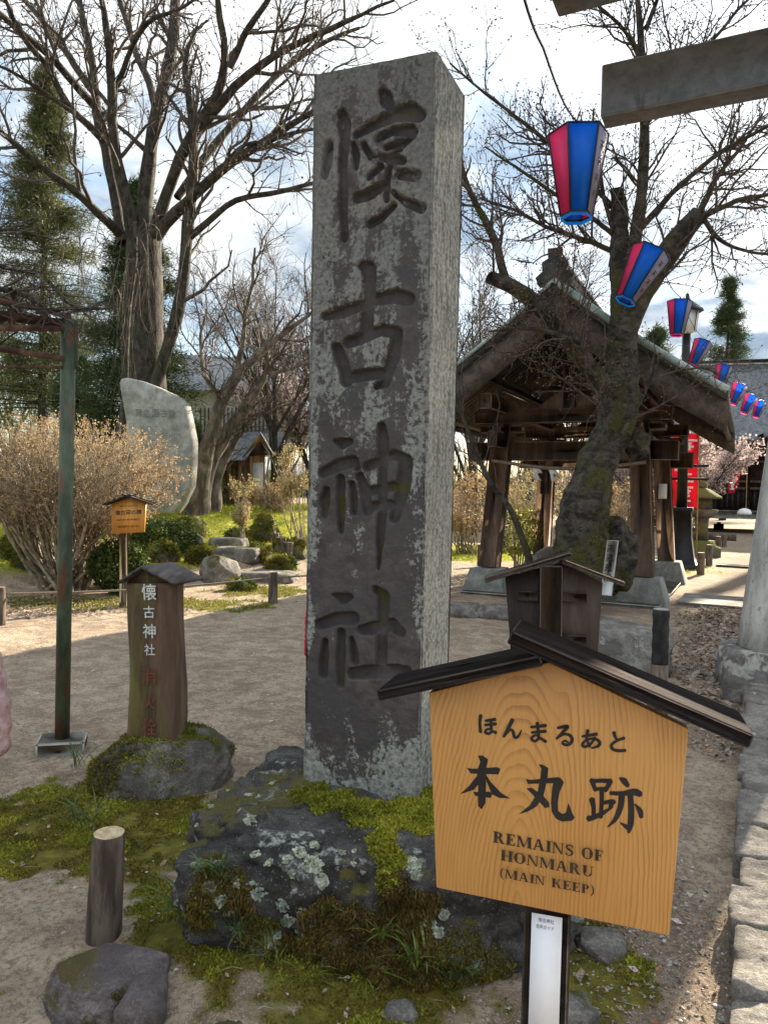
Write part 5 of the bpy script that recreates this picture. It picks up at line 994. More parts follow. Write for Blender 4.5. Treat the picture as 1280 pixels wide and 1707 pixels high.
LN = [((962, 292), 4.9, .52, 176, 0, 'nearest large festival lantern with pink blue and white panels'), ((1064, 460), 8.5, .60, 168, 27, 'second festival lantern tilted in front of the cherry trunk'), ((1130, 530), 12.0, .52, 166, 4, 'third festival lantern beside the street lamp head'), ((1163, 589), 15.6, .52, 164, 24, 'fourth festival lantern just above the pavilion eave'), ((1203, 628), 19.2, .56, 164, 12, 'fifth festival lantern half hidden by the pavilion eave'), ((1227, 657), 22.8, .60, 164, 22, 'sixth festival lantern before the hall roof'), ((1246, 674), 26.2, .62, 164, 26, 'seventh festival lantern before the hall roof'), ((1263, 682), 29.6, .62, 164, 16, 'last festival lantern in view beside the gate leg')]
hang = []
for (px, d, h, yaw, tl, lb) in LN: hang.append(lantern(at(px[0], px[1], d), h, math.radians(yaw), math.radians(tl), lb, d < 10))
wp = [at(858, -60, 2.3), at(905, 80, 3.2)] + hang + [hang[-1] + EV * 6 + UP * .3]; W_ = []
for a_, b_ in zip(wp[:-1], wp[1:]):
    for t in np.linspace(0, 1, 8, endpoint=False): W_.append(a_ * (1 - t) + b_ * t - UP * .12 * math.sin(math.pi * t) * (np.linalg.norm(b_ - a_) / 4))
mb = MB(); mb.tube(W_, [.0055] * len(W_), 5); tag(mb.build('lantern_wire', M['black_iron'], None), 'black cable carrying the festival lanterns', 'cable')
# ---------------------------------------------------------------- street lamp
lp = at(1133, 935, 17.2); lb_ = A(lp[0], 17.2, 0); lamp = empty('street_lamp', lb_, 'tall black lamp post with lantern head behind the pavilion', 'street lamp')
mb = MB(); V = []
for (z, w) in ((-.05, .42), (.10, .42), (.12, .36), (.25, .30), (.7, .23), (1.3, .21), (1.32, .24), (1.4, .24)): V += [lb_ + KN * sx * w + KU * sy * w + UP * z for sx, sy in ((-1, -1), (1, -1), (1, 1), (-1, 1))]
q = [(k * 4 + j, k * 4 + (j + 1) % 4, k * 4 + 4 + (j + 1) % 4, k * 4 + 4 + j) for k in range(7) for j in range(4)] + [(28, 29, 30, 31)]; mb.add(np.array(V), np.array(q)); mb.build('base', M['black_iron'], lamp)
mb = MB(); mb.tube([lb_ + UP * z for z in (1.4, 3.5, 5.35)], [.12, .10, .09], 14); mb.build('pole', M['black_iron'], lamp, True)
for z in (2.35, 2.05): mb = MB(); mb.bar(lb_ + UP * z - KN * .55, lb_ + UP * z + KN * .55, .05, .06, UP, .01); mb.build('arm', M['black_iron'], lamp)
hd = lb_ + UP * 5.35; M['lamp_glass'] = pm('frosted_glass', (.50, .50, .46), (.60, .60, .56), 4, .4, 0)
mb = MB(); mb.lathe(hd, [(.10, 0), (.20, .05), (.26, .50)], 6); mb.build('glass', M['lamp_glass'], lamp)
mb = MB(); mb.lathe(hd + UP * .50, [(.36, 0), (.34, .05), (.14, .22), (.05, .30), (.03, .42)], 6); mb.build('cap', M['black_iron'], lamp)
for k in range(6): t = k * math.pi / 3; mb = MB(); mb.tube([hd + A(math.cos(t) * .205, math.sin(t) * .205, .05), hd + A(math.cos(t) * .265, math.sin(t) * .265, .5)], [.012] * 2, 5); mb.build('bar', M['black_iron'], lamp)
# ---------------------------------------------------------------- red banners
def banner(base, h0, h1, w, label, wave, furl=1.0, seed=0, stand=False):
    root = empty('banner', base, label, 'banner'); nu, nv = 8, 30; V = []
    for i in range(nv):
        t = i / (nv - 1); z = h1 - (h1 - h0) * t
        for j in range(nu): s = j / (nu - 1); ww = w * (1 - (1 - furl) * t); x = s * ww - w + .03 + wave * .12 * math.sin(t * 7 + seed) * (1 - s); y = wave * .10 * math.sin(s * 6 + t * 5 + seed); V.append(np.asarray(base) + NV * x + EV * y + UP * z)
    i = (np.arange(nv - 1)[:, None] * nu + np.arange(nu - 1)[None]).ravel(); cl = part('cloth', mesh_np('cloth', V, [np.stack([i, i + 1, i + nu + 1, i + nu], 1)]), M['red_cloth'], root, True); sd = cl.modifiers.new('thick', 'SOLIDIFY'); sd.thickness = .004
    V = np.array(V).reshape(nv, nu, 3); mb = MB(); rr = np.random.default_rng(seed + 3)
    for g in range(6):                                  # white characters down the cloth
        a = 2 + int(g * (nv - 4) / 6)
        for _ in range(5):
            r0 = a + rr.uniform(0, 3.2); s0 = rr.uniform(1.2, 4.0); ln = rr.uniform(1.6, 3.2); hz_s = rr.random() < .55
            def pt(r, s): r = min(max(r, 0), nv - 1.01); s = min(max(s, .2), nu - 1.2); i, j = int(r), int(s); f, k = r - i, s - j; return (V[i, j] * (1 - k) + V[i, j + 1] * k) * (1 - f) + (V[i + 1, j] * (1 - k) + V[i + 1, j + 1] * k) * f - EV * (.012 + .0006 * mb.n)
            e = (r0 + .1, s0 + ln) if hz_s else (r0 + ln, s0 + .3); th = .75
            q = [pt(r0, s0), pt(r0 + (th if hz_s else 0), s0 + (0 if hz_s else th * 1.4)), pt(e[0] + (th if hz_s else 0), e[1] + (0 if hz_s else th * 1.4)), pt(*e)]; mb.add(q, np.array([(0, 1, 2, 3)]))
    mb.build('lettering', M['white_cloth'], cl)
    M['bamboo'] = M.get('bamboo') or pm('bamboo_pole', (.26, .17, .07), (.38, .26, .12), 6, .5, .1)
    mb = MB(); mb.tube([np.asarray(base) + NV * .05 + UP * z for z in (-.05, h1 * .5, h1 + .1)], [.02, .018, .016], 8); mb.build('pole', M['bamboo'], root, True)
    mb = MB(); mb.tube([np.asarray(base) + NV * (.06) + UP * h1, np.asarray(base) + NV * (-w) + UP * h1], [.01, .01], 6); mb.build('crossbar', M['bamboo'], root)
    if stand: mb = MB(); mb.lathe(base, [(.26, 0), (.27, .08), (.20, .20), (.05, .26)], 16); mb.build('weight', M['white_paint'], root, True)
b = A(*at(1157, 905, 19.5)); b[2] = 0; banner(b, 1.36, 3.3, .72, 'tall red banner with white characters behind the lamp post', 1.0, seed=2)
b = A(*at(1240, 858, 30.0)); banner(b, .85, 2.35, .60, 'small furled red banner with white base before the hall', .5, .3, seed=5, stand=True)
# ---------------------------------------------------------------- main hall far right
H0 = A(*at(1225, 852, 38.0)); HX, HY = nrm(A(.95, -.30, 0)), nrm(A(.30, .95, 0)); hall = empty('shrine_hall', H0, 'dark timber shrine hall with grey tiled roof at the end of the path', 'hall')
M['hall_wood'] = pm('dark_red_timber', (.03, .016, .013), (.07, .036, .028), 5, .8, .2)
hp = lambda x, y, z: H0 + HX * x + HY * y + UP * z
mb = MB(); mb.obox(hp(3.5, 3.5, 1.55), HX * 6, HY * 3.5, UP * 1.6); mb.build('wall', M['hall_wood'], hall)
mb = MB(); mb.obox(hp(3.5, 2.6, -.15), HX * 6.8, HY * 4.4, UP * .2, .02); mb.build('platform', M['concrete'], hall)
for k in range(9): mb = MB(); x = -2.5 + k * 1.5; mb.bar(hp(x, -.15, 0), hp(x, -.15, 3.2), .22, .22, HX, .01); mb.build('column', M['hall_wood'], hall)
for z in (1.15, 1.5, 2.5, 3.05): mb = MB(); mb.bar(hp(-2.6, -.2, z), hp(9.5, -.2, z), .08, .12, UP); mb.build('rail', M['kiosk_wood'], hall)
for k in range(48): mb = MB(); x = -2.4 + k * .25; mb.bar(hp(x, -.05, .15), hp(x, -.05, 1.1), .05, .08, HX); mb.build('lattice_bar', M['roof_dark'], hall)
def tiled_roof(root, hp_, x0, x1, ye, yr, ze, zr, name='roof', step=.30, mat='tile'):
    V = []; nx_ = int((x1 - x0) / (step / 4)); ny_ = 31; xs = np.linspace(x0, x1, nx_)
    for j in range(ny_):
        t = j / (ny_ - 1); y = ye + (yr - ye) * t; z = ze + (zr - ze) * (t * .72 + .28 * t * t)
        for x in xs: V.append(hp_(x, y, z + .10 * abs(math.sin(math.pi * x / step)) + (.10 if j % 2 else 0)))
    i = (np.arange(ny_ - 1)[:, None] * nx_ + np.arange(nx_ - 1)[None]).ravel(); o = part(name, mesh_np(name, V, [np.stack([i, i + 1, i + nx_ + 1, i + nx_], 1)]), M[mat], root, False); return o
rf = tiled_roof(hall, hp, -5.5, 12, -2.4, 3.5, 3.35, 7.75); tiled_roof(hall, hp, -5.5, 12, 9.4, 3.5, 3.35, 7.75)
mb = MB(); mb.bar(hp(-5.3, 3.5, 7.95), hp(12, 3.5, 7.95), .45, .55, UP, .03); mb.build('ridge', M['tile'], hall)
mb = MB(); mb.prism([hp(-5.2, -2.0, 3.3), hp(-5.2, 9, 3.3), hp(-5.2, 3.5, 7.6)], HX * .15); mb.build('gable', M['hall_wood'], hall, recalc=True)
mb = MB(); mb.obox(hp(3.2, -.6, 3.28), HX * 8.4, HY * 1.6, UP * .08); mb.build('soffit', M['hall_wood'], hall)
# step-out porch roof (karahafu) in front of the hall
def porch():
    V = []; n = 20; o = []
    for l in (-3.6, .5):
        for i in range(n + 1): x = -2.6 + 5.2 * i / n; s = x / 2.6; z = 3.55 + .75 * math.cos(s * math.pi / 2) ** 1.5 + .1 * s * s; V.append(hp(3.2 + x, l, z))
    V = np.array(V); k = np.arange(n); part('porch_roof', mesh_np('porch_roof', np.concatenate([V, V - UP * .22]), [np.stack([k, k + 1, k + n + 2, k + n + 1], 1), np.stack([k, k + n + 1, k + n + 2, k + 1], 1) + 2 * (n + 1), np.stack([k, k + 2 * n + 2, k + 2 * n + 3, k + 1], 1)]), M['tile'], hall, True)
    for x in (.9, 5.5): mb = MB(); mb.bar(hp(x, -3.2, -.1), hp(x, -3.2, 3.6), .24, .24, HX, .01); mb.build('column', M['hall_wood'], hall)
porch()
# ---------------------------------------------------------------- stone lantern, posts, logs by the path
sl_ = A(*at(1168, 905, 21.0)); sl_[2] = 0; slr = empty('stone_lantern', sl_, 'grey tiered stone lantern beside the red banner', 'stone lantern')
for nm, prof, n in (('base', [(.55, 0), (.55, .25), (.42, .32), (.36, .45)], 8), ('shaft', [(.20, .45), (.17, .8), (.20, 1.1)], 12), ('platform', [(.22, 1.1), (.42, 1.22), (.42, 1.32)], 6), ('fire_box', [(.26, 1.32), (.26, 1.65)], 6), ('roof', [(.52, 1.62), (.50, 1.68), (.20, 1.88), (.10, 1.92)], 6), ('finial', [(.10, 1.92), (.13, 2.02), (.02, 2.15)], 10)):
    mb = MB(); mb.lathe(sl_, prof, n); mb.build(nm, M['mossy_stone'], slr)
for i, (u, v, h, lb) in enumerate(((1167, 958, 37, 'nearest short wooden post beside the pavilion path'), (1181, 943, 35, 'second short wooden post beside the pavilion path'), (1196, 927, 33, 'third short wooden post beside the pavilion path'), (1206, 912, 22, 'farthest short wooden post beside the pavilion path'))):
    p = g3(u, v); d = p[1]; log_post('wooden_post', p, h / FPX * d, .075, (0, 0), lb, 'cut_wood', 'log', 'posts along the pavilion path', 10 + i, 12)
p = g3(1185, 900); pl_ = MB(); pl_.tube([p + EV * 0 - NV * 1.0 + UP * .15, p + NV * .9 + UP * .15], [.17, .15], 12); tag(pl_.build('log', M['log'], None, True), 'fallen log lying beyond the wooden posts', 'log')
p = g3(1172, 897); mb = MB(); mb.bar(p, p + A(.12, 0, .95), .09, .03, EV, .004); tag(mb.build('stake', M['paper'], None), 'leaning pale wooden stake near the stone lantern', 'stake')
p = g3(1197, 884); mb = MB(); mb.box(p + UP * .18, (.50, .32, .36), -AX, .02); mb.box(p + UP * .40, (.2, .1, .08), -AX, .01); tag(mb.build('black_box', M['black_iron'], None), 'black box with a handle on the path edge', 'box')
p = g3(1222, 945); mb = MB(); mb.box(p + UP * .02, (.75, .35, .05), -AX, .01); tag(mb.build('drain_cover', M['roof_dark'], None), 'dark drain cover on the path near the gate leg', 'cover')
p = g3(800, 945); log_post('wooden_post', p, .50, .07, (0, 0), 'single wooden post right of the pillar beside the pavilion', 'log', 'log', None, 21, 14)
# white board leaning at the cherry trunk, with characters
c = at(1016, 925, 9.2); wx = nrm(A(.45, -.35, 0)); mb = MB(); up_ = nrm(A(.10, 0, 1)); mb.obox(c - UP * .16, wx * .07, np.cross(wx, up_) * .012, up_ * .34, .003); o = tag(mb.build('board', M['white_paint'], None), 'narrow white board with black characters against the cherry trunk', 'board')
def faux_chars(o, c, ax, ay, h, n, mat):
    nn = nrm(np.cross(ax, ay)); nn = nn if nn[1] < 0 else -nn; mb = MB(); r = np.random.default_rng(2)
    for i in range(n):
        cc = c + ay * (-(i - (n - 1) / 2) * h * 1.25) + nn * .0145
        for (x0, y0, x1, y1) in ((-.42, .35, .42, .40), (0, .48, 0, -.45), (-.40, 0, .40, .04), (-.42, -.45, -.02, .2), (.42, -.45, .04, .2)): a, b = cc + ax * x0 * h + ay * y0 * h, cc + ax * x1 * h + ay * y1 * h; d = nrm(b - a); s = np.cross(d, nn) * h * .06; mb.add([a - s, b - s, b + s, a + s], np.array([(0, 1, 2, 3)])); cc = cc + nn * .0003
    mb.build('lettering', mat, o)
faux_chars(o, c - UP * .10, wx, up_, .095, 4, M['black_paint'])
# ---------------------------------------------------------------- rope fence of the garden
RP = [(0, 1042, 64, 'rope fence post at the left edge'), (455, 1005, 52, 'rope fence post left of the pillar')]; tops = []
for i, (u, v, hpx, lb) in enumerate(RP): p = g3(u, v); h = hpx / FPX * p[1]; log_post('fence_post', p, h, .062, (0, 0), lb, 'cut_wood', 'log', 'posts of the rope fence', 30 + i, 16); tops.append(p + UP * h * .82)
tops = [tops[0] + (tops[0] - tops[1]) * .6] + tops + [tops[1] + A(2.6, 3.2, .0)]
p = tops[-1]; log_post('fence_post', A(p[0], p[1], hz(p[0], p[1])), .45, .062, (0, 0), 'rope fence post hidden behind the pillar', 'cut_wood', 'log', 'posts of the rope fence', 33, 16)
mb = MB(); W_ = []
for a_, b_ in zip(tops[:-1], tops[1:]):
    for t in np.linspace(0, 1, 9): W_.append(a_ * (1 - t) + b_ * t - UP * .05 * math.sin(math.pi * t))
mb.tube(W_, [.013] * len(W_), 6); tag(mb.build('fence_rope', M['rope'], None, True), 'thin rope strung between the garden fence posts', 'rope')
FP = [(447, 872, 22), (460, 876, 24), (472, 880, 25), (484, 884, 26), (500, 889, 28), (436, 868, 20)]; tops = []
for i, (u, v, hpx) in enumerate(sorted(FP, key=lambda q: -q[0])): p = g3(u, v); h = hpx / FPX * p[1]; log_post('fence_post', p, h, .07, (0, 0), '%s post from the pillar in the far row along the garden path' % ('first second third fourth fifth sixth'.split()[i]), 'log', 'log', 'far posts along the garden path', 40 + i, 10); tops.append(p + UP * h * .75)
mb = MB(); mb.tube(tops, [.014] * len(tops), 5); tag(mb.build('fence_rope', M['rope'], None), 'rope linking the far posts of the garden path', 'rope')
# ---------------------------------------------------------------- garden rocks and steps
def rock_moss(o, p, r1, h1, i, mt):
    if mt != 'mossy_stone': return
    me = o.data; V = np.empty(len(me.vertices) * 3, np.float32); me.vertices.foreach_get('co', V); V = V.reshape(-1, 3).astype(float); F = np.array([q.vertices[:] for q in me.polygons])
    for mat, w, n, sz in (('moss_dark', lambda c, nn: sstep(-.35, .1, fbm(c * 2.6, 3, 700 + i)) * (nn[:, 2] > -.3) + 1e-9, 1500, .045), ('evergreen', lambda c, nn: sstep(.0, .3, fbm(c * 3.1, 3, 730 + i)) * (nn[:, 2] > -.2) + 1e-9, 500, .05), ('moss', lambda c, nn: sstep(.35, .8, nn[:, 2]) * sstep(-.2, .2, fbm(c * 3, 3, 760 + i)) + 1e-9, 700, .035)):
        P, Nn = sample_mesh(V, F, n, 800 + i, w); v, f = blades(P, Nn, sz, .8, .28, 820 + i, 2); q = part('moss', mesh_np('moss', v, [f]), M[mat], o); q['kind'] = 'stuff'
GR = [(310, 905, .42, .34, 'mossy_stone', 'big mossy rock left of the garden steps'), (362, 968, .34, .36, 'stone', 'bare pointed grey rock at the foot of the steps'), (440, 900, .36, .40, 'mossy_stone', 'tallest mossy rock right of the garden steps'), (395, 905, .34, .20, 'mossy_stone', 'low mossy rock above the steps'), (430, 935, .26, .22, 'mossy_stone', 'mossy rock on the right of the lower step'), (468, 955, .28, .26, 'mossy_stone', 'brown topped mossy rock near the rope post'), (470, 920, .26, .20, 'mossy_stone', 'mossy rock behind the brown topped one'), (497, 945, .22, .26, 'mossy_stone', 'mossy rock touching the pillar outline'), (500, 915, .24, .18, 'mossy_stone', 'small mossy rock behind the pillar edge'), (330, 945, .24, .22, 'mossy_stone', 'rounded rock in the shade left of the pointed rock'), (320, 875, .22, .20, 'stone', 'pale rock beside the clipped evergreen shrub'), (150, 940, .30, .30, 'mossy_stone', 'mossy rock behind the dry bush stems'), (60, 950, .40, .36, 'mossy_stone', 'grey rock left of the dry bush stems'), (20, 930, .34, .28, 'mossy_stone', 'mossy rock at the left edge behind the rope'), (265, 950, .28, .26, 'mossy_stone', 'mossy rock behind the marker roof'), (235, 915, .36, .26, 'mossy_stone', 'dark mossy rock behind the small orange sign'), (400, 985, .26, .12, 'mossy_stone', 'low mossy stone in front of the flat slab')]
for i, (u, v, r1, h1, mt, lb) in enumerate(GR): p = g3(u, v); o = stone_thing('garden_rock', (p[0], p[1] + .1, p[2] + h1 * .25), (r1, r1 * .8, h1), mt, lb, 'rock', 'rocks of the garden bank', seed=200 + i, sub=4, box=2.4, rough=.2, chop=7, rz=i * .7); rock_moss(o, p, r1, h1, i, mt)
for (u, v, w, d_, h, lb) in ((425, 968, .75, .36, .12, 'broad flat slab at the foot of the garden steps'), (395, 935, .42, .30, .16, 'lower cut stone step of the garden'), (378, 912, .36, .26, .14, 'upper cut stone step of the garden')):
    p = g3(u, v); stone_thing('step_stone', (p[0], p[1] + .2, p[2] + h * .4), (w, d_, h), 'stone', lb, 'step', 'garden steps', seed=240 + int(u), sub=4, box=6, rough=.05, cut=.85, rz=-.2)
# inscribed stele
sb_ = at(262, 856, 16.0); stele = empty('stone_stele', sb_, 'tall pale grey inscribed stone slab with a slanting top', 'monument')
out = [(212, 856), (210, 800), (210, 740), (209, 700), (203, 665), (197, 632), (212, 629), (232, 634), (262, 646), (290, 660), (305, 671), (312, 700), (319, 738), (318, 770), (315, 810), (300, 842), (288, 857)]
def build_stele():
    q = np.array([at(u, v, 16.0 + (u - 260) * -.0025) for u, v in out]); c = q.mean(0); n = 60; s = np.r_[0, np.cumsum(np.linalg.norm(np.diff(np.r_[q, q[:1]], axis=0), axis=1))]; t = np.linspace(0, s[-1], n, endpoint=False); qq = np.r_[q, q[:1]]; R = np.stack([np.interp(t, s, qq[:, k]) for k in range(3)], 1)
    ys = A(.10, .28, 0); rings = [R + (c - R) * .04, R + ys * .12, R + ys * .9, R + (c - R) * .05 + ys]; V = np.concatenate(rings + [(c + (rings[0] - c) * f) for f in (.66, .33)] + [[c, c + ys]]); k = np.arange(n); j = (k + 1) % n
    F = [np.stack([k + a * n, j + a * n, j + (a + 1) * n, k + (a + 1) * n], 1) for a in range(3)]; F += [np.stack([k, k + 4 * n, j + 4 * n, j], 1), np.stack([k + 4 * n, k + 5 * n, j + 5 * n, j + 4 * n], 1)]; T = [np.stack([k + 5 * n, np.full(n, 6 * n), j + 5 * n], 1), np.stack([k + 3 * n, j + 3 * n, np.full(n, 6 * n + 1)], 1)]
    M['stele'] = pm('pale_stele_stone', (.22, .225, .20), (.36, .36, .325), 3, .85, .3, .01, patches=[((.22, .23, .21), 2.2, .55, .7, (1, 1, .3)), ((.20, .19, .15), 12, .64, .7, (1, 1, 1))])
    o = part('slab', mesh_np('slab', V, F + T), M['stele'], stele, False); bm = bmesh.new(); bm.from_mesh(o.data); bmesh.ops.recalc_face_normals(bm, faces=bm.faces); bm.to_mesh(o.data); bm.free()
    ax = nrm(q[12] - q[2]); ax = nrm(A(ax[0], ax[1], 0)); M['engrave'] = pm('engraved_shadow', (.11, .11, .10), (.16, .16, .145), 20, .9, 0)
    nrmal = nrm(np.cross(ax, UP)); nrmal = nrmal if nrmal[1] < 0 else -nrmal
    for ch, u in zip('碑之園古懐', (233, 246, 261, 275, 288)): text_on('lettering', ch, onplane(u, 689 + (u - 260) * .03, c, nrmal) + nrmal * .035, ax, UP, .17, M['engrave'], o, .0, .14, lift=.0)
    mb = MB(); r = np.random.default_rng(9)
    for cx in np.arange(238, 300, 3.6):
        for v in np.arange(712, 812, 3.7):
            if v > 712 + 90 * (1.0 if cx < 290 else .8): continue
            p = onplane(cx, v, c, nrmal) + nrmal * .032; w = .012
            for _ in range(2): dx, dz = r.uniform(-.010, .010, 2); mb.add([p + ax * (dx - w) + UP * dz, p + ax * (dx + w) + UP * (dz + .003), p + ax * (dx + w) + UP * (dz + .007), p + ax * (dx - w) + UP * (dz + .004)], np.array([(0, 1, 2, 3)])); p = p + nrmal * .001
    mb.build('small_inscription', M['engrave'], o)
build_stele()
# ---------------------------------------------------------------- wisteria trellis
tb0 = g3(103, 1250); tt = at(115, 533, 4.42); trel = empty('trellis', A(tb0[0], tb0[1], 0), 'rusty iron trellis on a flaking green pole', 'trellis')
px, py = tb0[0], 4.42; mb = MB(); bot_ = A(at(104, 1250, 4.42)[0], 4.42, 0)
mb.tube([bot_, (bot_ + tt) / 2, tt], [.042] * 3, 18); mb.build('pole', M['green_paint'], trel, True)
for (u0, v0, u1, v1, w, h) in ((118, 528, -260, 440, .025, .022), (118, 548, -260, 545, .012, .034), (118, 600, -260, 540, .025, .03), (118, 612, -260, 612, .01, .016)):
    d1 = 4.42 if v1 > 500 else 3.3; a_, b_ = at(u0, v0, 4.42), at(u1, v1, 4.42 - .9); mb = MB(); mb.bar(a_, b_, w, h, UP); mb.build('rail', M['rust'], trel)
a_ = at(118, 535, 4.42); mb = MB(); mb.bar(a_ - UP * .0, a_ - UP * .28, .09, .012, A(0, 1, .01)); mb.build('plate', M['green_paint'], trel); 
for z in (.03, .1, .22): mb = MB(); mb.tube([a_ - UP * z + A(.01, -.02, 0), a_ - UP * z + A(.01, -.006, 0)], [.009, .009], 6); mb.build('bolt', M['rust'], trel)
b2 = bot_ + A(-1.9, -.9, 0); mb = MB(); mb.tube([b2, b2 + UP * 2.62], [.042] * 2, 14); mb.build('pole', M['green_paint'], trel, True)
b3 = bot_ + A(-1.0, 2.2, 0); mb = MB(); mb.bar(tt - UP * .03, b2 + UP * 2.58, .05, .05, UP); mb.build('rail', M['rust'], trel)
mb = MB(); mb.obox(A(bot_[0], bot_[1], .02), A(.13, .03, 0), A(-.03, .10, 0), UP * .055, .012); tag(mb.build('pole_footing', M['concrete'], None), 'small concrete footing of the green pole', 'footing')
# ---------------------------------------------------------------- houses behind the garden
w0 = at(400, 745, 34.0); wh = empty('white_building', A(w0[0], 34, 1.2), 'white walled building with slatted windows behind the garden trees', 'building')
wp_ = lambda u, v, d=34.0: at(u, v, d)
mb = MB(); a_, b_ = wp_(300, 745), wp_(462, 720); mb.add([wp_(280, 770), wp_(470, 760), wp_(464, 642), wp_(280, 652), wp_(280, 770, 40), wp_(470, 760, 40), wp_(464, 642, 40), wp_(280, 652, 40)], np.array([(0, 1, 2, 3), (1, 5, 6, 2), (4, 0, 3, 7), (5, 4, 7, 6)])); mb.build('wall', M['plaster'], wh)
for i in range(18): u = 335 + i * 6.5; mb = MB(); mb.bar(wp_(u, 722, 33.9), wp_(u, 680 - (u - 335) * .0, 33.9), .05, .05, HX); mb.build('slat', M['log'], wh)
for (q, nm) in (([(250, 655, 33.2), (480, 645, 33.2), (440, 600, 38), (250, 590, 38)], 'roof'), ([(330, 770, 31), (500, 745, 31), (478, 715, 34), (330, 728, 34)], 'lower_roof')):
    P4 = [wp_(*t) for t in q]; n = 24; V = []
    for j in range(8):
        for i in range(n * 2): s = i / (n * 2 - 1); t = j / 7; p = (P4[0] * (1 - s) + P4[1] * s) * (1 - t) + (P4[3] * (1 - s) + P4[2] * s) * t; V.append(p + UP * (.06 * (i % 2) + .04 * (j % 2)))
    k = (np.arange(7)[:, None] * 2 * n + np.arange(2 * n - 1)[None]).ravel(); part(nm, mesh_np(nm, V, [np.stack([k, k + 1, k + 1 + 2 * n, k + 2 * n], 1)]), M['tile'], wh)
s0 = at(410, 838, 24.0); sh = empty('small_shrine', s0, 'small wooden shrine building with tiled gable roof behind the garden', 'shrine')
sp_ = lambda u, v, d=24.0: at(u, v, d)
M['tan_wood'] = pm('tan_wood', (.20, .115, .05), (.34, .21, .105), 5, .8, .2, stretch=(1, 1, .2))
mb = MB(); mb.add([sp_(368, 845), sp_(442, 845), sp_(442, 752), sp_(368, 755), sp_(368, 845, 27), sp_(442, 845, 27), sp_(442, 752, 27), sp_(368, 755, 27)], np.array([(0, 1, 2, 3), (1, 5, 6, 2), (4, 0, 3, 7), (5, 4, 7, 6)])); mb.build('wall', M['tan_wood'], sh)
for u in (368, 382, 400, 418): mb = MB(); mb.bar(sp_(u, 845, 23.9), sp_(u, 755, 23.9), .11, .11, HX); mb.build('column', M['tan_wood'], sh)
for u in (374, 391, 409): mb = MB(); c = sp_(u, 800, 23.97); mb.obox(c, A(.13, 0, 0), A(0, .03, 0), UP * .42); mb.build('door_panel', M['kiosk_wood'], sh)
mb = MB(); c = sp_(430, 800, 23.95); mb.obox(c, A(.16, 0, 0), A(0, .03, 0), UP * .55); mb.build('plaster_panel', M['plaster'], sh)
rr_ = [(355, 768), (385, 728), (430, 718), (446, 735)]
P4 = [sp_(352, 768, 23), sp_(410, 768, 23), sp_(434, 722, 25.2), sp_(385, 722, 25.2)]; V = []
for j in range(7):
    for i in range(24): s, t = i / 23, j / 6; p = (P4[0] * (1 - s) + P4[1] * s) * (1 - t) + (P4[3] * (1 - s) + P4[2] * s) * t; V.append(p + UP * .05 * (i % 2) - UP * .10 * math.sin(math.pi * t))
k = (np.arange(6)[:, None] * 24 + np.arange(23)[None]).ravel(); part('roof', mesh_np('roof', V, [np.stack([k, k + 1, k + 25, k + 24], 1)]), M['tile'], sh)
mb = MB(); mb.prism([sp_(404, 762, 23.2), sp_(434, 722, 23.4), sp_(452, 756, 23.6), sp_(434, 735, 23.5)], A(0, .12, 0)); mb.build('bargeboard', M['tan_wood'], sh, recalc=True)
mb = MB(); mb.prism([sp_(412, 760, 23.8), sp_(434, 735, 23.8), sp_(448, 758, 23.8)], A(0, .1, 0)); mb.build('gable', M['hall_wood'], sh, recalc=True)
mb = MB(); mb.add([sp_(436, 720, 25.2), sp_(434, 720, 23.2), sp_(456, 758, 23.4), sp_(458, 758, 26)], np.array([(0, 1, 2, 3)])); mb.build('roof', M['tile'], sh)
# ---------------------------------------------------------------- trees
def limb(pts, d, tip_off=0.0, K=16):
    """pts: (u, v, width px); d metres away, drifting by tip_off at the tip"""
    n = len(pts); P = []
    for i, (u, v, w) in enumerate(pts): dd = d + tip_off * (i / max(n - 1, 1)); p = at(u, v, dd); P.append((*p, w / 2 / FPX * dd))
    return resample(np.array(P), K)
def spawn(Ps, Rs, N, t0, t1, ang, L, rmax, K, up=.0, wander=.12, seed=0, taper=.35, rr=.6, droop=0.0, rmin=.0016):
    r = np.random.default_rng(seed); ln = np.linalg.norm(Ps[:, -1] - Ps[:, 0], axis=1); i = r.choice(len(Ps), N, p=ln / ln.sum()); t = r.uniform(t0, t1, N); K0 = Ps.shape[1]
    f = t * (K0 - 1); a = np.minimum(f.astype(int), K0 - 2); f = (f - a)[:, None]; p = Ps[i, a] * (1 - f) + Ps[i, a + 1] * f; tn = Ps[i, a + 1] - Ps[i, a]; tn /= np.linalg.norm(tn, axis=1, keepdims=True) + 1e-9; rad = Rs[i, a] * (1 - f[:, 0]) + Rs[i, a + 1] * f[:, 0]
    q = r.normal(size=(N, 3)); q -= tn * np.sum(q * tn, 1, keepdims=True); q /= np.linalg.norm(q, axis=1, keepdims=True) + 1e-9
    th = np.radians(r.uniform(ang[0], ang[1], N))[:, None]; d = tn * np.cos(th) + q * np.sin(th) + UP * up; d /= np.linalg.norm(d, axis=1, keepdims=True)
    le = (r.uniform(L[0], L[1], N) * (1 - .45 * t)); s = np.linspace(0, 1, K)
    w = np.cumsum(r.normal(size=(N, K, 3)) * wander / K ** .5, 1); w -= w[:, :1]
    P = p[:, None] + le[:, None, None] * (d[:, None] * s[None, :, None] + w * s[None, :, None] * .9 + UP * (up * .5 - droop) * (s ** 2)[None, :, None])
    r0 = np.clip(rad * rr, rmin, rmax); R = r0[:, None] * (1 - (1 - taper) * s)[None]; return P, np.maximum(R, rmin * .6)
def tubes_mesh(sets):
    V = []; F = []; o = 0
    for P, R, n in sets: v, f = tube_arrays(P, R, n); V.append(v); F.append(f + o); o += len(v)
    return np.concatenate(V), np.concatenate(F)
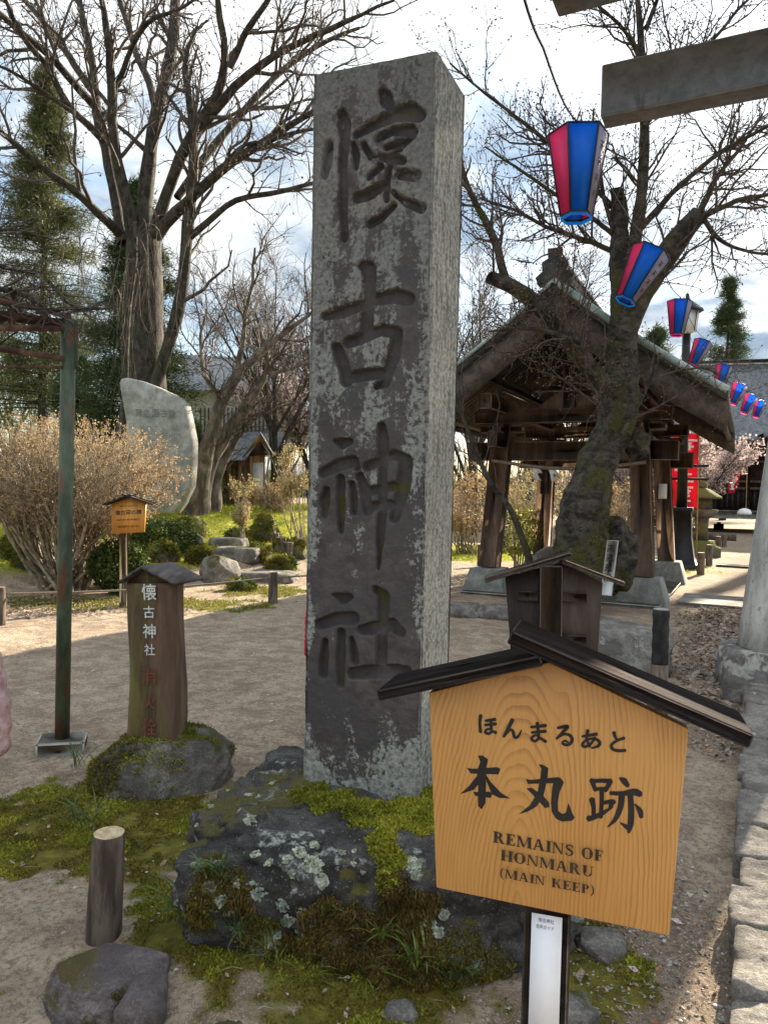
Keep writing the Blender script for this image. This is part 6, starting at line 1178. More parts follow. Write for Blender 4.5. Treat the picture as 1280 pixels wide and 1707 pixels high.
def tips(P, R, size, seed, frac=1.0, along=(1.0,)):
    r = np.random.default_rng(seed); D, F = A(0, 0, 0), OCT; out = []; 
    c = []; dd = []
    for t in along: k = min(int(t * (P.shape[1] - 1)), P.shape[1] - 1); k0 = max(k - 1, 0); c.append(P[:, k]); dd.append(P[:, max(k, 1)] - P[:, max(k, 1) - 1])
    c = np.concatenate(c); dd = np.concatenate(dd); k = r.random(len(c)) < frac; c, dd = c[k], dd[k]; dd /= np.linalg.norm(dd, axis=1, keepdims=True) + 1e-9; dd = dd + .5 * r.normal(size=dd.shape); dd /= np.linalg.norm(dd, axis=1, keepdims=True)
    a = np.cross(dd, r.normal(size=dd.shape)); a /= np.linalg.norm(a, axis=1, keepdims=True); b = np.cross(dd, a); s = (size * r.uniform(.6, 1.4, len(c)))[:, None]; w = s * .32
    V = np.stack([c + a * w + dd * s * .4, c - a * w + dd * s * .4, c + b * w + dd * s * .4, c - b * w + dd * s * .4, c + dd * s, c], 1).reshape(-1, 3); return V, (np.arange(len(c))[:, None, None] * 6 + OCT[None]).reshape(-1, 3)
def leaves(C, size, seed, flat=0.0, aspect=.45):
    r = np.random.default_rng(seed); n = len(C); d = r.normal(size=(n, 3)); d[:, 2] *= (1 - flat); d /= np.linalg.norm(d, axis=1, keepdims=True); a = np.cross(d, r.normal(size=(n, 3))); a /= np.linalg.norm(a, axis=1, keepdims=True); s = (size * r.uniform(.55, 1.35, n))[:, None]; nn = np.cross(d, a)
    V = np.stack([C, C + d * s * .5 + a * s * aspect, C + d * s + nn * s * .2, C + d * s * .5 - a * s * aspect], 1).reshape(-1, 3); return V, np.arange(4 * n).reshape(-1, 4)
def S(lst): return np.stack([l[:, :3] for l in lst]), np.stack([l[:, 3] for l in lst])
def cr(pts, s, ox, oy): return [(ox + x / s, oy + y / s, w / s) for x, y, w in pts]
# --- the large bare tree on the left
D1 = 19.0; Z = lambda p: cr(p, 2.37, 0, 0)
TL_ = [limb([(242, 700, 82), (242, 640, 70), (240, 560, 62), (240, 500, 62), (240, 430, 62), (240, 385, 52)], D1, 0),
       limb(Z([(530, 960, 60), (520, 870, 52), (495, 760, 45), (460, 620, 40), (440, 560, 40), (450, 440, 38), (440, 300, 34), (425, 180, 30), (430, 90, 26), (400, -10, 24), (380, -120, 18)]), D1, -1.5), limb(Z([(490, 960, 48), (470, 870, 42), (440, 700, 38), (420, 580, 38), (380, 480, 36), (378, 400, 36), (380, 300, 30), (350, 180, 28), (310, 0, 24), (300, -120, 18)]), D1, 1.5),
       limb(Z([(415, 560, 30), (360, 500, 28), (270, 430, 26), (220, 330, 24), (180, 240, 22), (80, 150, 20), (60, 70, 18), (20, -10, 14)]), D1 - .3, -2), limb(Z([(375, 420, 30), (290, 330, 30), (200, 220, 28), (100, 140, 26), (0, 50, 22), (-120, -30, 16)]), D1 + .5, -3), limb(Z([(375, 370, 26), (290, 250, 26), (220, 140, 24), (150, 60, 22), (90, -10, 18), (30, -90, 12)]), D1 + .6, 2),
       limb(Z([(570, 960, 70), (565, 880, 62), (580, 700, 54), (600, 550, 50), (620, 430, 48), (670, 260, 48), (692, 130, 46), (690, 0, 40), (700, -140, 28)]), D1, 1), limb(Z([(615, 420, 30), (590, 320, 28), (540, 220, 26), (520, 130, 24), (470, -10, 20)]), D1 + .4, 2), limb(Z([(460, 350, 22), (510, 230, 20), (540, 140, 20), (600, 70, 18), (680, 50, 14), (770, 0, 10)]), D1 - .6, -2),
       limb(Z([(600, 960, 60), (625, 880, 54), (660, 760, 48), (720, 600, 44), (780, 500, 44), (860, 390, 38), (910, 270, 34), (880, 130, 28), (860, 0, 24), (850, -100, 18)]), D1, -2), limb(Z([(775, 530, 40), (850, 440, 38), (930, 330, 34), (1050, 240, 30), (1150, 180, 26), (1280, 130, 22), (1420, 60, 16), (1560, 0, 10)]), D1 - .6, -3), limb(Z([(700, 780, 30), (770, 680, 32), (860, 550, 30), (960, 450, 28), (1050, 340, 25), (1120, 270, 22), (1280, 160, 18), (1420, 110, 12)]), D1, 2),
       limb(Z([(620, 930, 50), (700, 830, 46), (780, 760, 42), (880, 660, 38), (1000, 590, 32), (1130, 500, 26), (1240, 440, 22), (1400, 380, 14)]), D1 - .4, -2.5), limb(Z([(600, 1560, 40), (650, 1420, 48), (700, 1260, 48), (735, 1120, 48), (735, 950, 48), (750, 780, 44), (775, 650, 40), (770, 520, 34), (760, 420, 30), (720, 290, 26), (705, 200, 20), (780, 110, 12)]), D1 - .8, 0), limb(Z([(750, 940, 28), (850, 850, 24), (930, 780, 22), (1050, 770, 20), (1150, 750, 18), (1240, 720, 14), (1400, 690, 9)]), D1 - .8, -2),
       limb(Z([(910, 270, 30), (960, 150, 26), (1010, 70, 24), (1060, 0, 20), (1110, -80, 14)]), D1 - 1.4, -1), limb(Z([(470, 920, 36), (440, 890, 34), (380, 830, 32), (280, 740, 29), (180, 670, 26), (80, 590, 24), (0, 510, 20), (-120, 450, 12)]), D1 - .3, -3), limb(Z([(280, 440, 16), (180, 370, 15), (100, 310, 13), (0, 260, 10), (-100, 230, 8)]), D1 - 1, -1.5), limb(Z([(580, 600, 22), (520, 540, 18), (470, 500, 16), (430, 480, 12)]), D1 + .3, 1),
       limb(Z([(1000, 590, 20), (1090, 545, 18), (1180, 520, 14), (1260, 505, 10), (1380, 520, 7)]), D1 - 2, -1), limb(Z([(880, 660, 16), (930, 590, 14), (1000, 555, 12), (1080, 570, 9), (1200, 610, 6)]), D1 - 1.5, -1)]
PL, RL = S(TL_); b_ = A(at(240, 800, D1)[0], D1, hz(at(240, 800, D1)[0], D1))
big = empty('bare_tree', b_, 'large bare dark tree with many upright limbs at upper left', 'tree')
base_ = np.array([(b_[0], D1, b_[2] - .2, 1.0), (*at(242, 745, D1), .75), (*at(242, 690, D1), .62)]); bk = resample(base_, 8)
V, F = tubes_mesh([(PL, RL, 12), (bk[None, :, :3], bk[None, :, 3], 16)]); V = V + .03 * np.stack([vn(V * 3, 1), vn(V * 3, 2), 0 * V[:, 0]], 1); part('trunk', mesh_np('trunk', V, [F]), M['bark'], big, True)
P1, R1 = spawn(PL[1:], RL[1:], 150, .25, 1, (25, 65), (1.0, 3.0), .055, 8, .15, .2, 301); P2, R2 = spawn(np.concatenate([P1]), np.concatenate([R1]), 850, .15, 1, (25, 70), (.5, 1.6), .013, 6, .10, .22, 302, rmin=.006); P2b, R2b = spawn(PL[1:], RL[1:], 220, .35, 1, (35, 80), (.5, 1.4), .02, 6, .2, .2, 303, rmin=.006); PT3, RT3 = spawn(np.concatenate([P2, P2b]), np.concatenate([R2, R2b]), 3000, .1, 1, (20, 65), (.25, .8), .006, 4, .1, .2, 304, rmin=.004)
V, F = tubes_mesh([(P1, R1, 5), (P2, R2, 4), (P2b, R2b, 4), (PT3, RT3, 3)]); part('crown', mesh_np('crown', V, [F]), M['twig'], big)
V, F = tips(PT3, RT3, .07, 305, .35); o = part('buds', mesh_np('buds', V, [F]), M['bud'], big)
r_ = np.random.default_rng(306); wv = []
for i in range(24):
    u, v = r_.uniform(120, 330), r_.uniform(330, 480); d = D1 - r_.uniform(.5, 2.6); ln = r_.uniform(90, 240); s = r_.choice([-1, 1]) * r_.uniform(5, 40); P = [(u, v), (u + s * .5, v - 10), (u + s * .9, v + ln * .3), (u + s + r_.uniform(-12, 12), v + ln * .65), (u + s + r_.uniform(-25, 25), v + ln)]; wv.append(limb([(a, b, 2.0 - .3 * k) for k, (a, b) in enumerate(P)], d, r_.uniform(-.4, .4), 10))
Pw_, Rw_ = S(wv); Pw2, Rw2 = spawn(Pw_, Rw_, 130, .1, .95, (10, 35), (.4, 1.4), .012, 5, -.35, .12, 307, rmin=.006, droop=.2)
wt = empty('weeping_tree', A(b_[0] - .5, D1 - 1.2, b_[2]), 'pale hanging branches of a weeping tree before the big trunk', 'tree'); tk = limb([(215, 760, 15), (208, 640, 13), (212, 520, 11), (228, 430, 9), (225, 370, 6)], D1 - 1.2, 0, 14)
V, F = tubes_mesh([(tk[None, :, :3], tk[None, :, 3], 8)]); part('trunk', mesh_np('trunk', V, [F]), M['bark'], wt, True); V, F = tubes_mesh([(Pw_, Rw_, 4), (Pw2, Rw2, 3)]); part('crown', mesh_np('crown', V, [F]), M['pale_bark'], wt)
# --- the old cherry before the pavilion
D2 = 10.1; Z5 = lambda p: cr(p, 2.37, 740, 0)
CH = [limb([(964, 985, 112), (965, 950, 96), (966, 911, 86), (977, 818, 74), (992, 780, 66), (1008, 747, 60), (1028, 705, 64), (1037, 654, 64), (1034, 600, 48), (1037, 540, 43), (1040, 490, 41), (1033, 425, 34), (1030, 370, 29), (1029, 316, 25)], D2, 0, 26),
      limb([(1042, 520, 30), (1047, 460, 24), (1058, 400, 21), (1070, 330, 19), (1075, 250, 17), (1073, 150, 14), (1068, 60, 11), (1060, -30, 8)], D2, -.6), limb([(1037, 560, 44), (1055, 510, 42), (1080, 468, 40), (1110, 425, 40), (1140, 385, 34), (1166, 354, 28)], D2, -.4), limb([(1150, 375, 13), (1190, 350, 10), (1240, 330, 8), (1300, 322, 5)], D2 - .4, -.4),
      limb([(1028, 670, 36), (988, 622, 32), (955, 575, 30), (925, 535, 32), (880, 493, 28), (840, 468, 24), (815, 462, 20)], D2, -.7), limb([(842, 470, 17), (828, 410, 14), (806, 358, 12), (780, 322, 10), (770, 280, 8), (762, 230, 5)], D2 - .6, -.3), limb([(1065, 384, 11), (1120, 320, 9), (1204, 249, 7), (1290, 205, 5)], D2 - .2, -.5), limb([(1073, 211, 9), (1120, 148, 7), (1162, 97, 6), (1204, 46, 5), (1250, -5, 4)], D2 - .5, -.4),
      limb([(1028, 395, 9), (1000, 372, 8), (960, 346, 7), (925, 325, 6), (870, 285, 5), (807, 245, 3)], D2, -.8), limb([(1020, 345, 9), (975, 295, 8), (909, 232, 7), (860, 195, 6), (800, 150, 4), (750, 105, 3)], D2, -1.0), limb([(1010, 725, 6), (1000, 661, 5), (970, 623, 4), (940, 581, 3.5), (905, 545, 2.5)], D2 - .35, -.2), limb([(1036, 724, 8), (1064, 675, 6), (1083, 637, 5), (1099, 588, 3.5)], D2 - .3, -.2), limb([(975, 575, 10), (935, 560, 8), (900, 548, 7), (855, 548, 5), (815, 552, 3)], D2 - .5, -.4),
      limb([(1073, 120, 8), (1050, 60, 6), (1010, 20, 5), (960, -20, 4)], D2 - .5, -.4), limb([(1075, 50, 8), (1095, 0, 6), (1110, -60, 4)], D2 - .5, -.3), limb([(1080, 640, 5), (1110, 622, 4), (1170, 610, 3), (1210, 632, 2)], D2 - .5, -.2), limb([(1028, 400, 8), (1005, 330, 7), (1000, 280, 5), (985, 230, 4), (990, 180, 3)], D2, -.4),
      limb([(1035, 425, 10), (980, 400, 8), (920, 385, 6), (860, 350, 5), (800, 330, 4)], D2, .6), limb([(1165, 358, 12), (1190, 300, 8), (1230, 250, 6), (1270, 190, 4)], D2 - .4, .5), limb([(1166, 356, 10), (1195, 400, 7), (1240, 420, 5), (1290, 425, 4)], D2 - .4, -.5)]
PC, RC_ = [], []
for l in CH: q = resample(l, 26) if len(l) != 26 else l; PC.append(q[:, :3]); RC_.append(q[:, 3])
PC, RC_ = np.stack(PC), np.stack(RC_); cb_ = A(PC[0, 0, 0], D2, 0)
cherry = empty('cherry_tree', cb_, 'old leaning cherry tree with mossy trunk before the pavilion', 'tree')
def knotty(V, amp, f, seed): return V + amp * np.stack([fbm(V * f, 4, seed), fbm(V * f, 4, seed + 3), .5 * fbm(V * f, 4, seed + 7)], 1)
tk = resample(np.column_stack([PC[0], RC_[0]]), 90); V0, F0_ = tube_arrays(tk[None, :, :3], tk[None, :, 3], 40); V0 = knotty(V0, .034, 3.2, 5); V0 = knotty(V0, .02, 11, 15)
V1, F1 = tube_arrays(PC[1:], RC_[1:], 10); V1 = knotty(V1, .012, 6, 25); n0 = len(V0)
cap = np.array([[n0 - 40 + (i + 1) % 40, n0 - 40 + i, len(V0) + len(V1)] for i in range(40)]); V = np.concatenate([V0, V1, [V0[-40:].mean(0)]])
part('trunk', mesh_np('trunk', V, [np.concatenate([F0_, F1 + n0]), cap]), M['cherry_bark'], cherry, True)
for i, (u, v, d, rr) in enumerate(((1030, 915, .10, .23), (1025, 945, .05, .26), (1022, 880, .12, .14), (1062, 740, .0, .16))): V, F = rock_arrays(at(u, v, D2 + d), (rr, rr, rr * 1.3), seed=90 + i, sub=4, box=2.1, rough=.28, freq=2.2); part('burr', mesh_np('burr', V, [F]), M['cherry_bark'], cherry, True)
Q1, S1 = spawn(PC[1:], RC_[1:], 210, .15, 1, (30, 70), (.5, 1.5), .018, 7, .18, .2, 311, rmin=.004); Q2, S2 = spawn(np.concatenate([Q1, PC[5:][:, ::4][:, :7]]), np.concatenate([S1, RC_[5:][:, ::4][:, :7]]), 1500, .1, 1, (30, 75), (.2, .75), .007, 5, .15, .2, 312, rmin=.0028); Q3, S3 = spawn(Q2, S2, 2600, .1, 1, (30, 80), (.06, .22), .004, 3, .12, .15, 313, rmin=.0024)
V, F = tubes_mesh([(Q1, S1, 5), (Q2, S2, 4), (Q3, S3, 3)]); part('crown', mesh_np('crown', V, [F]), M['cherry_twig'], cherry)
V, F = tips(Q3, S3, .028, 314, .95, (.5, 1.0)); part('buds', mesh_np('buds', V, [F]), M['bud'], cherry)
V, F = tips(Q2, S2, .03, 315, .9, (.4, .7, 1.0)); part('buds', mesh_np('buds', V, [F]), M['bud'], cherry)
# moss on the leaning trunk
P, Nn = sample_mesh(V0, np.concatenate([F0_[:, :3], F0_[:, [0, 2, 3]]]), 3500, 316, lambda c, n: sstep(.0, .3, fbm(c * 2.4, 3, 317)) * sstep(2.9, 1.2, c[:, 2]) + 1e-9); V, F = blades(P, Nn, .02, .6, .3, 318, 2); o = part('moss', mesh_np('moss', V, [F]), M['moss_dark'], cherry); o['kind'] = 'stuff'
# shoot in front of the pavilion's left column
sh_ = limb([(885, 950, 13), (878, 915, 12), (862, 880, 11), (855, 850, 10), (830, 825, 9), (808, 790, 8), (785, 730, 7), (768, 690, 6), (755, 640, 4)], 10.3, -.3, 20); Ps, Rs = sh_[None, :, :3], sh_[None, :, 3]; sap = empty('sapling', A(Ps[0, 0, 0], 10.3, 0), 'thin curved sapling stem before the left pavilion column', 'tree')
V, F = tube_arrays(Ps, Rs, 8); part('trunk', mesh_np('trunk', V, [F]), M['cherry_bark'], sap, True); a1, b1 = spawn(Ps, Rs, 14, .3, 1, (25, 60), (.5, 1.5), .012, 8, .3, .15, 321, rmin=.004); a2, b2_ = spawn(a1, b1, 60, .2, 1, (25, 60), (.2, .5), .006, 5, .2, .15, 322, rmin=.003); V, F = tubes_mesh([(a1, b1, 5), (a2, b2_, 3)]); part('crown', mesh_np('crown', V, [F]), M['cherry_twig'], sap)
# --- trees and shrubs in the middle distance
Z2 = lambda p: cr(p, 2.37, 0, 440)
def traced_tree(name, label, limbs, base, n1, n2, n3, bark, twig, L1, L2, L3, seed, group=None, leaf=None, nleaf=0, lsize=.05):
    root = empty(name, base, label, 'tree', group); Pt, Rt = S(limbs); V, F = tubes_mesh([(Pt, Rt, 10)]); V = knotty(V, .03, 3, seed); part('trunk', mesh_np('trunk', V, [F]), M[bark], root, True)
    a1, b1 = spawn(Pt, Rt, n1, .2, 1, (20, 60), L1, .05, 7, .2, .2, seed + 1); a2, b2 = spawn(a1, b1, n2, .1, 1, (20, 65), L2, .018, 5, .15, .2, seed + 2, rmin=.006); a3, b3 = spawn(a2, b2, n3, .1, 1, (20, 65), L3, .008, 4, .1, .2, seed + 3, rmin=.0055)
    V, F = tubes_mesh([(a1, b1, 5), (a2, b2, 3), (a3, b3, 3)]); part('crown', mesh_np('crown', V, [F]), M[twig], root)
    if leaf: r = np.random.default_rng(seed); C = a3[r.integers(0, len(a3), nleaf), r.integers(1, 4, nleaf)] + r.normal(size=(nleaf, 3)) * .03; V, F = leaves(C, lsize, seed + 5); part('leaves', mesh_np('leaves', V, [F]), M[leaf], root)
    return root
bs_ = g3(330, 853)
traced_tree('maple_tree', 'slanting bare maple with pale twisted trunk right of the stone slab', [limb(Z2([(760, 985, 150), (775, 940, 100), (790, 860, 72), (815, 760, 60), (850, 620, 52), (880, 510, 48), (950, 410, 38), (1030, 350, 26), (1150, 250, 20), (1220, 200, 15), (1330, 120, 9)]), 17.6, -.6), limb(Z2([(800, 990, 70), (800, 860, 60), (850, 740, 58), (910, 640, 50), (980, 550, 42), (1050, 450, 24), (1075, 400, 18), (1040, 300, 14), (1010, 190, 10)]), 17.8, .5), limb(Z2([(945, 410, 24), (955, 300, 20), (970, 200, 18), (1000, 60, 13), (1010, -60, 8)]), 17.4, -.4), limb(Z2([(850, 1000, 60), (850, 880, 40), (880, 780, 34), (930, 700, 28), (960, 640, 20), (1000, 560, 12)]), 18.2, .5), limb(Z2([(870, 540, 24), (800, 420, 16), (790, 300, 12), (820, 180, 8)]), 17.6, .5), limb(Z2([(1060, 440, 20), (1130, 420, 14), (1230, 390, 10), (1330, 380, 6)]), 17.8, .3)], bs_, 48, 380, 1100, 'pale_bark', 'twig', (.7, 2.0), (.4, 1.0), (.15, .5), 331)
def shrub(name, label, base, crown, radii, nstem, n1, n2, nleaf, stem_r, twig, leaf, lsize, seed, group=None, cat='shrub', shell=.55, up=.1, aspect=.45):
    base, crown, radii = [np.asarray(t, float) for t in (base, crown, radii)]; r = np.random.default_rng(seed); root = empty(name, base, label, cat, group); st = []
    for i in range(nstem):
        q = r.normal(size=3); q /= np.linalg.norm(q); q[2] = abs(q[2]) * .9 - .15; e = crown + q * radii * r.uniform(.6, .95); b = base + A(r.normal() * .16 * radii[0], r.normal() * .16 * radii[1], -.05); m1 = b * .6 + e * .4 + A((e - b)[0] * .12, (e - b)[1] * .12, .0) + r.normal(size=3) * .06 * radii; m2 = b * .25 + e * .75 + r.normal(size=3) * .06 * radii
        st.append(resample(np.column_stack([np.array([b, m1, m2, e]), [stem_r, stem_r * .8, stem_r * .55, stem_r * .3]]), 9))
    Ps, Rs = S(st); V, F = tubes_mesh([(Ps, Rs, 6)]); part('stems', mesh_np('stems', V, [F]), M[twig], root, True)
    a1, b1 = spawn(Ps, Rs, n1, .3, 1, (20, 60), (.25 * radii[0], .7 * radii[0]), stem_r * .5, 6, up, .2, seed + 1, rmin=.004); a2, b2 = spawn(a1, b1, n2, .1, 1, (20, 70), (.1 * radii[0], .32 * radii[0]), stem_r * .3, 4, up, .2, seed + 2, rmin=.0035)
    # keep twigs inside the crown's outline
    k = np.sum(((a2[:, -1] - crown) / (radii * 1.06)) ** 2, 1) < 1 + .2 * vn(a2[:, -1] * 2.5, seed); k1 = np.sum(((a1[:, -1] - crown) / (radii * 1.05)) ** 2, 1) < 1.05
    V, F = tubes_mesh([(a1[k1], b1[k1], 4), (a2[k], b2[k], 3)]); part('twigs', mesh_np('twigs', V, [F]), M[twig], root)
    if nleaf:
        a2 = a2[k]; w = np.sum(((a2[:, -1] - crown) / radii) ** 2, 1) ** 1.5 + .02; i = r.choice(len(a2), nleaf, p=w / w.sum()); C = a2[i, r.integers(1, 4, nleaf)] + r.normal(size=(nleaf, 3)) * lsize * .7; V, F = leaves(C, lsize, seed + 4, 0, aspect); part('leaves', mesh_np('leaves', V, [F]), M[leaf], root)
    return root
p = g3(112, 985); c = at(128, 800, 11.0)
shrub('dry_bush', 'wide rounded bush of dry tan twigs left of the stone slab', p + A(0, .2, 0), (c[0] - .08, 11.1, c[2] + .14), (1.62, 1.3, .84), 50, 800, 6600, 27000, .030, 'bush_twig', 'dry_leaf', .026, 341, aspect=.4)
for i, (u, v, d, cu_, cv, rx, rz, lf, lb, ns) in enumerate(((405, 880, 15.0, 405, 830, .42, .48, 'dry_leaf2', 'small yellow tan shrub above the garden steps', 10), (500, 880, 15.2, 480, 775, .62, .55, 'dry_leaf2', 'yellow tan shrub left of the pillar in the garden', 12), (480, 850, 19.0, 450, 830, .6, .5, 'dry_leaf', 'brown shrub before the small shrine', 10))):
    p = at(u, v, d); p[2] = hz(p[0], p[1]); c = at(cu_, cv, d); shrub('garden_shrub', lb, p, c, (rx, rx, rz), ns, 120, 900, 2600, .014, 'bush_twig', lf, .035, 345 + 3 * i, 'shrubs in the garden')
for i, (u, v, d, rx, rz, lf, lb) in enumerate(((775, 900, 20.0, 1.0, 1.25, 'dry_leaf', 'orange brown bare shrub right of the pillar'), (880, 880, 23.0, 1.3, 1.5, 'dry_leaf2', 'tall tan shrub seen between the pavilion columns'), (700, 890, 22.0, 1.2, 1.4, 'dry_leaf', 'brown shrub behind the pillar'), (960, 880, 26.0, 1.4, 1.6, 'dry_leaf', 'tan shrub behind the cherry trunk'), (1040, 880, 24.0, 1.0, 1.3, 'dry_leaf', 'russet shrub right of the cherry trunk'), (820, 850, 33.0, 2.2, 2.4, 'dry_leaf2', 'pale thicket farther behind the pavilion'), (1010, 860, 36.0, 2.4, 2.6, 'dry_leaf', 'brown thicket far behind the cherry'))):
    p = at(u, v, d); p[2] = hz(p[0], p[1]); c = p + UP * rz * 1.05; shrub('bare_shrub', lb, p, c, (rx, rx, rz), 34, 240, 1150, 4200, .016, 'bush_twig', lf, .045, 360 + 4 * i, 'shrubs behind the pavilion')
def leafy(name, label, c, radii, n, mat, size, seed, group=None, cat='shrub', stem=True):
    c, radii = np.asarray(c, float), np.asarray(radii, float); r = np.random.default_rng(seed); base = A(c[0], c[1], hz(c[0], c[1])); root = empty(name, base, label, cat, group); q = r.normal(size=(n, 3)); q /= np.linalg.norm(q, axis=1, keepdims=True); rad = r.uniform(.55, 1.0, n) ** .5 * (1 + .22 * fbm(q * 2.6 + seed, 3, seed)); C = c + q * radii * rad[:, None]; C = C[C[:, 2] > base[2] - .02]; V, F = leaves(C, size, seed + 1); part('foliage', mesh_np('foliage', V, [F]), M[mat], root)
    st = [resample(np.array([(*(base + r.normal(size=3) * .08 * radii[0]), .02), (*(c + r.normal(size=3) * .4 * radii), .008)]), 6) for _ in range(9)]; Pq, Rq = S(st); V, F = tubes_mesh([(Pq, Rq, 5)]); part('stems', mesh_np('stems', V, [F]), M['bush_twig'], root)
p = at(275, 880, 14.0); leafy('evergreen_shrub', 'low clipped dark evergreen shrub at the foot of the stone slab', (p[0], 14.0, hz(p[0], 14) + .18), (.62, .5, .42), 5200, 'evergreen', .05, 381)
p = at(200, 950, 11.2); leafy('evergreen_shrub', 'dark leafy evergreen shrub behind the small sign post', (p[0], 11.2, .38), (.42, .36, .42), 3600, 'evergreen', .06, 383)
p = at(865, 880, 15.5); leafy('yellow_shrub', 'rounded yellow green shrub beside the left pavilion column', (p[0], 15.5, .85), (.62, .55, .5), 4200, 'yellow_leaf', .045, 385); p = at(1160, 830, 23.0); leafy('yellow_shrub', 'bright yellow green shrub behind the lamp post', (p[0] - .2, 24, .9), (.6, .5, .9), 1800, 'yellow_leaf', .06, 387)
# conifers
def conifer(name, label, base, h, rad, n, mat, seed, crown0=.1, trunk_r=.2, group=None, clump=.5, size=.16, irregular=.25):
    base = np.asarray(base, float); r = np.random.default_rng(seed); root = empty(name, base, label, 'tree', group); mb = MB(); mb.tube([base + UP * z for z in np.linspace(-.1, h, 8)], np.linspace(trunk_r, .03, 8), 10); mb.build('trunk', M['bark'], root, True)
    nb = int(n / 60); br = []
    for i in range(nb):
        t = crown0 + (1 - crown0) * r.random() ** 1.15; a = r.uniform(0, 2 * math.pi); ln = rad * (1 - t) ** .9 * r.uniform(1 - irregular * 2, 1 + irregular) + .15; p0 = base + UP * h * t; e = p0 + A(math.cos(a) * ln, math.sin(a) * ln, -.12 * ln + .1); br.append(resample(np.array([(*p0, .03), (*((p0 + e) / 2 + UP * .06 * ln), .018), (*e, .008)]), 7))
    Pb, Rb_ = S(br); V, F = tubes_mesh([(Pb, Rb_, 4)]); part('branches', mesh_np('branches', V, [F]), M['bark'], root)
    i = r.integers(0, nb, n); t = r.uniform(.25, 1.0, n) * 6; k = np.minimum(t.astype(int), 5); f = (t - k)[:, None]; C = Pb[i, k] * (1 - f) + Pb[i, k + 1] * f; tt = np.clip((C[:, 2:3] - base[2]) / h, 0, 1); C = C + r.normal(size=(n, 3)) * clump * A(.5, .5, .22) * (1.1 - tt); d = Pb[i, 6] - Pb[i, 0]; d /= np.linalg.norm(d, axis=1, keepdims=True); V, F = blades(C, d * .7 + UP * .25, size * 1.15, .75, .055, seed + 1, 5); part('needles', mesh_np('needles', V, [F]), M[mat], root)
p = at(72, 690, 27.0); p[2] = hz(p[0], 27); conifer('pine_tree', 'olive green pine at the left edge behind the trellis', p, 15.2, 3.8, 15000, 'needle2', 401, .22, .22, size=.22, clump=.75)
p = at(-60, 690, 30.0); p[2] = hz(p[0], 30); conifer('pine_tree', 'second pine cut by the left edge of the picture', p, 13.0, 3.4, 9000, 'needle2', 403, .2, .22, size=.24, clump=.8)
p = at(225, 700, 22.5); p[2] = hz(p[0], 22.5); conifer('conifer_tree', 'dark green conifer right behind the big bare trunk', p, 9.4, 2.6, 14000, 'needle', 405, .05, .2, size=.22, clump=.7)
p = at(322, 740, 21.0); p[2] = hz(p[0], 21); conifer('conifer_tree', 'small dark conifer behind the stone slab right side', p, 2.3, .8, 3500, 'needle', 407, .05, .1, size=.15, clump=.4); p = at(130, 700, 24.0); p[2] = hz(p[0], 24); conifer('conifer_tree', 'low dark conifer behind the dry bush', p, 4.6, 2.2, 5000, 'needle', 409, .05, .15, size=.2, clump=.6)
p = at(1204, 840, 62.0); p[2] = 0; conifer('cypress_tree', 'distant pointed conifer above the hall roof', p, 19.8, 5.2, 10000, 'needle', 411, .1, .3, size=.36, clump=.8); p = at(1085, 840, 45.0); p[2] = 0; conifer('cypress_tree', 'distant dark conifer behind the street lamp', p, 11.5, 3.0, 7000, 'needle', 413, .1, .3, size=.4, clump=.9)
p = A(20.8, 33.3, 0); conifer('shade_cedar', 'unseen tall cedar added outside the right edge to shade the foreground', p, 25.0, 5.0, 13000, 'needle', 415, .5, .45, size=.5, clump=1.2)  # added out of view: its high crown keeps sun off the near ground
# generic bare trees farther off: one built, then copied
def bare_proto(name, label, h, seed, bark='bark', twig='twig', leaf=None):
    r = np.random.default_rng(seed); root = empty(name, (0, 0, 0), label, 'tree', 'bare trees in the background'); lm = []
    for i in range(9): a = i * 2.4 + r.normal() * .3; s = r.uniform(.25, .5) * h; z0 = h * r.uniform(.10, .32); lm.append(resample(np.array([(0, 0, z0, .05 * h / 6), (math.cos(a) * s * .3, math.sin(a) * s * .3, z0 + h * .22, .032 * h / 6), (math.cos(a) * s * .75, math.sin(a) * s * .75, z0 + h * .45, .02 * h / 6), (math.cos(a) * s, math.sin(a) * s, z0 + h * r.uniform(.5, .66), .009 * h / 6)]), 12))
    lm.append(resample(np.array([(0, 0, -.1, .10 * h / 6), (.05, 0, h * .25, .075 * h / 6), (-.05, .1, h * .6, .035 * h / 6), (0, 0, h, .01)]), 12)); Pt, Rt = S(lm); V, F = tubes_mesh([(Pt, Rt, 8)]); part('trunk', mesh_np('trunk', V, [F]), M[bark], root, True)
    a1, b1 = spawn(Pt, Rt, 130, .25, 1, (20, 55), (.12 * h, .30 * h), .03, 6, .25, .2, seed + 1); a2, b2 = spawn(a1, b1, 900, .1, 1, (20, 60), (.06 * h, .16 * h), .015, 5, .2, .2, seed + 2, rmin=.008); a3, b3 = spawn(a2, b2, 2600, .1, 1, (20, 60), (.03 * h, .08 * h), .01, 3, .15, .2, seed + 3, rmin=.008); V, F = tubes_mesh([(a1, b1, 4), (a2, b2, 3), (a3, b3, 3)]); part('crown', mesh_np('crown', V, [F]), M[twig], root)
    if leaf: r = np.random.default_rng(seed); C = a3[r.integers(0, len(a3), 9000), r.integers(0, 3, 9000)] + r.normal(size=(9000, 3)) * .05; V, F = leaves(C, .085, seed + 5); part('blossom', mesh_np('blossom', V, [F]), M[leaf], root)
    return root
def place(proto, loc, rz, sc, label, first=False):
    o = proto
    if not first:
        o = proto.copy(); COL.objects.link(o)
        for ch in list(proto.children): c = ch.copy(); COL.objects.link(c); c.parent = o; c.matrix_parent_inverse = Matrix()
    o.location = tuple(loc); o.rotation_euler = (0, 0, rz); o.scale = (sc, sc, sc); o['label'] = label
    return o
